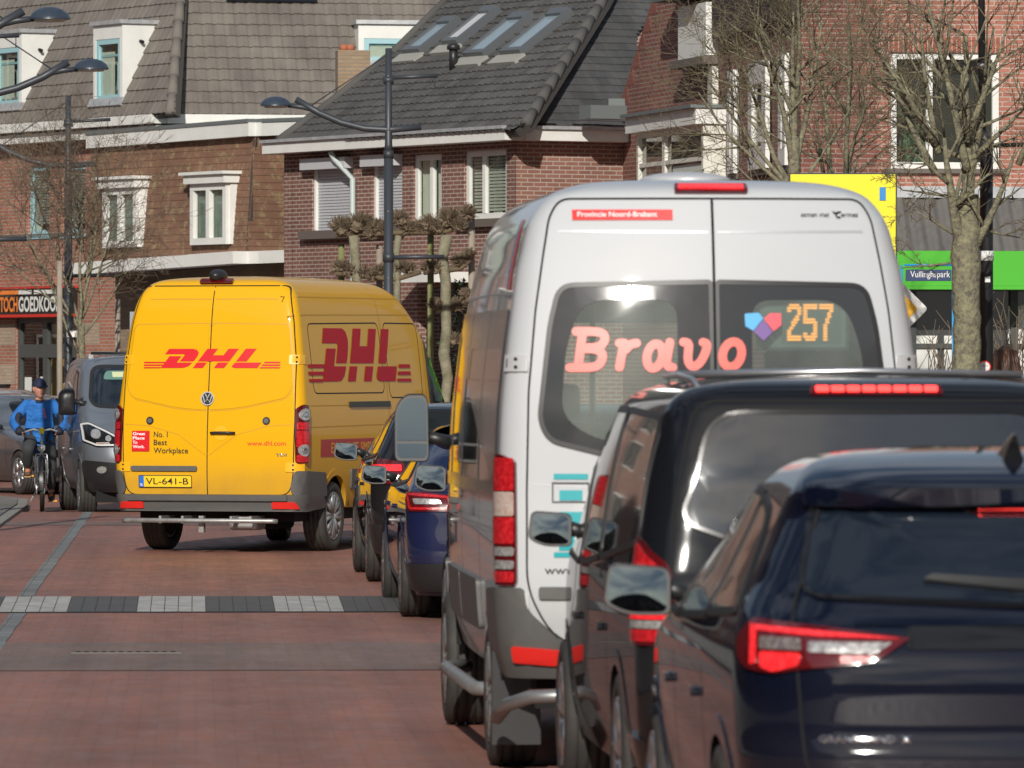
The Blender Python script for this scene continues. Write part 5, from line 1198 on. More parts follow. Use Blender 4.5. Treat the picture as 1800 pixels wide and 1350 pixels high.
ell = lambda x, y, rx, ry, sk=.15, a0=0, a1=360, n=20: [(x+rx*math.cos(R(a0+(a1-a0)*i/n))-sk*ry*math.sin(R(a0+(a1-a0)*i/n)), y+ry*math.sin(R(a0+(a1-a0)*i/n))) for i in range(n+1)]
L1 = [cv([(388, 105), (352, 365)]), cv([(340, 100), (500, 100), (548, 118), (556, 165), (530, 205), (480, 222), (380, 225)]), cv([(380, 228), (490, 232), (535, 262), (535, 310), (505, 355), (455, 372), (290, 372)])]
L2 = [cv([(690, 215), (660, 368)]), cv([(662, 188), (700, 188)]), cv([(705, 240), (745, 195), (790, 188)])]
L3 = [cv(ell(925, 285, 58, 92)), cv([(1040, 182), (1008, 340), (1030, 370), (1058, 370)])]
L4 = [cv([(1142, 180), (1188, 184), (1170, 300), (1185, 352), (1220, 368), (1268, 335), (1310, 255), (1322, 190), (1290, 182)])]
L5 = [cv(ell(1508, 272, 72, 95))]
for nm, sset in (('word_letter', L1), ('word_letter', L2), ('word_letter', L3), ('word_letter', L4), ('word_letter', L5)):
    caps(nm, sset, rm, .011, wd_, coral, bus)
hx = lambda x: (x-1262)/387.0; hz = lambda y: CH-(y-HY)/387.0
hp = lambda pts: [(hx(x), hz(y)) for x, y in pts]
for q, c_ in ((rpoly(hp([(1315, 552), (1340, 550), (1348, 560), (1330, 582), (1316, 574)]), .004), (.08, .40, .75)), (rpoly(hp([(1349, 561), (1360, 551), (1380, 551), (1380, 572), (1366, 583)]), .004), (.80, .10, .13)), (rpoly(hp([(1348, 562), (1365, 584), (1348, 600), (1330, 583)]), .004), (.17, .09, .30))):
    patch('heart_mark', q, rm, .011, 0, principled('mark_%d' % int(c_[0]*100), c_, .4), bus, grid=0)
# matrix display behind the right pane
bm = bmesh.new(); box(bm, (.21, .17, 1.945), (.615, .25, 2.185)); disp = fin('number_display', bm, principled('display_face', (.10, .135, .125), .5), bus)
pf = patch('display_frame', [rect(.20, 1.94, .625, 2.19, .01), rect(.215, 1.955, .61, 2.175)], lambda a, b, c: Vector((a, .168-c, b)), .002, .02, black, disp, grid=0)
dg = {'2': ['.#####.', '#######', '##...##', '.....##', '....##.', '...###.', '..###..', '..##...', '.##....', '##.....', '##.....', '#######', '#######'],
 '5': ['#######', '#######', '##.....', '##.....', '##.....', '######.', '#######', '.....##', '.....##', '.....##', '##..###', '#######', '.#####.'],
 '7': ['#######', '#######', '.....##', '....##.', '....##.', '...##..', '...##..', '..##...', '..##...', '..##...', '..##...', '..##...', '..##...']}
bm = bmesh.new(); b2 = bmesh.new(); pt_ = .0131
cells = set()
for k, ch in enumerate('257'):
    for r_, row in enumerate(dg[ch]):
        for c_, v_ in enumerate(row):
            if v_ == '#': cells.add((c_+k*7.6 if False else c_+k*8, r_))
for c_ in range(-3, 27):
    for r_ in range(-1, 15):
        x = .345+c_*.0092; z = 2.147-r_*pt_
        if not (.222 < x < .605 and 1.965 < z < 2.17): continue
        on = (c_, r_) in cells
        M = Matrix.Translation((x, .160, z)) @ Matrix.Rotation(R(90), 4, 'X')
        bmesh.ops.create_circle(bm if on else b2, cap_ends=True, segments=8, radius=.0055 if on else .0026, matrix=M)
fin('lit_number', bm, principled('led_orange', (.9, .35, .05), .4, emit=(1, .35, .06), es=1.6), disp); fin('unlit_dots', b2, principled('led_off', (.05, .07, .065), .4), disp)
# teal stop pictogram, web address
pm = lambda x0, y0, x1, y1: rect(hx(x0), hz(y1), hx(x1), hz(y0))
for q in ((978, 833, 1038, 843), (988, 862, 1028, 880), (987, 900, 1040, 968), (978, 971, 1012, 980)): patch('teal_mark', pm(*q), rm, .005, 0, teal, bus)
patch('stop_outline', [pm(975, 848, 1040, 884), pm(977.5, 851, 1037.5, 881.5)], rm, .005, 0, blackv, bus)
writing('mark_letter', 'a', rm, hx(1014), hz(955), hx(1032), hz(925), whitev, bus, .0065, .02)
writing('web_address', 'www.bravo.info', rm, hx(962), hz(1010), hx(962)+.42, hz(995), blackv, bus, .004, .006)
patch('door_handle', rpoly([(-.80, .81), (-.80, .865), (-.12, .865), (-.12, .81)], .015), rm, .02, .02, greyplastic, bus)
patch('number_plate', rect(.1, .75, .6, .86, .01), rm, .012, .01, MATS['plate_yellow'], bus)
# roof furniture and mirrors
bm = bmesh.new(); blob(bm, (-.02, 1.4, 2.745), (.22, .35, .045), sub=3); fin('roof_vent', bm, silver2, bus, smooth=True, angle=80)
bm = bmesh.new()
for i in range(7):
    x = -.54+.18*i; tube(bm, [(x, .6+.4*abs(x), B.z1-.03-.08*x*x), (x, 3.0, B.z1-.02-.08*x*x)], .014, 6)
fin('roof_rib', bm, silver, bus, smooth=True)
mo = rpoly([(-.48, -.5, .14), (-.5, .3, .2), (-.2, .5, .25), (.45, .5, .2), (.5, -.5, .14)], .1, 6)
for sg in (-1, 1): mirror_unit(bus, sg*1.15, 4.85, 1.545, .185, .36, sg, depth=.12, outline=mo, mat=black, yaw=R(-7)*(-sg), arm=.11, armz=-.05, lower=True)
# ================================================================== cars
navy = paint('navy_paint', (.002, .004, .013), metal=.0, rough=.6, dirt=False, spec=.04); carblack = paint('black_paint', (.008, .008, .010), dirt=False, spec=.04, rough=.6); deepblue = paint('deep_blue', (.004, .009, .045), metal=.0, rough=.5, dirt=False, spec=.06)
dkgrey = paint('dark_grey_paint', (.006, .007, .010), metal=.0, rough=.6, dirt=False, coat=.7, spec=.04)
midgrey = paint('mid_grey_paint', (.16, .18, .205), metal=.6, rough=.32); lightgrey = paint('light_grey_paint', (.42, .44, .46), metal=.5, rough=.3)
def car(name, label, cat, loc, rz, rows, mat, axles, r, tw, sidewin, rearwin, frontwin, mirrors, belt=None, rr=.18, rf=.45, cr=.09, cf=.3, pr=.04, pf=.09, clad=None, group=None, spokes=5, winseal=True, tyre_x=None, msize=(.20, .155)):
    c = thing(name, label, cat, loc, rz, group)
    B = Body(rows, rr=rr, rf=rf, cr=cr, cf=cf, pr=pr, pf=pf)
    B.build(mat, c, arches=[(a, r, r+.06) for a in axles])
    hw = max(q[1] for q in rows)
    for a in axles: well(c, a, r, r+.06, hw*.96)
    underside(c, hw*.8, .3, B.L-.4, .17, rows[0][0]+.1)
    for sg in (-1, 1):
        for a in axles:
            wheel(c, sg*(hw-.01-tw/2), a, r, tw, alu, sg, spokes=spokes)
            arch_trim(c, B, sg, a, r, r+.02, r+(.115 if clad else .085), clad or mat, thick=.05, off=.006 if not clad else .012, zmin=rows[0][0]+.01)
        s_ = B.side(sg)
        for k, q in enumerate(sidewin):
            g = patch('side_window', q, s_, .004, .003, glassd, c, grid=.08)
            if winseal: patch('window_trim', [offs(q, .022), offs(q, -.004)], s_, .008, .008, black, g, grid=.08)
        if clad: patch('sill_cladding', rpoly([(axles[0]+r+.1, rows[0][0]+.01), (axles[0]+r+.1, rows[0][0]+.13), (axles[1]-r-.1, rows[0][0]+.13), (axles[1]-r-.1, rows[0][0]+.01)], .02), s_, .012, .012, clad, c)
        for yd in (axles[0]+r+.12, (axles[0]+axles[1])/2+.18, axles[1]-r-.16): seam(c, s_, [(yd, rows[0][0]+.12), (yd-.02, .6), (yd, .92)], .008, name='door_gap')
        for yd in (axles[0]+r+.35, (axles[0]+axles[1])/2+.38): patch('door_handle', rect(yd-.09, .80, yd+.09, .83, .012), s_, .022, .02, mat, c, grid=0)
        if mirrors: mirror_unit(c, sg*(hw+mirrors[0]), mirrors[1], mirrors[2], msize[0], msize[1], sg, depth=.13, mat=mat if not clad else black, yaw=R(6)*sg, arm=.06, armmat=black)
    if rearwin: patch('rear_window', rearwin, B.rear, .004, .003, glassd, c, grid=.07)
    if frontwin: patch('windscreen', frontwin, B.front, .004, .003, glassd, c, grid=.07)
    return c, B

# ---- big dark van (second from the front edge of the picture)
S0 = 460.0
vr = [(.28, .90, .12, 4.75), (.45, .94, .05, 4.85), (.65, .955, .02, 4.86), (.9, .96, .015, 4.8), (1.05, .955, .03, 4.4), (1.15, .94, .05, 4.0), (1.3, .92, .085, 3.7), (1.45, .895, .115, 3.45), (1.6, .862, .15, 3.2), (1.70, .83, .175, 3.0), (1.76, .795, .19, 2.9), (1.80, .74, .225, 2.8), (1.83, .63, .30, 2.7), (1.85, .45, .5, 2.6), (1.86, .2, .9, 2.4)]
vr = [(a*.985, b, c, d) for a, b, c, d in vr]
vito, B = car('passenger_van', 'large black passenger van with lit high brake light strip, directly behind the silver minibus', 'van', ((1552-900)/S0, F/S0, 0), HEAD, vr, dkgrey, (.95, 4.1), .335, .225,
  [rpoly([(.30, 1.20, .05), (.34, 1.66, .08), (1.75, 1.68), (1.75, 1.10)], .05), rpoly([(1.83, 1.10), (1.83, 1.68), (2.75, 1.68), (2.75, 1.05)], .05), rpoly([(2.83, 1.05), (2.83, 1.66), (3.1, 1.62), (3.85, 1.08)], .06)],
  None, rpoly([(-.7, 1.15), (.7, 1.15), (.6, 1.7), (-.6, 1.7)], .1), (.10, 3.15, 1.175), rr=.13, rf=.35, cr=.06, pr=.03, msize=(.19, .155))
rm = B.rear; rg = B.ring
tailg = rpoly([(-.80, .78), (-.80, 1.25), (-.745, 1.55), (-.70, 1.735, .1), (.70, 1.735, .1), (.745, 1.55), (.80, 1.25), (.80, .78), (.72, .45, .1), (-.72, .45, .1)], .05, 6)
seam(vito, rm, tailg, .009, closed=True, name='tailgate_gap')
vw_ = rpoly([(-.64, 1.685, .16), (-.70, 1.42, .10), (-.765, 1.28, .14), (-.48, 1.175, .1), (0, 1.15), (.48, 1.175, .1), (.765, 1.28, .14), (.70, 1.42, .1), (.64, 1.685, .16)], .1, 7)
g = patch('rear_window', vw_, rm, .006, .004, principled('privacy_glass', (.020, .024, .03), .04, spec=1.0, coat=.4), vito, grid=.06); patch('window_seal', [offs(vw_, .014), offs(vw_, -.002)], rm, .010, .008, blackgloss, g, grid=.06)
bl = patch('third_brake_light', rpoly([(-.26, 1.755), (-.25, 1.785), (.25, 1.785), (.26, 1.755)], .01), rm, .012, .03, darkred, vito, grid=.06)
for i in range(8): patch('led_segment', rect(-.235+i*.06, 1.762, -.183+i*.06, 1.779, .006), rm, .018, .006, principled('led_red', (.9, .02, .02), .2, emit=(1, .06, .05), es=3.0), bl, grid=0)
for sg in (-1, 1):
    tl = patch('tail_light', rpoly([(sg*.80, .80), (sg*.80, 1.08), (sg*.825, 1.12), (sg*.93, 1.20), (sg*1.03, 1.22), (sg*1.03, .80)], .02), rg, .014, .03, darkred, vito, grid=.05)
    patch('lit_brake_lamp', rect(sg*.825, .90, sg*1.0, .955, .012), rg, .02, .006, redlit, tl, grid=.05); patch('clear_lamp', rect(sg*.825, .865, sg*1.0, .895, .01), rg, .02, .006, clearl, tl, grid=.05)
    patch('red_lamp', rect(sg*.825, .815, sg*1.0, .86, .01), rg, .02, .006, redl, tl, grid=.05); patch('red_lamp', rpoly([(sg*.835, .97), (sg*.835, 1.09), (sg*.95, 1.185), (sg*1.0, 1.19), (sg*1.0, .97)], .012), rg, .02, .006, redl, tl, grid=.05)
    roundtube('roof_rail', vito, [(sg*.66, .55, 1.785), (sg*.67, .70, 1.818), (sg*.66, 1.4, 1.832), (sg*.63, 2.4, 1.825), (sg*.6, 2.6, 1.80)], .012, alu)
patch('rear_bumper', rpoly([(-1.2, .46), (-1.25, .32), (1.25, .32), (1.2, .46), (.74, .42), (-.74, .42)], .03), rg, .02, .05, carblack, vito, grid=.07)
for i in range(3): roundtube('roof_bar', vito, [(-.64, .75+.75*i, 1.835), (0, .75+.75*i, 1.85), (.64, .75+.75*i, 1.835)], .014, alu)

# ---- dark blue family car nearest the camera
S0 = 580.0
gr = [(.22, .80, .12, 4.3), (.35, .87, .05, 4.42), (.55, .905, .01, 4.47), (.70, .92, .0, 4.46), (.74, .922, .022, 4.44), (.88, .925, .022, 4.28), (.98, .922, .035, 3.8), (1.05, .91, .07, 3.3), (1.12, .885, .14, 3.02), (1.17, .855, .20, 2.9), (1.25, .815, .245, 2.75), (1.35, .765, .30, 2.6), (1.43, .73, .345, 2.4), (1.465, .715, .275, 2.3), (1.49, .70, .285, 2.25), (1.52, .675, .36, 2.15), (1.55, .64, .47, 2.05), (1.575, .58, .62, 1.95), (1.60, .42, .9, 1.8), (1.61, .2, 1.2, 1.7)]
gran, B = car('family_car', 'dark blue family car with lit red tail lamps, nearest the camera in the right corner', 'car', ((1828-900)/S0, F/S0, 0), R(3.2), gr, navy, (.86, 3.53), .345, .235,
  [rpoly([(.62, 1.115, .04), (.98, 1.40, .10), (1.28, 1.44), (1.28, 1.09)], .03), rpoly([(1.33, 1.08), (1.33, 1.45), (2.13, 1.475), (2.16, 1.05)], .03), rpoly([(2.22, 1.05), (2.19, 1.475), (2.38, 1.45), (3.0, 1.06)], .05)],
  None, rpoly([(-.68, 1.14), (.68, 1.14), (.58, 1.47), (-.58, 1.47)], .08), (.105, 2.62, 1.11), clad=None, rr=.28, cr=.10, pr=.05, msize=(.235, .18))
rm = B.rear; rg = B.ring
tailg = rpoly([(-.70, .60, .1), (-.725, .93), (-.735, 1.1), (-.665, 1.28), (-.61, 1.49, .05), (.61, 1.49, .05), (.665, 1.28), (.735, 1.1), (.725, .93), (.70, .60, .1)], .05, 5)
seam(gran, rm, tailg, .008, closed=True, name='tailgate_gap')
gw = rpoly([(-.695, 1.165, .07), (-.63, 1.45, .07), (.63, 1.45, .07), (.695, 1.165, .07), (0, 1.135)], .07, 6)
g = patch('rear_window', gw, rm, .007, .005, principled('tinted_glass', (.008, .013, .022), .035, spec=.5), gran, grid=.06); patch('window_seal', [offs(gw, .010), offs(gw, -.004)], rm, .010, .010, blackgloss, g, grid=.06)
sp = patch('roof_spoiler', rpoly([(-.66, 1.452), (-.65, 1.482), (.65, 1.482), (.66, 1.452), (.3, 1.456), (-.3, 1.456)], .01), rm, .02, .05, navy, gran, grid=.06)
bl = patch('third_brake_light', rpoly([(-.19, 1.418), (-.15, 1.445), (.15, 1.445), (.19, 1.418), (.14, 1.400), (-.14, 1.400)], .008), rm, .03, .04, darkred, gran, grid=.06)
patch('led_strip', rect(-.145, 1.417, .145, 1.436, .006), rm, .034, .006, MATS['led_red'], bl, grid=.06)
patch('wiper', rpoly([(-.33, 1.205, .01), (-.30, 1.222), (.05, 1.20), (.05, 1.165), (0, 1.165)], .008), rm, .03, .02, black, gran)
patch('dark_trim', rpoly([(-.40, 1.005), (-.40, 1.075), (.40, 1.075), (.40, 1.005)], .02), rm, .006, .006, carblack, gran)
hl = patch('chrome_line', rect(-.55, 1.078, .55, 1.086), rm, .006, .004, navy, gran)
for sg in (-1, 1):
    o = rpoly([(sg*.885, 1.09, .03), (sg*.62, 1.065), (sg*.385, 1.035, .01), (sg*.50, .965, .04), (sg*.72, .945), (sg*.80, .93), (sg*.93, .945, .04), (sg*.99, 1.02, .05)], .03)
    tl = patch('tail_light', o, rg, .016, .04, darkred, gran, grid=.05)
    patch('lit_bar', rpoly([(sg*.875, 1.068), (sg*.65, 1.052), (sg*.42, 1.032), (sg*.65, 1.038), (sg*.865, 1.054)], .004), rg, .022, .006, redlit, tl, grid=.05)
    patch('lit_bar', rpoly([(sg*.885, 1.072), (sg*.865, 1.055), (sg*.865, .96), (sg*.885, .955)], .004), rg, .0225, .006, redlit, tl, grid=.05)
    patch('clear_lamp', rpoly([(sg*.845, 1.035), (sg*.71, 1.03), (sg*.71, .998), (sg*.845, 1.0)], .008), rg, .022, .006, principled('smoked_lens', (.30, .25, .23), .15, .3, coat=1, bump=(90, .8, .004), var=(60, (.12, .10, .10), .12)), tl, grid=.05)
    patch('clear_lamp', rpoly([(sg*.69, 1.022), (sg*.44, 1.020), (sg*.49, .99), (sg*.69, .993)], .008), rg, .022, .006, principled('frosted_lens', (.42, .42, .42), .15, .3, coat=1, bump=(90, .8, .004), var=(60, (.16, .15, .15), .12)), tl, grid=.05)
    patch('lit_brake_lamp', rpoly([(sg*.845, .993), (sg*.71, .99), (sg*.72, .955), (sg*.80, .935), (sg*.845, .95)], .012), rg, .023, .008, redlit, tl, grid=.05)
    patch('red_lamp', rpoly([(sg*.60, .985), (sg*.50, .983), (sg*.52, .965), (sg*.60, .963)], .006), rg, .022, .006, redl, tl, grid=.05)
    patch('bumper_reflector', rect(sg*.55, .45, sg*.80, .50, .01), rg, .03, .01, redl, gran)
writing('model_badge', 'GRANDLAND', rm, -.665, .725, -.435, .748, chrome, gran, .004, .02, thick=.003); writing('model_badge', 'X', rm, -.42, .725, -.385, .748, chrome, gran, .004, .03, thick=.003)
patch('rear_bumper', rpoly([(-1.2, .56), (-1.28, .25), (1.28, .25), (1.2, .56), (.72, .60), (-.72, .60)], .04), rg, .022, .05, black, gran, grid=.07)
bm = bmesh.new(); fv = [(0, .62, 1.60), (0, .78, 1.60), (0, .64, 1.675)]
for s_ in (-1, 1):
    pass
vs = [bm.verts.new(p) for p in ((-.035, .62, 1.57), (.035, .62, 1.57), (.03, .82, 1.59), (-.03, .82, 1.59), (-.005, .60, 1.655), (.005, .60, 1.655), (0, .65, 1.658))]
for f in ((0, 1, 5, 4), (1, 2, 6, 5), (3, 0, 4, 6), (2, 3, 6), (4, 5, 6)): bm.faces.new([vs[i] for i in f])
fin('roof_aerial', bm, blackgloss, gran)

# ---- generic estate / hatch bodies
def sedan_rows(H=1.44, w=.925):
    return [(.18, w-.09, .14, 4.45), (.3, w-.04, .05, 4.6), (.5, w-.01, .0, 4.68), (.7, w, .02, 4.64), (.8, w, .03, 4.4), (.88, w-.01, .05, 3.9), (.95, w-.03, .10, 3.45), (1.0, w-.06, .32, 3.2), (1.06, w-.10, .62, 3.0), (1.2, w-.18, 1.05, 2.65), (1.32, w-.25, 1.45, 2.35), (1.38, w-.31, 1.65, 2.2), (1.42, w-.42, 1.85, 2.1), (1.44, w-.62, 2.0, 2.08)]
def hatch_rows(H=1.5, w=.89):
    k = H/1.5
    return [(.20*k, w-.10, .14, 4.1), (.32*k, w-.05, .05, 4.2), (.5*k, w-.015, .0, 4.27), (.66*k, w, .01, 4.25), (.8*k, w, .03, 4.05), (.9*k, w-.01, .05, 3.5), (.98*k, w-.03, .09, 3.1), (1.05*k, w-.06, .14, 2.9), (1.2*k, w-.14, .26, 2.6), (1.34*k, w-.21, .40, 2.25), (1.42*k, w-.27, .45, 2.0), (1.46*k, w-.34, .55, 1.85), (1.49*k, w-.5, .8, 1.6), (1.5*k, w-.7, 1.0, 1.5)]
def hatchwin(k=1):
    return [rpoly([(.50, 1.04*k, .04), (.74, 1.34*k, .08), (1.15, 1.40*k), (1.15, 1.01*k)], .03), rpoly([(1.2, 1.01*k), (1.2, 1.40*k), (1.92, 1.42*k), (1.98, .98*k)], .03), rpoly([(2.04, .98*k), (1.98, 1.42*k), (2.14, 1.38*k), (2.82, .99*k)], .05)]
def simple_rear(c, B, k=1, tape=True):
    rg, rm = B.ring, B.rear
    for sg in (-1, 1):
        tl = patch('tail_light', rpoly([(sg*.56, .80*k), (sg*.60, .97*k), (sg*.80, 1.0*k), (sg*.99, .97*k), (sg*.97, .80*k)], .03), rg, .014, .03, darkred, c, grid=.06)
        patch('red_lamp', rect(sg*.62, .90*k, sg*.93, .95*k, .01), rg, .02, .006, redlit, tl, grid=.06); patch('clear_lamp', rect(sg*.62, .83*k, sg*.90, .87*k, .01), rg, .02, .006, clearl, tl, grid=.06)
    patch('rear_bumper', rpoly([(-1.15, .48*k), (-1.2, .25*k), (1.2, .25*k), (1.15, .48*k)], .03), rg, .02, .05, black, c, grid=.08)
    patch('number_plate', rect(-.26, .62*k, .26, .73*k, .01), rm, .014, .012, MATS['plate_yellow'], c)
    seam(c, rm, rpoly([(-.62, .5*k), (-.66, .8*k), (-.60, 1.2*k), (-.52, 1.38*k), (.52, 1.38*k), (.60, 1.2*k), (.66, .8*k), (.62, .5*k)], .05), .008, closed=True, name='tailgate_gap')
def simple_front(c, B, k=1):
    fm = B.front
    gp = patch('grille', rpoly([(-.42, .52*k), (-.45, .62*k), (.45, .62*k), (.42, .52*k)], .03), fm, .01, .02, black, c, grid=.08); patch('lower_grille', rpoly([(-.55, .28*k), (-.6, .42*k), (.6, .42*k), (.55, .28*k)], .03), fm, .01, .02, black, c, grid=.08)
    for sg in (-1, 1):
        h = patch('headlight', rpoly([(sg*.48, .56*k), (sg*.52, .68*k), (sg*.80, .72*k), (sg*.78, .58*k)], .03), fm, .012, .03, blackgloss, c, grid=.06)
        patch('lamp', circ(sg*.63, .63*k, .05, 16), fm, .02, .012, clearl, h, grid=.05)
    patch('number_plate', rect(-.26, .43*k, .26, .52*k, .01), fm, .02, .012, MATS['plate_yellow'], c)

def qcar(pxl, s, Yax, half, ax0, name, label, rows, mat, axles, r, wins, rw, fw, mir, rz=HEAD, **k):
    """place by the outer edge of the left rear tyre: px column at depth Yax"""
    X = (pxl-900)/F*Yax
    c_, s_ = math.cos(rz), math.sin(rz)
    ox = X-(-half*c_-ax0*s_); oy = Yax-(-half*s_+ax0*c_)
    return car(name, label, 'car', (ox, oy, gz(oy+1.2)), rz, rows, mat, axles, r, .225, wins, rw, fw, mir, **k)
sw = [rpoly([(1.02, 1.02, .04), (1.55, 1.31, .1), (2.0, 1.37), (2.05, .97)], .03), rpoly([(2.11, .97), (2.05, 1.375), (2.35, 1.36), (3.05, .96)], .05)]
teslar, B = qcar(702, 236, 50.9, .915, .95, 'saloon_car', 'dark blue saloon car with red C-shaped tail lamp, partly hidden ahead of the minibus', sedan_rows(), deepblue, (.95, 3.82), .335, sw,
   rpoly([(-.55, 1.04), (.55, 1.04), (.45, 1.36), (-.45, 1.36)], .08), rpoly([(-.62, 1.02), (.62, 1.02), (.5, 1.36), (-.5, 1.36)], .08), (.10, 2.85, 1.03), msize=(.20, .15), spokes=7)
for sg in (-1, 1):
    tl = patch('tail_light', rpoly([(sg*.50, .80, .03), (sg*.56, .91, .03), (sg*.80, .94), (sg*1.02, .935, .02), (sg*1.0, .89), (sg*.90, .80, .03)], .03), B.ring, .014, .03, darkred, teslar, grid=.05)
    patch('red_ring', stroke(rpoly([(sg*.56, .82), (sg*.60, .90), (sg*.94, .922), (sg*.885, .82)], .02), .016, closed=True), B.ring, .02, .006, redl, tl, grid=.05); patch('clear_lamp', rpoly([(sg*.64, .85), (sg*.66, .885), (sg*.86, .89), (sg*.84, .85)], .01), B.ring, .02, .006, clearl, tl, grid=.05)
patch('rear_bumper', rpoly([(-1.1, .42), (-1.15, .22), (1.15, .22), (1.1, .42)], .03), B.ring, .015, .04, black, teslar, grid=.08)
suva, B = qcar(642, 205, 57.6, .895, .85, 'dark_suv', 'black car with chrome window line beside the yellow van, farthest ahead in the queue', hatch_rows(1.51, .90), carblack, (.85, 3.5), .34, hatchwin(1.04),
   rpoly([(-.55, 1.12), (.55, 1.12), (.47, 1.42), (-.47, 1.42)], .07), rpoly([(-.6, 1.08), (.6, 1.08), (.48, 1.42), (-.48, 1.42)], .08), (.10, 2.48, 1.08), msize=(.21, .16))
simple_rear(suva, B, 1.04); simple_front(suva, B, 1.04)
suvc, B = car('hidden_suv', 'dark car ahead of the silver minibus, showing little more than its door mirror', 'car', (.69, 39.6, 0), HEAD, hatch_rows(1.64, .91), dkgrey, (.85, 3.5), .35, .23, hatchwin(1.09),
   rpoly([(-.55, 1.16), (.55, 1.16), (.47, 1.5), (-.47, 1.5)], .07), rpoly([(-.6, 1.12), (.6, 1.12), (.48, 1.5), (-.48, 1.5)], .08), (.13, 2.5, 1.18), msize=(.20, .17))
simple_rear(suvc, B, 1.09)
# ---- cars facing us at the left edge
wag, B = car('grey_estate_car', 'dark grey car with silver wheels facing the camera behind the cyclist', 'car', (-7.82, 102.5, 0), R(180+25), hatch_rows(1.46, .89), midgrey, (.85, 3.42), .32, .21, hatchwin(.97),
   rpoly([(-.55, 1.02), (.55, 1.02), (.45, 1.33), (-.45, 1.33)], .07), rpoly([(-.62, 1.0), (.62, 1.0), (.48, 1.34), (-.48, 1.34)], .08), (.08, 2.5, 1.0))
simple_front(wag, B, .97); simple_rear(wag, B, .97)
silv, B = car('silver_car', 'pale silver car whose rounded roof shows at the left edge behind the dark grey car', 'car', (-8.9, 113.4, 0), R(180+20), hatch_rows(1.50, .89), lightgrey, (.85, 3.42), .32, .21, hatchwin(1),
   rpoly([(-.55, 1.06), (.55, 1.06), (.47, 1.36), (-.47, 1.36)], .07), rpoly([(-.64, 1.0), (.64, 1.0), (.52, 1.38), (-.52, 1.38)], .08), (.08, 2.5, 1.05))
simple_front(silv, B, 1)

# ---- oncoming grey van, mostly hidden by the yellow one
tg = paint('transit_grey', (.20, .225, .26), metal=.45, rough=.38, coat=.5)
S0 = 142.0; Yt = F/S0
tr = [(.30, .88, .1, 4.78), (.45, .95, .03, 4.90), (.7, .985, .0, 4.95), (.85, .99, .0, 4.92), (.98, .99, .0, 4.84), (1.1, .985, .01, 4.62), (1.2, .975, .02, 4.36), (1.28, .96, .03, 4.14), (1.36, .945, .04, 3.98), (1.5, .925, .06, 3.78), (1.65, .90, .08, 3.56), (1.8, .865, .10, 3.35), (1.88, .835, .12, 3.2), (1.94, .78, .17, 3.05), (1.97, .70, .25, 2.95), (1.99, .5, .5, 2.8), (2.0, .3, .8, 2.6)]
a_ = R(8.0); fx = (287-900)/S0
tv, B = car('grey_panel_van', 'oncoming grey van with angular lit headlamp, half hidden by the yellow van', 'van', (fx-4.95*math.sin(a_), Yt+4.95*math.cos(a_), 0), R(180)+a_, tr, tg, (.95, 3.95), .345, .225,
   [rpoly([(2.25, 1.28), (2.25, 1.80), (2.65, 1.76), (3.35, 1.28)], .06)], None, None, None, rr=.1, rf=.30, cf=.22, pf=.06)
fm = B.front
wsn = rpoly([(-.80, 1.38, .12), (-.72, 1.845, .10), (.72, 1.845, .10), (.80, 1.38, .12), (0, 1.33)], .1, 6)
g = patch('windscreen', wsn, fm, .008, .006, principled('windscreen_glass', (.012, .018, .026), .04, spec=.6), tv, grid=.07); patch('window_seal', [offs(wsn, .03), offs(wsn, -.01)], fm, .011, .008, black, g, grid=.07)
sb = patch('sun_band', rpoly([(-.62, 1.69, .04), (-.58, 1.80, .05), (.58, 1.80, .05), (.62, 1.69, .04)], .04), fm, .0105, 0, principled('sun_band', (.12, .24, .20), .15), g); patch('inner_edge', rpoly([(-.76, 1.42), (-.69, 1.82), (-.645, 1.82), (-.70, 1.42)], .02), fm, .0105, 0, MATS['sun_band'], g)
patch('toll_sticker', rect(.30, 1.72, .50, 1.785), fm, .0115, 0, principled('sticker_pale', (.55, .6, .35), .6), g)
for sg in (-1, 1):
    hp_ = rpoly([(sg*.50, .86), (sg*.53, .98), (sg*.86, 1.16), (sg*.965, 1.15), (sg*.955, .93), (sg*.80, .86)], .03)
    h = patch('headlight', hp_, fm, .016, .04, blackgloss, tv, grid=.05)
    patch('light_ring', [offs(hp_, -.012), offs(hp_, -.030)], fm, .022, .006, principled('lamp_white', (.50, .50, .50), .3, emit=(1, .97, .9), es=.15), h, grid=.05)
    patch('lamp', circ(sg*.80, 1.01, .055, 16), fm, .026, .012, clearl, h, grid=.05); patch('lamp', circ(sg*.66, .955, .035, 14), fm, .026, .010, clearl, h, grid=.05); patch('indicator', rpoly([(sg*.64, .895), (sg*.66, .91), (sg*.80, .91), (sg*.80, .895)], .005), fm, .026, .006, orangel, h, grid=0)
    fs = patch('fog_surround', rpoly([(sg*.52, .50), (sg*.55, .64), (sg*.93, .68), (sg*.96, .50)], .04), fm, .012, .02, black, tv, grid=.06); patch('fog_light', circ(sg*.74, .585, .055, 16, .042), fm, .022, .012, clearl, fs, grid=.05)
    patch('bumper_side', rpoly([(4.35, .34), (4.35, .66), (4.58, .70), (4.60, .34)], .03), B.side(sg), .015, .02, black, tv)
    mirror_unit(tv, sg*1.09, 3.55, 1.42, .22, .34, sg, depth=.14, outline=mo, mat=black, arm=.12)
patch('front_bumper', rpoly([(-.93, .32), (-.96, .70), (-.5, .66), (.5, .66), (.96, .70), (.93, .32)], .05), fm, .01, .04, black, tv, grid=.07)
gp = patch('grille', rpoly([(-.40, .70), (-.50, .98), (-.40, 1.08), (.40, 1.08), (.50, .98), (.40, .70)], .05), fm, .014, .03, blackgloss, tv, grid=.06)
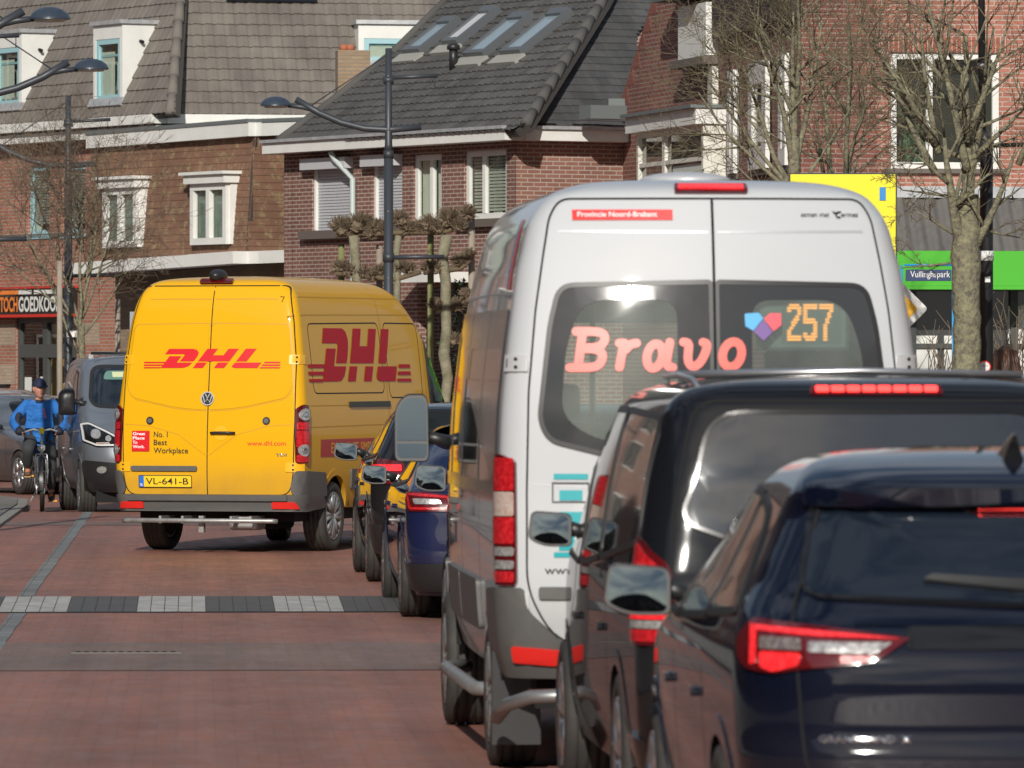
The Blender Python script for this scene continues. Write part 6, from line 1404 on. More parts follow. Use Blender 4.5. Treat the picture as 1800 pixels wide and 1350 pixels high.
for zz in (.78, .87, .96): patch('grille_bar', rect(-.42, zz, .42, zz+.025), fm, .02, .006, chrome, gp, grid=.08)
patch('skid_plate', rpoly([(-.5, .36), (-.55, .46), (.55, .46), (.5, .36)], .02), fm, .02, .01, alu, tv, grid=.08)
bm = bmesh.new(); box(bm, (-.6, 2.2, 2.0), (.6, 2.34, 2.05), bev=.02); box(bm, (-.72, 2.24, 1.93), (-.66, 2.3, 2.02)); box(bm, (.66, 2.24, 1.93), (.72, 2.3, 2.02)); fin('roof_carrier', bm, alu, tv)
roundtube('roof_carrier', tv, [(-.72, 2.7, 2.03), (.72, 2.7, 2.03)], .02, black)
# ================================================================== street lamps
def street_lamp(px, Y, side, label, base=0):
    p = at(px, HY, Y); t = thing('street_lamp', label, 'street lamp', (p.x, p.y, base), 0, 'street lamps along the road')
    s = side
    bm = bmesh.new(); tube(bm, [(0, 0, 0), (0, 0, .8), (0, 0, 4.72)], [.075, .066, .062], 16); tube(bm, [(0, 0, 4.72), (0, 0, 4.80), (0, 0, 6.1)], [.066, .050, .044], 16); tube(bm, [(0, 0, 4.62), (0, 0, 4.72)], [.068, .068], 16)
    tube(bm, [(0, 0, 0), (0, 0, .3)], [.11, .10], 16)
    fin('pole', bm, lamppaint, t, smooth=True)
    pts = [(-s*.44, 0, 5.04), (0, 0, 5.0), (s*.33, 0, 5.02), (s*.64, 0, 5.10), (s*.94, 0, 5.23), (s*1.25, 0, 5.41)]
    roundtube('lamp_arm', t, pts, .045, lamppaint, 12); bm = bmesh.new()
    tube(bm, [(s*.98, 0, 5.26), (s*1.18, .0, 5.31), (s*1.36, 0, 5.33)], [.03, .035, .03], 10)
    fin('lamp_bracket', bm, lamppaint, t, smooth=True)
    for q in ((0, -.05, 5.0), (0, -.06, 3.9), (0, -.06, 3.0), (0, -.06, 5.72)): bm = bmesh.new(); blob(bm, q, .016, sub=1); fin('bolt', bm, alu, t)
    bm = bmesh.new(); prof = [(.0, .19), (.012, .20), (.02, .195), (.06, .175), (.10, .13), (.125, .07), (.13, .001)]
    lathe(bm, prof[::1], Matrix.Translation((s*1.52, 0, 5.32)) @ Matrix.Diagonal((1.08, 1, 1, 1)), 28)
    h = fin('lamp_head', bm, principled('lamp_dome', (.03, .042, .062), .35, coat=.3), t, smooth=True, angle=50)
    bm = bmesh.new(); lathe(bm, [(0, .165), (-.022, .15), (-.03, .001)], Matrix.Translation((s*1.52, 0, 5.32)), 24); fin('lamp_glass', bm, principled('lamp_lens', (.5, .5, .48), .3), h, smooth=True)
    roundtube('tie_rod', t, [(0, 0, 6.02), (s*1.04, 0, 5.33)], .009, lamppaint, 6)
    bm = bmesh.new(); tube(bm, [(0, 0, 5.70), (.66, 0, 5.73)], .028, 10); tube(bm, [(-.07, 0, 5.67), (.07, 0, 5.67)], [.055, .055], 12); tube(bm, [(.62, 0, 5.7), (.62, 0, 5.58)], .006, 5); fin('banner_bar', bm, lamppaint, t, smooth=True)
    bm = bmesh.new(); tube(bm, [(0, 0, 3.28), (.75, 0, 3.29)], .030, 10); tube(bm, [(0, 0, 3.22), (0, 0, 3.34)], [.078, .078], 14); fin('banner_bar', bm, lamppaint, t, smooth=True)
    return t
lm = street_lamp(683, 92, -1, 'street lamp with curved arm to the left, rising behind the yellow van', .05)
ll = street_lamp(120, 107, -1, 'street lamp standing in front of the discount shop, beside a bare young tree', 0)
street_lamp(-63, 81.8, 1, 'street lamp whose lower domed head hangs in at the left edge', .1); street_lamp(-173, 70, 1, 'street lamp whose upper domed head hangs in at the top left corner', .1)
def disc(name, parent, c, r, mat, y0=0, th=.004, n=24):
    bm = bmesh.new(); lathe(bm, [(0, r), (th, r)], Matrix.Translation(c) @ Matrix.Rotation(R(90), 4, 'X'), n); return fin(name, bm, mat, parent)
# small plates on the left lamp
bm = bmesh.new(); box(bm, (-.02, -.09, 2.32), (.14, -.075, 2.42)); tag(fin('pole_plate', bm, whitep, ll), '', ''); 
for k in ('label', 'category'): del bpy.data.objects['pole_plate'][k]
disc('sticker', ll, (.03, -.076, 1.46), .05, whitep); bm = bmesh.new(); box(bm, (-.05, -.082, 1.22), (.04, -.073, 1.36)); box(bm, (-.06, -.082, 1.52), (-.02, -.072, 1.60)); fin('sticker', bm, whitep, ll)
# tall dark post at the right
pr = at(1734, HY, 63); t = thing('lamp_post', 'tall black lamp post beside the lichen-covered tree at the right', 'lamp post', (pr.x, pr.y, 0), 0)
bm = bmesh.new(); tube(bm, [(0, 0, 0), (0, 0, 3.95), (-.02, 0, 3.97), (-.04, 0, 4.05)], [.066, .060, .060, .034], 18); tube(bm, [(-.04, 0, 4.05), (-.06, 0, 8.0)], [.034, .030], 14); fin('pole', bm, principled('post_black', (.016, .017, .019), .45), t, smooth=True)
bm = bmesh.new(); tube(bm, [(0, -.02, 3.90), (1.0, -.02, 3.93)], .022, 10); tube(bm, [(.0, 0, 3.86), (0, 0, 3.95)], [.07, .07], 14); fin('banner_bar', bm, black, t, smooth=True)
bm = bmesh.new(); tube(bm, [(.10, -.03, 3.99), (.12, -.05, 4.0), (.12, -.05, 3.8), (.10, -.05, 3.78), (.09, -.05, 3.9)], .006, 6); fin('hook', bm, black, t)
bm = bmesh.new(); tube(bm, [(-.04, 0, 4.62), (-.04, 0, 4.66)], [.042, .042], 14); fin('clamp', bm, alu, t)
bm = bmesh.new(); tube(bm, [(0, 0, 2.84), (0, 0, 2.93)], [.068, .068], 18); fin('white_band', bm, whitep, t)
bm = bmesh.new(); box(bm, (-.02, -.072, 2.64), (.03, -.062, 2.69)); fin('sticker', bm, whitep, t)
c_ = disc('round_sign', t, (-.022, -.07, 1.86), .058, MATS['reflector'] if 'reflector' in MATS else reflector); disc('round_sign_face', c_, (-.022, -.075, 1.86), .046, whitep)
writing('round_sign_writing', 'STOP SLOW', lambda a, b, c: Vector((a, -.0795-c, b)), -.055, 1.865, .012, 1.876, black, c_, .001, .02, grid=0)
# ================================================================== trees
bark = principled('lichen_bark', (.105, .093, .072), .9, bump=(25, 1.0, .02), var=(20, (.24, .225, .135), .13)); twigm = principled('twig_brown', (.10, .072, .052), .85, var=(5, (.17, .15, .08), .2)); twigr = principled('twig_reddish', (.135, .088, .065), .85, var=(5, (.17, .14, .09), .2))
def grow(bmt, bmc, p, d, L, r, depth, rnd, up=.25, wig=.22, twig_r=.006, minr=.012, den=1.0, last=5, scale=1.0):
    """one branch and its children: thick wood goes in bmt, twigs in bmc"""
    n = max(3, int(L/.18)); pts = [p.copy()]; rad = [r]; cur = d.normalized(); nodes = []
    for i in range(n):
        cur = (cur+Vector((rnd.gauss(0, wig), rnd.gauss(0, wig), rnd.gauss(0, wig*.6)))*.5+Vector((0, 0, up))*.25).normalized()
        q = pts[-1]+cur*(L/n); pts.append(q); rad.append(max(twig_r*.5, r*(1-.72*(i+1)/n))); nodes.append((q, cur.copy(), rad[-1], (i+1)/n))
    (tube(bmt, pts, rad, 8) if r > minr else tube(bmc, pts, [max(x, twig_r*.5) for x in rad], 3, cap=False))
    if depth >= last: return
    k = {0: 6, 1: 7, 2: 7, 3: 6, 4: 4}.get(depth, 3); k = max(2, int(k*den))
    for j in range(k):
        q, c, rr, f = nodes[min(len(nodes)-1, int((.22+.78*(j+rnd.random())/k)*len(nodes)))]
        ax = c.orthogonal().normalized(); ax.rotate(Matrix.Rotation(rnd.uniform(0, 6.283), 3, c)); nd = c.copy(); nd.rotate(Matrix.Rotation(rnd.uniform(R(28), R(62)), 3, ax))
        grow(bmt, bmc, q, nd, L*rnd.uniform(.42, .68)*(1.1-.35*f), max(twig_r*.6, min(rr*.75, r*.45)), depth+1, rnd, up, wig, twig_r, minr, den, last)
def tree(name, label, px, Y, base, limbs, trunk, seed, group=None, mat=bark, tmat=None, den=1.0, last=4, minr=.012, wig=.2, up=.25, twig_r=.0045, rz0=0):
    """trunk: list of (px, py, radius); limbs: (start index on trunk, (px, py), depth offset, radius, length)"""
    rnd = random.Random(seed); B0 = at(trunk[0][0], HY, Y); t = thing(name, label, 'tree', (B0.x, Y, base), 0, group)
    bmt, bmc = bmesh.new(), bmesh.new()
    tp = [at(x, y, Y) for x, y, r in trunk]; tr_ = [r for x, y, r in trunk]
    tp = [Vector((tp[0].x, Y, base))]+tp; tr_ = [tr_[0]*1.25]+tr_
    # smooth the trunk
    P, Q = [tp[0]], [tr_[0]]
    for i in range(len(tp)-1):
        for k in range(1, 6): f = k/5; P.append(tp[i].lerp(tp[i+1], f)+Vector((rnd.gauss(0, .006), rnd.gauss(0, .006), 0))); Q.append(tr_[i]*(1-f)+tr_[i+1]*f)
    tube(bmt, P, Q, 14)
    for (sx, sy), (ex, ey), dy, r, nch in limbs:
        a = at(sx, sy, Y); b = at(ex, ey, Y)+Vector((0, dy, 0)); d = b-a
        grow(bmt, bmc, a, d, d.length, r*.82, 1, rnd, up*.3, wig*.5, twig_r, minr, den*nch, last)
    tr = fin('trunk', bmt, mat, t, True, smooth=True, angle=80); cr = fin('crown', bmc, tmat or twigm, t, True)
    return t
tree('lichen_tree', 'nearest bare tree, its forked trunk patched with yellow-green lichen, beside the black lamp post', 1692, 61.5, .12,
  [((1690, 445), (1645, 250), -.3, .075, 1.1), ((1645, 255), (1570, 110), -.4, .050, 1.1), ((1642, 300), (1500, 60), .3, .045, 1.2), ((1700, 400), (1690, 60), .2, .085, 1.1), ((1700, 300), (1655, -40), -.3, .05, 1.0), ((1705, 330), (1740, 40), .4, .05, 1.0),
   ((1712, 440), (1790, 290), -.2, .055, 1.0), ((1790, 290), (1860, 130), -.2, .04, 1.0), ((1700, 250), (1780, 60), -.2, .045, 1.0), ((1696, 280), (1560, 215), .3, .030, 1.1), ((1690, 420), (1610, 372), -.3, .022, 1.0), ((1690, 460), (1590, 470), .2, .018, 1.0),
   ((1700, 350), (1590, 330), .2, .024, 1.1), ((1712, 400), (1800, 420), .2, .02, .9), ((1650, 270), (1600, 40), .1, .04, 1.0)],
  [(1699, 640, .130), (1698, 540, .124), (1698, 450, .135), (1700, 400, .11), (1702, 340, .085)], 11, mat=bark, den=.85, last=4)
tree('bare_tree', 'dense bare tree with a dark straight trunk rising above the minibus roof', 1398, 76, .12,
  [((1396, 250), (1392, 20), 0, .056, 1.2), ((1395, 300), (1330, 60), -.3, .05, 1.3), ((1392, 330), (1255, 90), .3, .042, 1.3), ((1398, 300), (1450, 40), .3, .045, 1.3), ((1395, 340), (1210, 180), -.2, .034, 1.2), ((1396, 350), (1480, 170), .2, .035, 1.2), ((1394, 200), (1300, -30), .2, .035, 1.2), ((1390, 370), (1270, 290), .3, .025, 1.2), ((1400, 180), (1430, -60), -.2, .04, 1.0), ((1388, 330), (1230, 130), .1, .035, 1.2)],
  [(1398, 500, .085), (1397, 400, .078), (1396, 300, .07), (1396, 240, .06)], 23, 'bare street trees above the minibus', den=.86, last=4)
tree('bare_tree', 'slimmer bare tree with several upright stems, between the minibus roof and the large white window', 1475, 80, .12,
  [((1470, 400), (1455, 60), 0, .05, 1.2), ((1474, 420), (1505, 120), .3, .04, 1.2), ((1480, 400), (1500, -20), -.3, .045, 1.2), ((1470, 380), (1540, 200), .2, .03, 1.2), ((1468, 420), (1430, 180), .2, .03, 1.2), ((1475, 350), (1560, 90), .1, .03, 1.2)],
  [(1478, 560, .09), (1476, 480, .08), (1474, 400, .07)], 31, 'bare street trees above the minibus', den=.86, last=4)
tree('young_tree', 'young bare tree with a fan of thin upright branches beside the left street lamp', 142, 104, .0,
  [((142, 600), (95, 330), -.3, .040, 1.2), ((140, 580), (40, 400), .3, .034, 1.2), ((143, 560), (150, 300), .2, .038, 1.2), ((144, 560), (215, 380), -.2, .034, 1.2), ((143, 590), (70, 300), .3, .034, 1.2), ((138, 620), (5, 330), -.2, .030, 1.2), ((144, 540), (190, 300), .3, .028, 1.1), ((140, 570), (-20, 430), .2, .026, 1.1), ((146, 590), (225, 480), .2, .026, 1.0), ((142, 540), (120, 260), .2, .030, 1.2)],
  [(146, 690, .06), (144, 620, .055), (142, 570, .05)], 5, tmat=twigr, den=1.05, last=4, twig_r=.005)
def stake(px, Y, ztop, label, r=.045, green=False):
    p = at(px, HY, Y); bm = bmesh.new(); tube(bm, [(0, 0, 0), (0, 0, ztop)], [r, r*.95], 10)
    o = fin('wooden_stake', bm, principled('stake_mossy' if green else 'stake_grey', (.16, .17, .06) if green else (.24, .20, .16), .9, bump=(30, .4, .005), var=(6, (.22, .22, .10) if green else (.32, .28, .23), .2)), None, smooth=True)
    o.location = (p.x, p.y, 0); tag(o, label, 'stake'); return o
stake(105, 103, 3.45, 'round wooden stake left of the street lamp, by the shop door'); stake(207, 106, 2.9, 'round wooden stake close to the left edge of the yellow van')
# ------------------------------------------------------------------ pollarded, trained lime trees
knobm = principled('pollard_knob', (.24, .175, .12), .95, bump=(30, .8, .02), var=(14, (.10, .08, .05), .2)); limebark = principled('lime_bark', (.26, .235, .17), .9, bump=(18, .9, .015), var=(7, (.13, .125, .07), .15)); mossy = principled('mossy_arm', (.12, .105, .055), .95, bump=(25, .7, .01), var=(8, (.14, .09, .06), .2))
def pollard(px, label, knobs, arms, w=.064, Y=97):
    knobs = [(a, b, c*.82) for a, b, c in knobs]
    p = at(px, HY, Y); t = thing('pollarded_tree', label, 'tree', (p.x, p.y, 0), 0, 'pollarded lime trees behind the yellow van'); rnd = random.Random(px)
    bm = bmesh.new(); P = []; 
    for i in range(12): z = i*.34; P.append(Vector((rnd.gauss(0, .02), rnd.gauss(0, .02), min(z, 3.72))))
    tube(bm, P, [w*1.15]+[w*rnd.uniform(.9, 1.1) for _ in range(11)], 12); fin('trunk', bm, limebark, t, smooth=True, angle=70)
    for x0, y0, x1, y1 in arms:
        bm = bmesh.new()
        a = at(x0, y0, Y)-p; b = at(x1, y1, Y)-p; a.z = at(x0, y0, Y).z; b.z = at(x1, y1, Y).z
        m_ = (a+b)/2+Vector((0, rnd.gauss(0, .03), rnd.gauss(0, .03)-.02)); tube(bm, [a, m_, b], [.045, .036, .034], 8)
        fin('trained_arm', bm, mossy, t, smooth=True)
    for x, y, r in knobs:
        bm = bmesh.new()
        c = at(x, y, Y)-p; c.z = at(x, y, Y).z
        for k in range(3):
            blob(bm, c+Vector((rnd.gauss(0, r*.3), rnd.gauss(0, r*.25), rnd.gauss(0, r*.2))), (r*.5, r*.5, r*.42), sub=2, jit=r*.16)
        for k in range(240):
            d = Vector((rnd.gauss(0, 1), rnd.gauss(0, 1), rnd.gauss(.4, .7))).normalized(); a = c+d*r*.5; tube(bm, [a, a+d*rnd.uniform(.35, .8)*r+Vector((rnd.gauss(0, .02), 0, .03))], [.009, .004], 3, cap=False)
        fin('pollard_knob', bm, knobm, t)
    return t
pollard(624, 'pollarded lime tree at the left end of the row, under the left roller shutter', [(597, 400, .16), (612, 402, .17), (630, 396, .19), (641, 392, .13), (650, 415, .11), (598, 472, .14), (615, 478, .14), (636, 482, .12), (652, 488, .10)], [(590, 412, 660, 408), (590, 480, 655, 488)])
pollard(697, 'pollarded lime tree close behind the middle street lamp', [(655, 400, .13), (672, 402, .13), (700, 388, .15), (716, 403, .13), (668, 478, .12), (700, 473, .13), (716, 474, .13), (733, 402, .12)], [(640, 412, 745, 408), (650, 486, 740, 478)], .05)
pollard(783, 'pollarded lime tree with the thickest trunk, at the right end of the row', [(752, 396, .15), (768, 402, .12), (788, 388, .20), (806, 398, .15), (822, 378, .15), (750, 472, .12), (768, 474, .12), (806, 462, .13), (824, 450, .10), (766, 538, .11), (806, 538, .13), (820, 520, .10), (800, 600, .12)], [(740, 408, 815, 398), (745, 478, 790, 474), (790, 474, 828, 456), (765, 546, 828, 524)], .078)
for px, z_, l_, g in ((600, 3.6, 'mossy wooden stake at the left end of the pollarded row', True), (667, 3.6, 'pale wooden stake just left of the middle street lamp', False), (757, 3.75, 'mossy wooden stake left of the thickest pollarded trunk', True), (829, 4.1, 'tallest wooden stake, at the right end of the pollarded row by the minibus', False)): stake(px, 97.3, z_, l_, .05, g)
# ------------------------------------------------------------------ hedge plants and shrubs
def shrub(px, Y, n, h, label, seed, lean=.1):
    rnd = random.Random(seed); p = at(px, HY, Y); t = thing('bare_shrub', label, 'shrub', (p.x, p.y, .12)); bm = bmesh.new()
    for i in range(n):
        a = Vector((rnd.gauss(0, .12), rnd.gauss(0, .12), 0)); d = Vector((rnd.gauss(0, lean), rnd.gauss(0, lean), 1)); L = h*rnd.uniform(.7, 1)
        pts = [a+d*L*k/5+Vector((rnd.gauss(0, .015), rnd.gauss(0, .015), 0))*k for k in range(6)]; tube(bm, pts, [.011, .010, .008, .007, .006, .004], 4)
        for k in range(8): q = pts[2+k % 4]; e = q+Vector((rnd.gauss(0, .09), rnd.gauss(0, .06), rnd.uniform(.05, .22))); tube(bm, [q, e], [.005, .003], 3, cap=False)
    fin('stems', bm, twigr, t); return t
shrub(1668, 70, 26, 2.2, 'bare shrub with upright stems left of the lichen-covered trunk', 3); shrub(1758, 70, 24, 2.35, 'bare shrub with upright stems right of the black lamp post', 4, .06); shrub(1793, 71, 26, 2.4, 'bare shrub at the right edge, next to the person with long brown hair', 9, .12)
bm = bmesh.new(); rnd = random.Random(2); p = at(808, HY, 99)
for i in range(420):
    c = Vector((rnd.gauss(0, .13), rnd.gauss(0, .15), rnd.uniform(.3, 3.1))); s_ = (1-c.z/3.4)*1.2+.25; c.x *= s_; a = rnd.uniform(0, 6.3); d = Vector((math.cos(a), math.sin(a), .8))*.07; e = Vector((-math.sin(a), math.cos(a), 0))*.03
    bm.faces.new([bm.verts.new(q) for q in (c-e, c+e, c+d)])
t = thing('evergreen_shrub', 'narrow dark green evergreen between the thickest pollarded tree and the minibus', 'shrub', (p.x, p.y, 0)); fin('foliage', bm, principled('evergreen_leaf', (.025, .055, .02), .7), t); roundtube('trunk', t, [(0, 0, 0), (0, 0, 2.6)], .04, twigm)
# ================================================================== signs
p = at(1482, HY, 72); t = thing('yellow_sign', 'large plain yellow signboard showing above the right shoulder of the minibus', 'sign', (p.x, p.y, 0))
ux = lambda x, Y: (x-CX)/F*Y-p.x; uz = lambda y, Y: CH-(y-HY)/F*Y
bm = bmesh.new(); box(bm, (ux(1389, 72), 0, 1.6), (ux(1575, 72), .04, uz(306, 72)), bev=.01); fin('board', bm, principled('sign_yellow', (.76, .67, .01), .4), t)
bm = bmesh.new(); box(bm, (ux(1387, 72), .005, 1.58), (ux(1577, 72), .035, uz(304, 72))); fin('board_edge', bm, black, t); bm = bmesh.new(); box(bm, (ux(1546, 72), -.012, uz(352, 72)), (ux(1557, 72), -.004, uz(329, 72))); fin('blue_panel', bm, principled('sign_blue', (.02, .22, .55), .4), t)
bm = bmesh.new(); tube(bm, [(0, .07, 0), (0, .07, 3.7)], .035, 10); fin('post', bm, galv, t)
p = at(1566, HY, 66); t = thing('priority_sign', 'diamond-shaped white and yellow priority sign peeking out behind the minibus', 'sign', (p.x, p.y, 0)); zc = CH-(543-HY)/F*66
def diamond(nm, r, y, m, par, th=.01):
    bm = bmesh.new(); lp = rpoly([(r, 0), (0, r), (-r, 0), (0, -r)], .04*r/.35, 4)
    fill2d(bm, [lp]); skirt(bm, th); drape(bm, lambda a, b, c: Vector((a, y-c, zc+b)), 0); return fin(nm, bm, m, par)
f_ = diamond('sign_face', .355, -.04, whitep, t); diamond('yellow_centre', .262, -.0445, principled('sign_amber', (.85, .45, .03), .4), f_, .002); bm = bmesh.new(); tube(bm, [(0, 0, 0), (0, 0, 3.0)], .03, 10); fin('post', bm, galv, t)
diamond('sign_back', .36, -.026, zinc, f_, .01)
p = at(1634, HY, 78); t = thing('street_name_sign', 'dark blue street name sign with white letters, just left of the lichen-covered trunk', 'sign', (p.x, p.y, 0)); Z = lambda y: CH-(y-HY)/F*78; X_ = lambda x: (x-CX)/F*78-p.x
bm = bmesh.new(); box(bm, (X_(1592), -.02, Z(494)), (X_(1672), .0, Z(474)), bev=.004); pn = fin('name_plate', bm, principled('plate_navy', (.012, .03, .11), .4), t)
writing('street_name', 'Vullinghspark', lambda a, b, c: Vector((a, -.02-c, b)), X_(1600), Z(491), X_(1670), Z(476.5), whitep, pn, .003, .004, grid=0)
bm = bmesh.new(); tube(bm, [(X_(1675), 0, 0), (X_(1675), 0, Z(466))], .013, 8); tube(bm, [(X_(1675), 0, Z(466)), (X_(1590), 0, Z(466))], .012, 8); tube(bm, [(X_(1678), .05, Z(562)), (X_(1678), .05, Z(466))], .012, 8); tube(bm, [(X_(1585), 0, 0), (X_(1585), 0, Z(466))], .013, 8); fin('sign_frame', bm, principled('frame_blue', (.03, .30, .62), .4), t)
# ================================================================== unseen street houses, added to darken the reflections in mirrors, glass and paintwork
def added_street_house(x, y, w, d, h, rz, label, bmat, seed):
    rnd = random.Random(seed); t = thing('reflected_house', label, 'house', (x, y, 0), rz, 'unseen houses added for reflections')
    W = Pl((-w/2, 0, 0), (1, 0, 0), (0, 0, 1)); bm = bmesh.new(); uvl = bm.loops.layers.uv.new('UVMap')
    pbox(bm, W, 0, w, 0, h, -d, 0, uvl); fin('brick_wall', bm, bmat, t)
    bm = bmesh.new(); v = [(-w/2-.1, -.3, h), (w/2+.1, -.3, h), (w/2+.1, d+.3, h), (-w/2-.1, d+.3, h), (-w/2-.1, d/2, h+d*.45), (w/2+.1, d/2, h+d*.45)]; v = [bm.verts.new(q) for q in v]
    for f in ((0, 1, 5, 4), (2, 3, 4, 5), (1, 2, 5), (3, 0, 4), (3, 2, 1, 0)): bm.faces.new([v[i] for i in f])
    fin('roof', bm, principled('plain_roof', (.07, .055, .05), .9), t)
    k = int(w/2.2)
    for i in range(k):
        u = -w/2+(i+.5)*w/k
        for z in (.9, 3.7, 6.1):
            bm = bmesh.new(); box(bm, (u-.62, -.05, z-.06), (u+.62, .0, z+1.56)); f_ = fin('window', bm, whitep, t)
            bm = bmesh.new(); box(bm, (u-.55, -.06, z), (u-.03, -.04, z+1.5)); box(bm, (u+.03, -.06, z), (u+.55, -.04, z+1.5)); fin('pane', bm, glassd, f_)
for i in range(11): added_street_house(-8.0-.0463*(i*11-10)-2.5, i*11-10, 10.6, 8, 8.2+.6*(i % 3), R(90+2.65), 'brick terraced house on the left side of the street, unseen and added for reflections', (bk_red, bk_brown, bk_orange, bk_red)[i % 4], i)
for i in range(7): added_street_house(13.5-.0463*(i*11-10), i*11-14, 10.6, 8, 7.4+.5*(i % 2), R(-90+2.65), 'brick terraced house on the right side of the street, unseen and added for reflections', (bk_brown, bk_red, bk_orange)[i % 3], i+20)
for i in range(4): added_street_house(-17-i*11, 125+i*1.5, 10.6, 8, 9.0+.4*(i % 2), R(4), 'brick terraced house beyond the corner house, unseen to the left and added for reflections', (bk_brown, bk_red, bk_orange)[i % 3], i+60)
for i in range(5): added_street_house(-26+i*13, -75-4*(i % 2), 12.6, 8, 8.2+.7*(i % 2), R(180), 'unseen brick terraced house behind the camera, added for reflections', (bk_brown, bk_red, bk_orange)[i % 3], i+40)
# ================================================================== people
skin = principled('skin', (.52, .27, .19), .55, var=(8, (.45, .20, .14), .3)); jblue = principled('jacket_blue', (.012, .115, .38), .8, var=(7, (.018, .15, .48), .2), bump=(9, 1.0, .06)); jdark = principled('jacket_navy', (.012, .014, .028), .75); trous = principled('trousers_grey', (.028, .030, .034), .85, var=(7, (.045, .046, .05), .3)); capm = principled('cap_navy', (.010, .016, .045), .8)
def skinned(name, J, E, mat, parent, root, sub=2, M=None, extra=None):
    me = bpy.data.meshes.new(name); names = list(J); me.from_pydata([J[k][0] for k in names], [(names.index(a), names.index(b)) for a, b in E], [])
    o = bpy.data.objects.new(name, me); SC.collection.objects.link(o); o.modifiers.new('s', 'SKIN'); s2 = o.modifiers.new('u', 'SUBSURF'); s2.levels = sub; s2.render_levels = sub
    for i, k in enumerate(names):
        r = J[k][1]; d = me.skin_vertices[0].data[i]; d.radius = r if hasattr(r, '__len__') else (r, r); d.use_root = (k == root)
    m2 = bpy.data.meshes.new_from_object(o.evaluated_get(bpy.context.evaluated_depsgraph_get())); bpy.data.objects.remove(o)
    bm = bmesh.new(); bm.from_mesh(m2); bpy.data.meshes.remove(m2)
    if extra: extra(bm)
    return fin(name, bm, mat, parent, smooth=True, angle=80)
def head(bm, c, s, yaw, hair=False):
    """head with face looking along local +y turned by yaw"""
    M = Matrix.Translation(c) @ Matrix.Rotation(yaw, 4, 'Z') @ Matrix.Scale(s, 4)
    g = bmesh.ops.create_uvsphere(bm, u_segments=28, v_segments=20, radius=1)
    for v in g['verts']:
        x, y, z = v.co; w = .075*(1-.22*max(0, -z)**1.5); q = Vector((x*w, y*.095, z*.115))
        if z < -.3: q.y += .012*(-z-.3); q.x *= .93
        if y > .5 and abs(z) < .7: q.y -= .006*(1-abs(x))          # flatter face
        q.y += .024*math.exp(-((x/.16)**2+((z+.10)/.16)**2))*(y > 0)    # nose
        q.y += .007*math.exp(-((x/.3)**2+((z+.45)/.08)**2))*(y > 0)     # lips
        q.y -= .010*math.exp(-(((abs(x)-.38)/.16)**2+((z-.08)/.12)**2))*(y > 0)  # eye sockets
        q.y += .010*math.exp(-((x/.35)**2+((z+.78)/.15)**2))*(y > 0)    # chin
        v.co = M @ q
    for sx in (-1, 1):
        blob(bm, M @ Vector((sx*.076, -.005, -.002)), (.010*s, .020*s, .032*s), sub=2)
def fingers(bm, palm, bar, sx, s=1):
    """palm beside a grip along x: four unequal fingers curled round it, thumb under"""
    for k, l in enumerate((.9, 1.0, .95, .78)):
        x = palm.x+sx*(-.030+.020*k)
        pts = [Vector((x, bar.y-.022, bar.z+.020)), Vector((x, bar.y+.016*l, bar.z+.030)), Vector((x, bar.y+.034*l, bar.z+.006)), Vector((x, bar.y+.020*l, bar.z-.020))]
        tube(bm, pts, [.0105, .0100, .0092, .008], 8)
    tube(bm, [Vector((palm.x-sx*.035, bar.y-.03, bar.z)), Vector((palm.x-sx*.042, bar.y-.004, bar.z-.022)), Vector((palm.x-sx*.028, bar.y+.016, bar.z-.026))], [.013, .012, .009], 8)
# ---- cyclist: local +y is the riding direction; the front wheel touches the ground at the origin
CYX = at(73, HY, 87.0); ROT = R(183)
bike = thing('bicycle', 'white-framed city bicycle ridden towards the camera at the left', 'bicycle', (CYX.x, 87.0, .0), ROT)
silverm = principled('bike_silver', (.6, .61, .62), .3, .6); whitef = principled('bike_frame', (.55, .56, .57), .3, .3)
def bwheel(y, name='wheel'):
    M = Matrix.Translation((0, y, .345)) @ Matrix.Rotation(R(90), 4, 'Y'); bm = bmesh.new()
    lathe(bm, [(.018*math.cos(a), .327+.018*math.sin(a)) for a in [2*math.pi*k/10 for k in range(10)]], M, 40, closed=True); w = fin(name, bm, rubber, bike, smooth=True, angle=80)
    bm = bmesh.new(); lathe(bm, [(-.012, .305), (.012, .305), (.010, .295), (-.010, .295)], M, 40, closed=True); fin('rim', bm, silverm, w, smooth=True)
    bm = bmesh.new()
    for k in range(28): a = 2*math.pi*k/28; tube(bm, [M @ Vector((0, 0, .03*(-1)**k)), M @ Vector((.3*math.cos(a), .3*math.sin(a), 0))], .0016, 3, cap=False)
    tube(bm, [M @ Vector((0, 0, -.05)), M @ Vector((0, 0, .05))], .022, 10); fin('spokes', bm, silverm, w)
bwheel(0); bwheel(-1.12)
bm = bmesh.new()
for P_, r in (([(0, -.30, .30), (0, -.62, .30)], .02), ([(0, -.14, .82), (0, -.50, .40), (0, -.56, .30)], .022), ([(0, -.56, .30), (0, -.72, .80)], .018), ([(0, -.16, .76), (0, -.62, .42)], .02), ([(.05, -1.12, .345), (0, -.56, .30)], .010), ([(-.05, -1.12, .345), (0, -.56, .30)], .010), ([(.05, -1.12, .345), (0, -.70, .72)], .008), ([(-.05, -1.12, .345), (0, -.70, .72)], .008), ([(0, -.12, .70), (0, -.16, .92)], .022)): tube(bm, P_, r, 10)
fin('frame', bm, whitef, bike, smooth=True)
bm = bmesh.new()
for sx in (-1, 1): tube(bm, [(sx*.055, 0, .345), (sx*.055, -.06, .55), (sx*.05, -.10, .70), (0, -.12, .72)], [.011, .013, .016, .016], 10)
tube(bm, [(0, -.12, .70), (0, -.16, 1.02)], .014, 10); fin('fork', bm, silverm, bike, smooth=True)
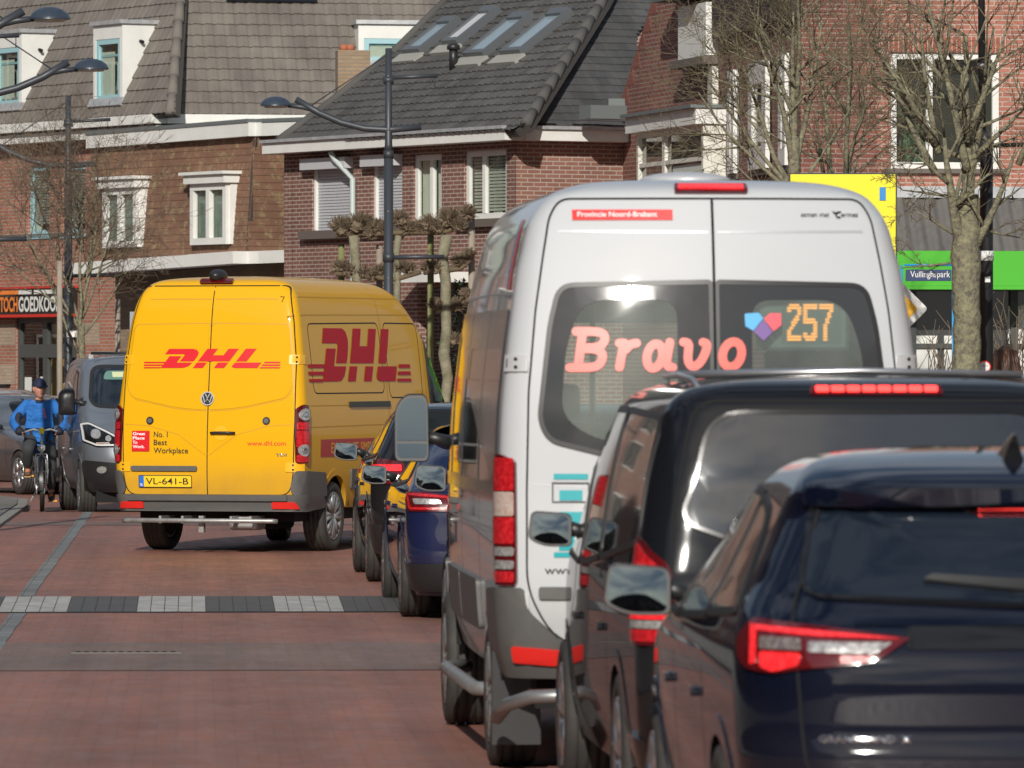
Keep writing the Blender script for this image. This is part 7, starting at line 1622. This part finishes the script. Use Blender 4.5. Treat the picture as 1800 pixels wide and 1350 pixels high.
roundtube('handlebar', bike, [(-.27, -.30, 1.00), (-.20, -.26, 1.03), (-.11, -.17, 1.06), (0, -.13, 1.04), (.11, -.17, 1.06), (.20, -.26, 1.03), (.27, -.30, 1.00)], .012, silverm)
bm = bmesh.new(); tube(bm, [(-.27, -.30, 1.0), (-.21, -.265, 1.025)], .017, 8); tube(bm, [(.27, -.30, 1.0), (.21, -.265, 1.025)], .017, 8); fin('grip', bm, black, bike)
bm = bmesh.new(); box(bm, (-.03, -.16, 1.0), (.03, -.08, 1.08), bev=.01); fin('yellow_tag', bm, principled('tag_yellow', (.85, .75, .03), .5), bike)
bm = bmesh.new(); box(bm, (-.05, .02, .79), (.05, .12, .86), bev=.02); lathe(bm, [(0, .045), (.03, .04)], Matrix.Translation((0, .12, .82)) @ Matrix.Rotation(R(-90), 4, 'X'), 16); fin('headlamp', bm, silverm, bike, smooth=True)
for y0 in (0, -1.12):
    bm = bmesh.new(); pr_ = None
    for k in range(13):
        a = R(-10+k*14) if y0 == 0 else R(0+k*15); q = [bm.verts.new((sx*.028, y0+.372*math.cos(a), .345+.372*math.sin(a))) for sx in (-1, 0, 1)]; q[1].co.z += .008
        if pr_: bm.faces.new((pr_[0], q[0], q[1], pr_[1])); bm.faces.new((pr_[1], q[1], q[2], pr_[2]))
        pr_ = q
    fin('mudguard', bm, principled('mudguard_black', (.02, .02, .02), .35), bike, smooth=True)
bm = bmesh.new()
for sx in (-1, 1): tube(bm, [(sx*.075, .0, .36), (sx*.08, .06, .62), (sx*.07, .10, .74)], .008, 6); tube(bm, [(sx*.075, 0, .36), (sx*.085, -.09, .55)], .006, 6)
for k in range(4): tube(bm, [(-.07, .05-.05*k, .745), (.07, .05-.05*k, .745)], .006, 6)
tube(bm, [(-.08, .02, .52), (.08, .02, .52)], .008, 6)
fin('front_carrier', bm, silverm, bike)
bm = bmesh.new(); blob(bm, (0, -.78, .86), (.09, .14, .035), sub=3); fin('saddle', bm, black, bike, smooth=True, angle=80)
bm = bmesh.new(); M = Matrix.Translation((.07, -.56, .30)) @ Matrix.Rotation(R(90), 4, 'Y'); lathe(bm, [(-.005, .09), (.005, .09)], M, 24)
tube(bm, [(.08, -.56, .30), (.10, -.62, .46)], .012, 8); tube(bm, [(-.08, -.56, .30), (-.10, -.50, .14)], .012, 8); fin('crank', bm, silverm, bike)
bm = bmesh.new(); box(bm, (.10, -.67, .445), (.20, -.58, .470)); box(bm, (-.20, -.55, .125), (-.10, -.46, .150)); fin('pedal', bm, black, bike)
bm = bmesh.new(); box(bm, (.11, -.578, .45), (.19, -.573, .468)); box(bm, (-.19, -.458, .13), (-.11, -.453, .148)); fin('pedal_reflector', bm, principled('amber', (.9, .35, .03), .3, emit=(1, .4, .05), es=.2), bike)  # slight amber glow added, with no lamp behind it
bm = bmesh.new(); tube(bm, [(.06, -.95, .30), (.16, -.90, .12)], .010, 6); fin('side_stand', bm, silverm, bike)
J = {'pel': ((0, -.76, .95), (.155, .12)), 'wst': ((0, -.70, 1.10), (.15, .11)), 'chs': ((0, -.62, 1.28), (.165, .12)), 'nck': ((0, -.57, 1.42), (.055, .055)), 'hd': ((0, -.56, 1.50), (.05, .055)),
 'sl': ((-.17, -.62, 1.37), .06), 'el': ((-.34, -.55, 1.16), .048), 'wl': ((-.265, -.34, 1.03), .03), 'hl': ((-.245, -.295, 1.03), (.030, .024)),
 'sr': ((.17, -.62, 1.37), .06), 'er': ((.34, -.55, 1.16), .048), 'wr': ((.265, -.34, 1.03), .03), 'hr': ((.245, -.295, 1.03), (.030, .024)),
 'tl': ((-.10, -.72, .93), .095), 'kl': ((-.145, -.42, .60), .062), 'al': ((-.15, -.56, .24), .038), 'fl': ((-.15, -.50, .185), .04), 'ol': ((-.155, -.42, .175), .03),
 'tr': ((.10, -.72, .93), .095), 'kr': ((.145, -.34, .82), .062), 'ar': ((.15, -.60, .55), .038), 'fr': ((.15, -.54, .50), .04), 'or': ((.15, -.46, .495), .03)}
E = [('pel', 'wst'), ('wst', 'chs'), ('chs', 'nck'), ('nck', 'hd'), ('chs', 'sl'), ('sl', 'el'), ('el', 'wl'), ('wl', 'hl'), ('chs', 'sr'), ('sr', 'er'), ('er', 'wr'), ('wr', 'hr'), ('pel', 'tl'), ('tl', 'kl'), ('kl', 'al'), ('al', 'fl'), ('fl', 'ol'), ('pel', 'tr'), ('tr', 'kr'), ('kr', 'ar'), ('ar', 'fr'), ('fr', 'or')]
def ex(bm):
    head(bm, Vector((0, -.54, 1.570)), 1.08, R(26))
    for sx in (-1, 1): fingers(bm, Vector((sx*.245, -.295, 1.03)), Vector((sx*.24, -.285, 1.015)), sx)
man = skinned('person', J, E, skin, None, 'pel', extra=ex); man.location = (CYX.x-.035, 87.0, 0); man.rotation_euler = (0, 0, ROT)
tag(man, 'cyclist in a bright blue jacket and navy cap riding towards the camera', 'person')
g = lambda k, d: (J[k][0], tuple(x+d for x in (J[k][1] if hasattr(J[k][1], '__len__') else (J[k][1],)*2)))
JJ = {k: g(k, .028) for k in ('pel', 'wst', 'chs', 'sl', 'sr', 'el', 'er')}; JJ['nk'] = ((0, -.58, 1.405), (.085, .08)); JJ['wl'] = g('wl', .016); JJ['wr'] = g('wr', .016); JJ['hem'] = ((0, -.70, .84), (.20, .18)); JJ['pel'] = ((0, -.74, .96), (.19, .15)); JJ['chs'] = ((0, -.62, 1.28), (.20, .145)); JJ['wst'] = ((0, -.69, 1.10), (.185, .14))
skinned('jacket', JJ, [('hem', 'pel'), ('pel', 'wst'), ('wst', 'chs'), ('chs', 'nk'), ('chs', 'sl'), ('sl', 'el'), ('el', 'wl'), ('chs', 'sr'), ('sr', 'er'), ('er', 'wr')], jblue, man, 'pel')
for sx in (-1, 1):
    skinned('sleeve_panel', {'a': ((sx*.235, -.535, 1.27), (.030, .05)), 'b': ((sx*.30, -.485, 1.16), (.045, .05)), 'c': ((sx*.25, -.43, 1.08), (.03, .03))}, [('a', 'b'), ('b', 'c')], jdark, man, 'b')
skinned('collar', {'a': ((0, -.57, 1.385), (.082, .075)), 'b': ((0, -.55, 1.455), (.074, .07))}, [('a', 'b')], jdark, man, 'a')
bm = bmesh.new(); box(bm, (-.012, -.437, 1.20), (.004, -.425, 1.33), rot=Matrix.Rotation(R(8), 3, 'Y')); o = fin('chest_zip', bm, principled('zip_pink', (.8, .05, .15), .5), man); o.location = (-.06, -.02, 0)
skinned('trousers', {'p': ((0, -.74, .95), (.165, .13)), 'tl': g('tl', .022), 'kl': g('kl', .022), 'al': ((-.15, -.55, .27), .055), 'tr': g('tr', .022), 'kr': g('kr', .022), 'ar': ((.15, -.58, .57), .055)}, [('p', 'tl'), ('tl', 'kl'), ('kl', 'al'), ('p', 'tr'), ('tr', 'kr'), ('kr', 'ar')], trous, man, 'p')
shoe = principled('shoe_brown', (.10, .05, .03), .7)
for k, x, y, z, m_ in (('r', .15, -.54, .50, shoe), ('l', -.153, -.49, .185, principled('shoe_dark', (.02, .022, .03), .6))):
    s_ = skinned('shoe', {'a': ((x, y-.05, z-.005), (.05, .045)), 'b': ((x, y+.03, z-.01), (.045, .036)), 'c': ((x, y+.11, z-.018), (.04, .028)), 't': ((x, y-.05, z+.06), .048)}, [('t', 'a'), ('a', 'b'), ('b', 'c')], m_, man, 'a')
    bm = bmesh.new(); box(bm, (x-.045, y-.10, z-.06), (x+.045, y+.15, z-.045), bev=.006); fin('sole', bm, principled('sole_tan', (.45, .28, .12), .7), s_)
    bm = bmesh.new()
    for q in range(3): tube(bm, [(x-.03, y+.02+.022*q, z+.03-.01*q), (x+.03, y+.03+.022*q, z+.03-.01*q)], .005, 5)
    fin('laces', bm, principled('laces_orange', (.7, .2, .03), .6), s_)
bm = bmesh.new()
for sx in (-1, 1):
    blob(bm, (sx*.25, -.30, 1.03), (.060, .065, .052), sub=3); fingers(bm, Vector((sx*.245, -.295, 1.03)), Vector((sx*.24, -.285, 1.018)), sx)
    for v in list(bm.verts)[-1:]: pass
    tube(bm, [(sx*.26, -.33, 1.035), (sx*.268, -.385, 1.055)], [.042, .048], 12)
fin('gloves', bm, jdark, man, smooth=True, angle=70)
Mh = Matrix.Translation((0, -.54, 1.580)) @ Matrix.Rotation(R(26), 4, 'Z') @ Matrix.Scale(1.1, 4); bm = bmesh.new()
gg = bmesh.ops.create_uvsphere(bm, u_segments=28, v_segments=16, radius=1)
bmesh.ops.delete(bm, geom=[v for v in gg['verts'] if v.co.z < .18], context='VERTS')
for v in bm.verts: v.co = Mh @ Vector((v.co.x*.088, v.co.y*.106, v.co.z*.118+.005))
pts_ = [Mh @ Vector((.075*math.cos(a), .06+.085*math.sin(a), .022-.012*math.sin(a))) for a in [math.pi*k/12 for k in range(13)]]; base_ = [Mh @ Vector((.075*math.cos(a), .06+.03*math.sin(a), .034)) for a in [math.pi*k/12 for k in range(13)]]
va = [bm.verts.new(p) for p in pts_]; vb = [bm.verts.new(p) for p in base_]
for i in range(12): bm.faces.new((va[i], va[i+1], vb[i+1], vb[i]))
fin('cap', bm, capm, man, smooth=True, angle=60)
for sx in (-1, 1):
    bm = bmesh.new(); blob(bm, Mh @ Vector((sx*.030, .083, .006)), (.010, .006, .006), sub=2); fin('eye', bm, principled('eye_dark', (.03, .02, .015), .3), man, smooth=True)
    bm = bmesh.new(); tube(bm, [Mh @ Vector((sx*.015, .093, .020)), Mh @ Vector((sx*.045, .083, .020))], .004, 5); fin('eyebrow', bm, principled('brow_grey', (.14, .11, .09), .8), man)
bm = bmesh.new(); tube(bm, [Mh @ Vector((-.022, .090, -.058)), Mh @ Vector((0, .096, -.060)), Mh @ Vector((.022, .090, -.058))], [.003, .0045, .003], 6); fin('mouth', bm, principled('lips', (.25, .08, .06), .6), man)
bm = bmesh.new()
for sx in (-1, 1): blob(bm, Mh @ Vector((sx*.074, -.02, .0)), (.008, .03, .028), sub=2)
fin('hair', bm, principled('grey_hair', (.30, .28, .26), .8), man, smooth=True)
# ---- person with long brown hair standing on the right pavement (back to the camera)
hp = at(1769, HY, 68)
J = {'pel': ((0, 0, .98), (.15, .11)), 'wst': ((0, .0, 1.15), (.13, .10)), 'chs': ((0, 0, 1.38), (.16, .11)), 'nck': ((0, 0, 1.52), (.05, .05)), 'hd': ((0, 0, 1.60), (.05, .05)),
 'sl': ((-.17, 0, 1.45), .055), 'el': ((-.22, 0, 1.18), .042), 'wl': ((-.22, .05, .94), .028), 'hl': ((-.215, .06, .87), (.035, .02)), 'sr': ((.17, 0, 1.45), .055), 'er': ((.22, 0, 1.18), .042), 'wr': ((.22, .05, .94), .028), 'hr': ((.215, .06, .87), (.035, .02)),
 'tl': ((-.09, 0, .92), .09), 'kl': ((-.10, .02, .50), .058), 'al': ((-.10, 0, .10), .038), 'fl': ((-.10, .10, .04), .036), 'tr': ((.09, 0, .92), .09), 'kr': ((.10, .02, .50), .058), 'ar': ((.10, 0, .10), .038), 'fr': ((.10, .10, .04), .036)}
E = [('pel', 'wst'), ('wst', 'chs'), ('chs', 'nck'), ('nck', 'hd'), ('chs', 'sl'), ('sl', 'el'), ('el', 'wl'), ('wl', 'hl'), ('chs', 'sr'), ('sr', 'er'), ('er', 'wr'), ('wr', 'hr'), ('pel', 'tl'), ('tl', 'kl'), ('kl', 'al'), ('al', 'fl'), ('pel', 'tr'), ('tr', 'kr'), ('kr', 'ar'), ('ar', 'fr')]
wo_ = skinned('person', J, E, skin, None, 'pel', extra=lambda bm: head(bm, Vector((0, .0, 1.70)), .98, 0)); wo_.scale = (1.06, 1.06, 1.06); wo_.location = (hp.x, 68, .12); wo_.rotation_euler = (0, 0, R(-20))
tag(wo_, 'person with long brown hair on the right pavement, only the head visible above the cars', 'person')
g = lambda k, d: (J[k][0], tuple(x+d for x in (J[k][1] if hasattr(J[k][1], '__len__') else (J[k][1],)*2)))
skinned('coat', {'h': ((0, 0, .75), (.19, .15)), 'pel': g('pel', .03), 'wst': g('wst', .03), 'chs': g('chs', .03), 'nck': ((0, 0, 1.50), .075), 'sl': g('sl', .02), 'el': g('el', .02), 'wl': g('wl', .02), 'sr': g('sr', .02), 'er': g('er', .02), 'wr': g('wr', .02)}, [('h', 'pel'), ('pel', 'wst'), ('wst', 'chs'), ('chs', 'nck'), ('chs', 'sl'), ('sl', 'el'), ('el', 'wl'), ('chs', 'sr'), ('sr', 'er'), ('er', 'wr')], jdark, wo_, 'pel')
skinned('trousers', {'p': ((0, 0, .93), (.16, .12)), 'tl': g('tl', .015), 'kl': g('kl', .02), 'al': g('al', .02), 'tr': g('tr', .015), 'kr': g('kr', .02), 'ar': g('ar', .02)}, [('p', 'tl'), ('tl', 'kl'), ('kl', 'al'), ('p', 'tr'), ('tr', 'kr'), ('kr', 'ar')], trous, wo_, 'p')
bm = bmesh.new(); blob(bm, (0, -.02, 1.73), (.10, .115, .118), sub=3); rnd = random.Random(4)
for i in range(160):
    a = rnd.uniform(math.pi*.95, math.pi*2.05); p0 = Vector((.095*math.cos(a), -.02+.11*math.sin(a), 1.74+rnd.uniform(-.04, .06)))
    pts = [p0, p0+Vector((.03*math.cos(a), .02*math.sin(a), -.10)), p0+Vector((.045*math.cos(a)+rnd.gauss(0, .01), .02*math.sin(a), -.22)), p0+Vector((.05*math.cos(a)+rnd.gauss(0, .015), .01*math.sin(a), -.36))]; tube(bm, pts, [.012, .012, .010, .004], 5)
fin('hair', bm, principled('brown_hair', (.05, .022, .012), .45, var=(30, (.10, .045, .022), .2)), wo_, smooth=True, angle=70)
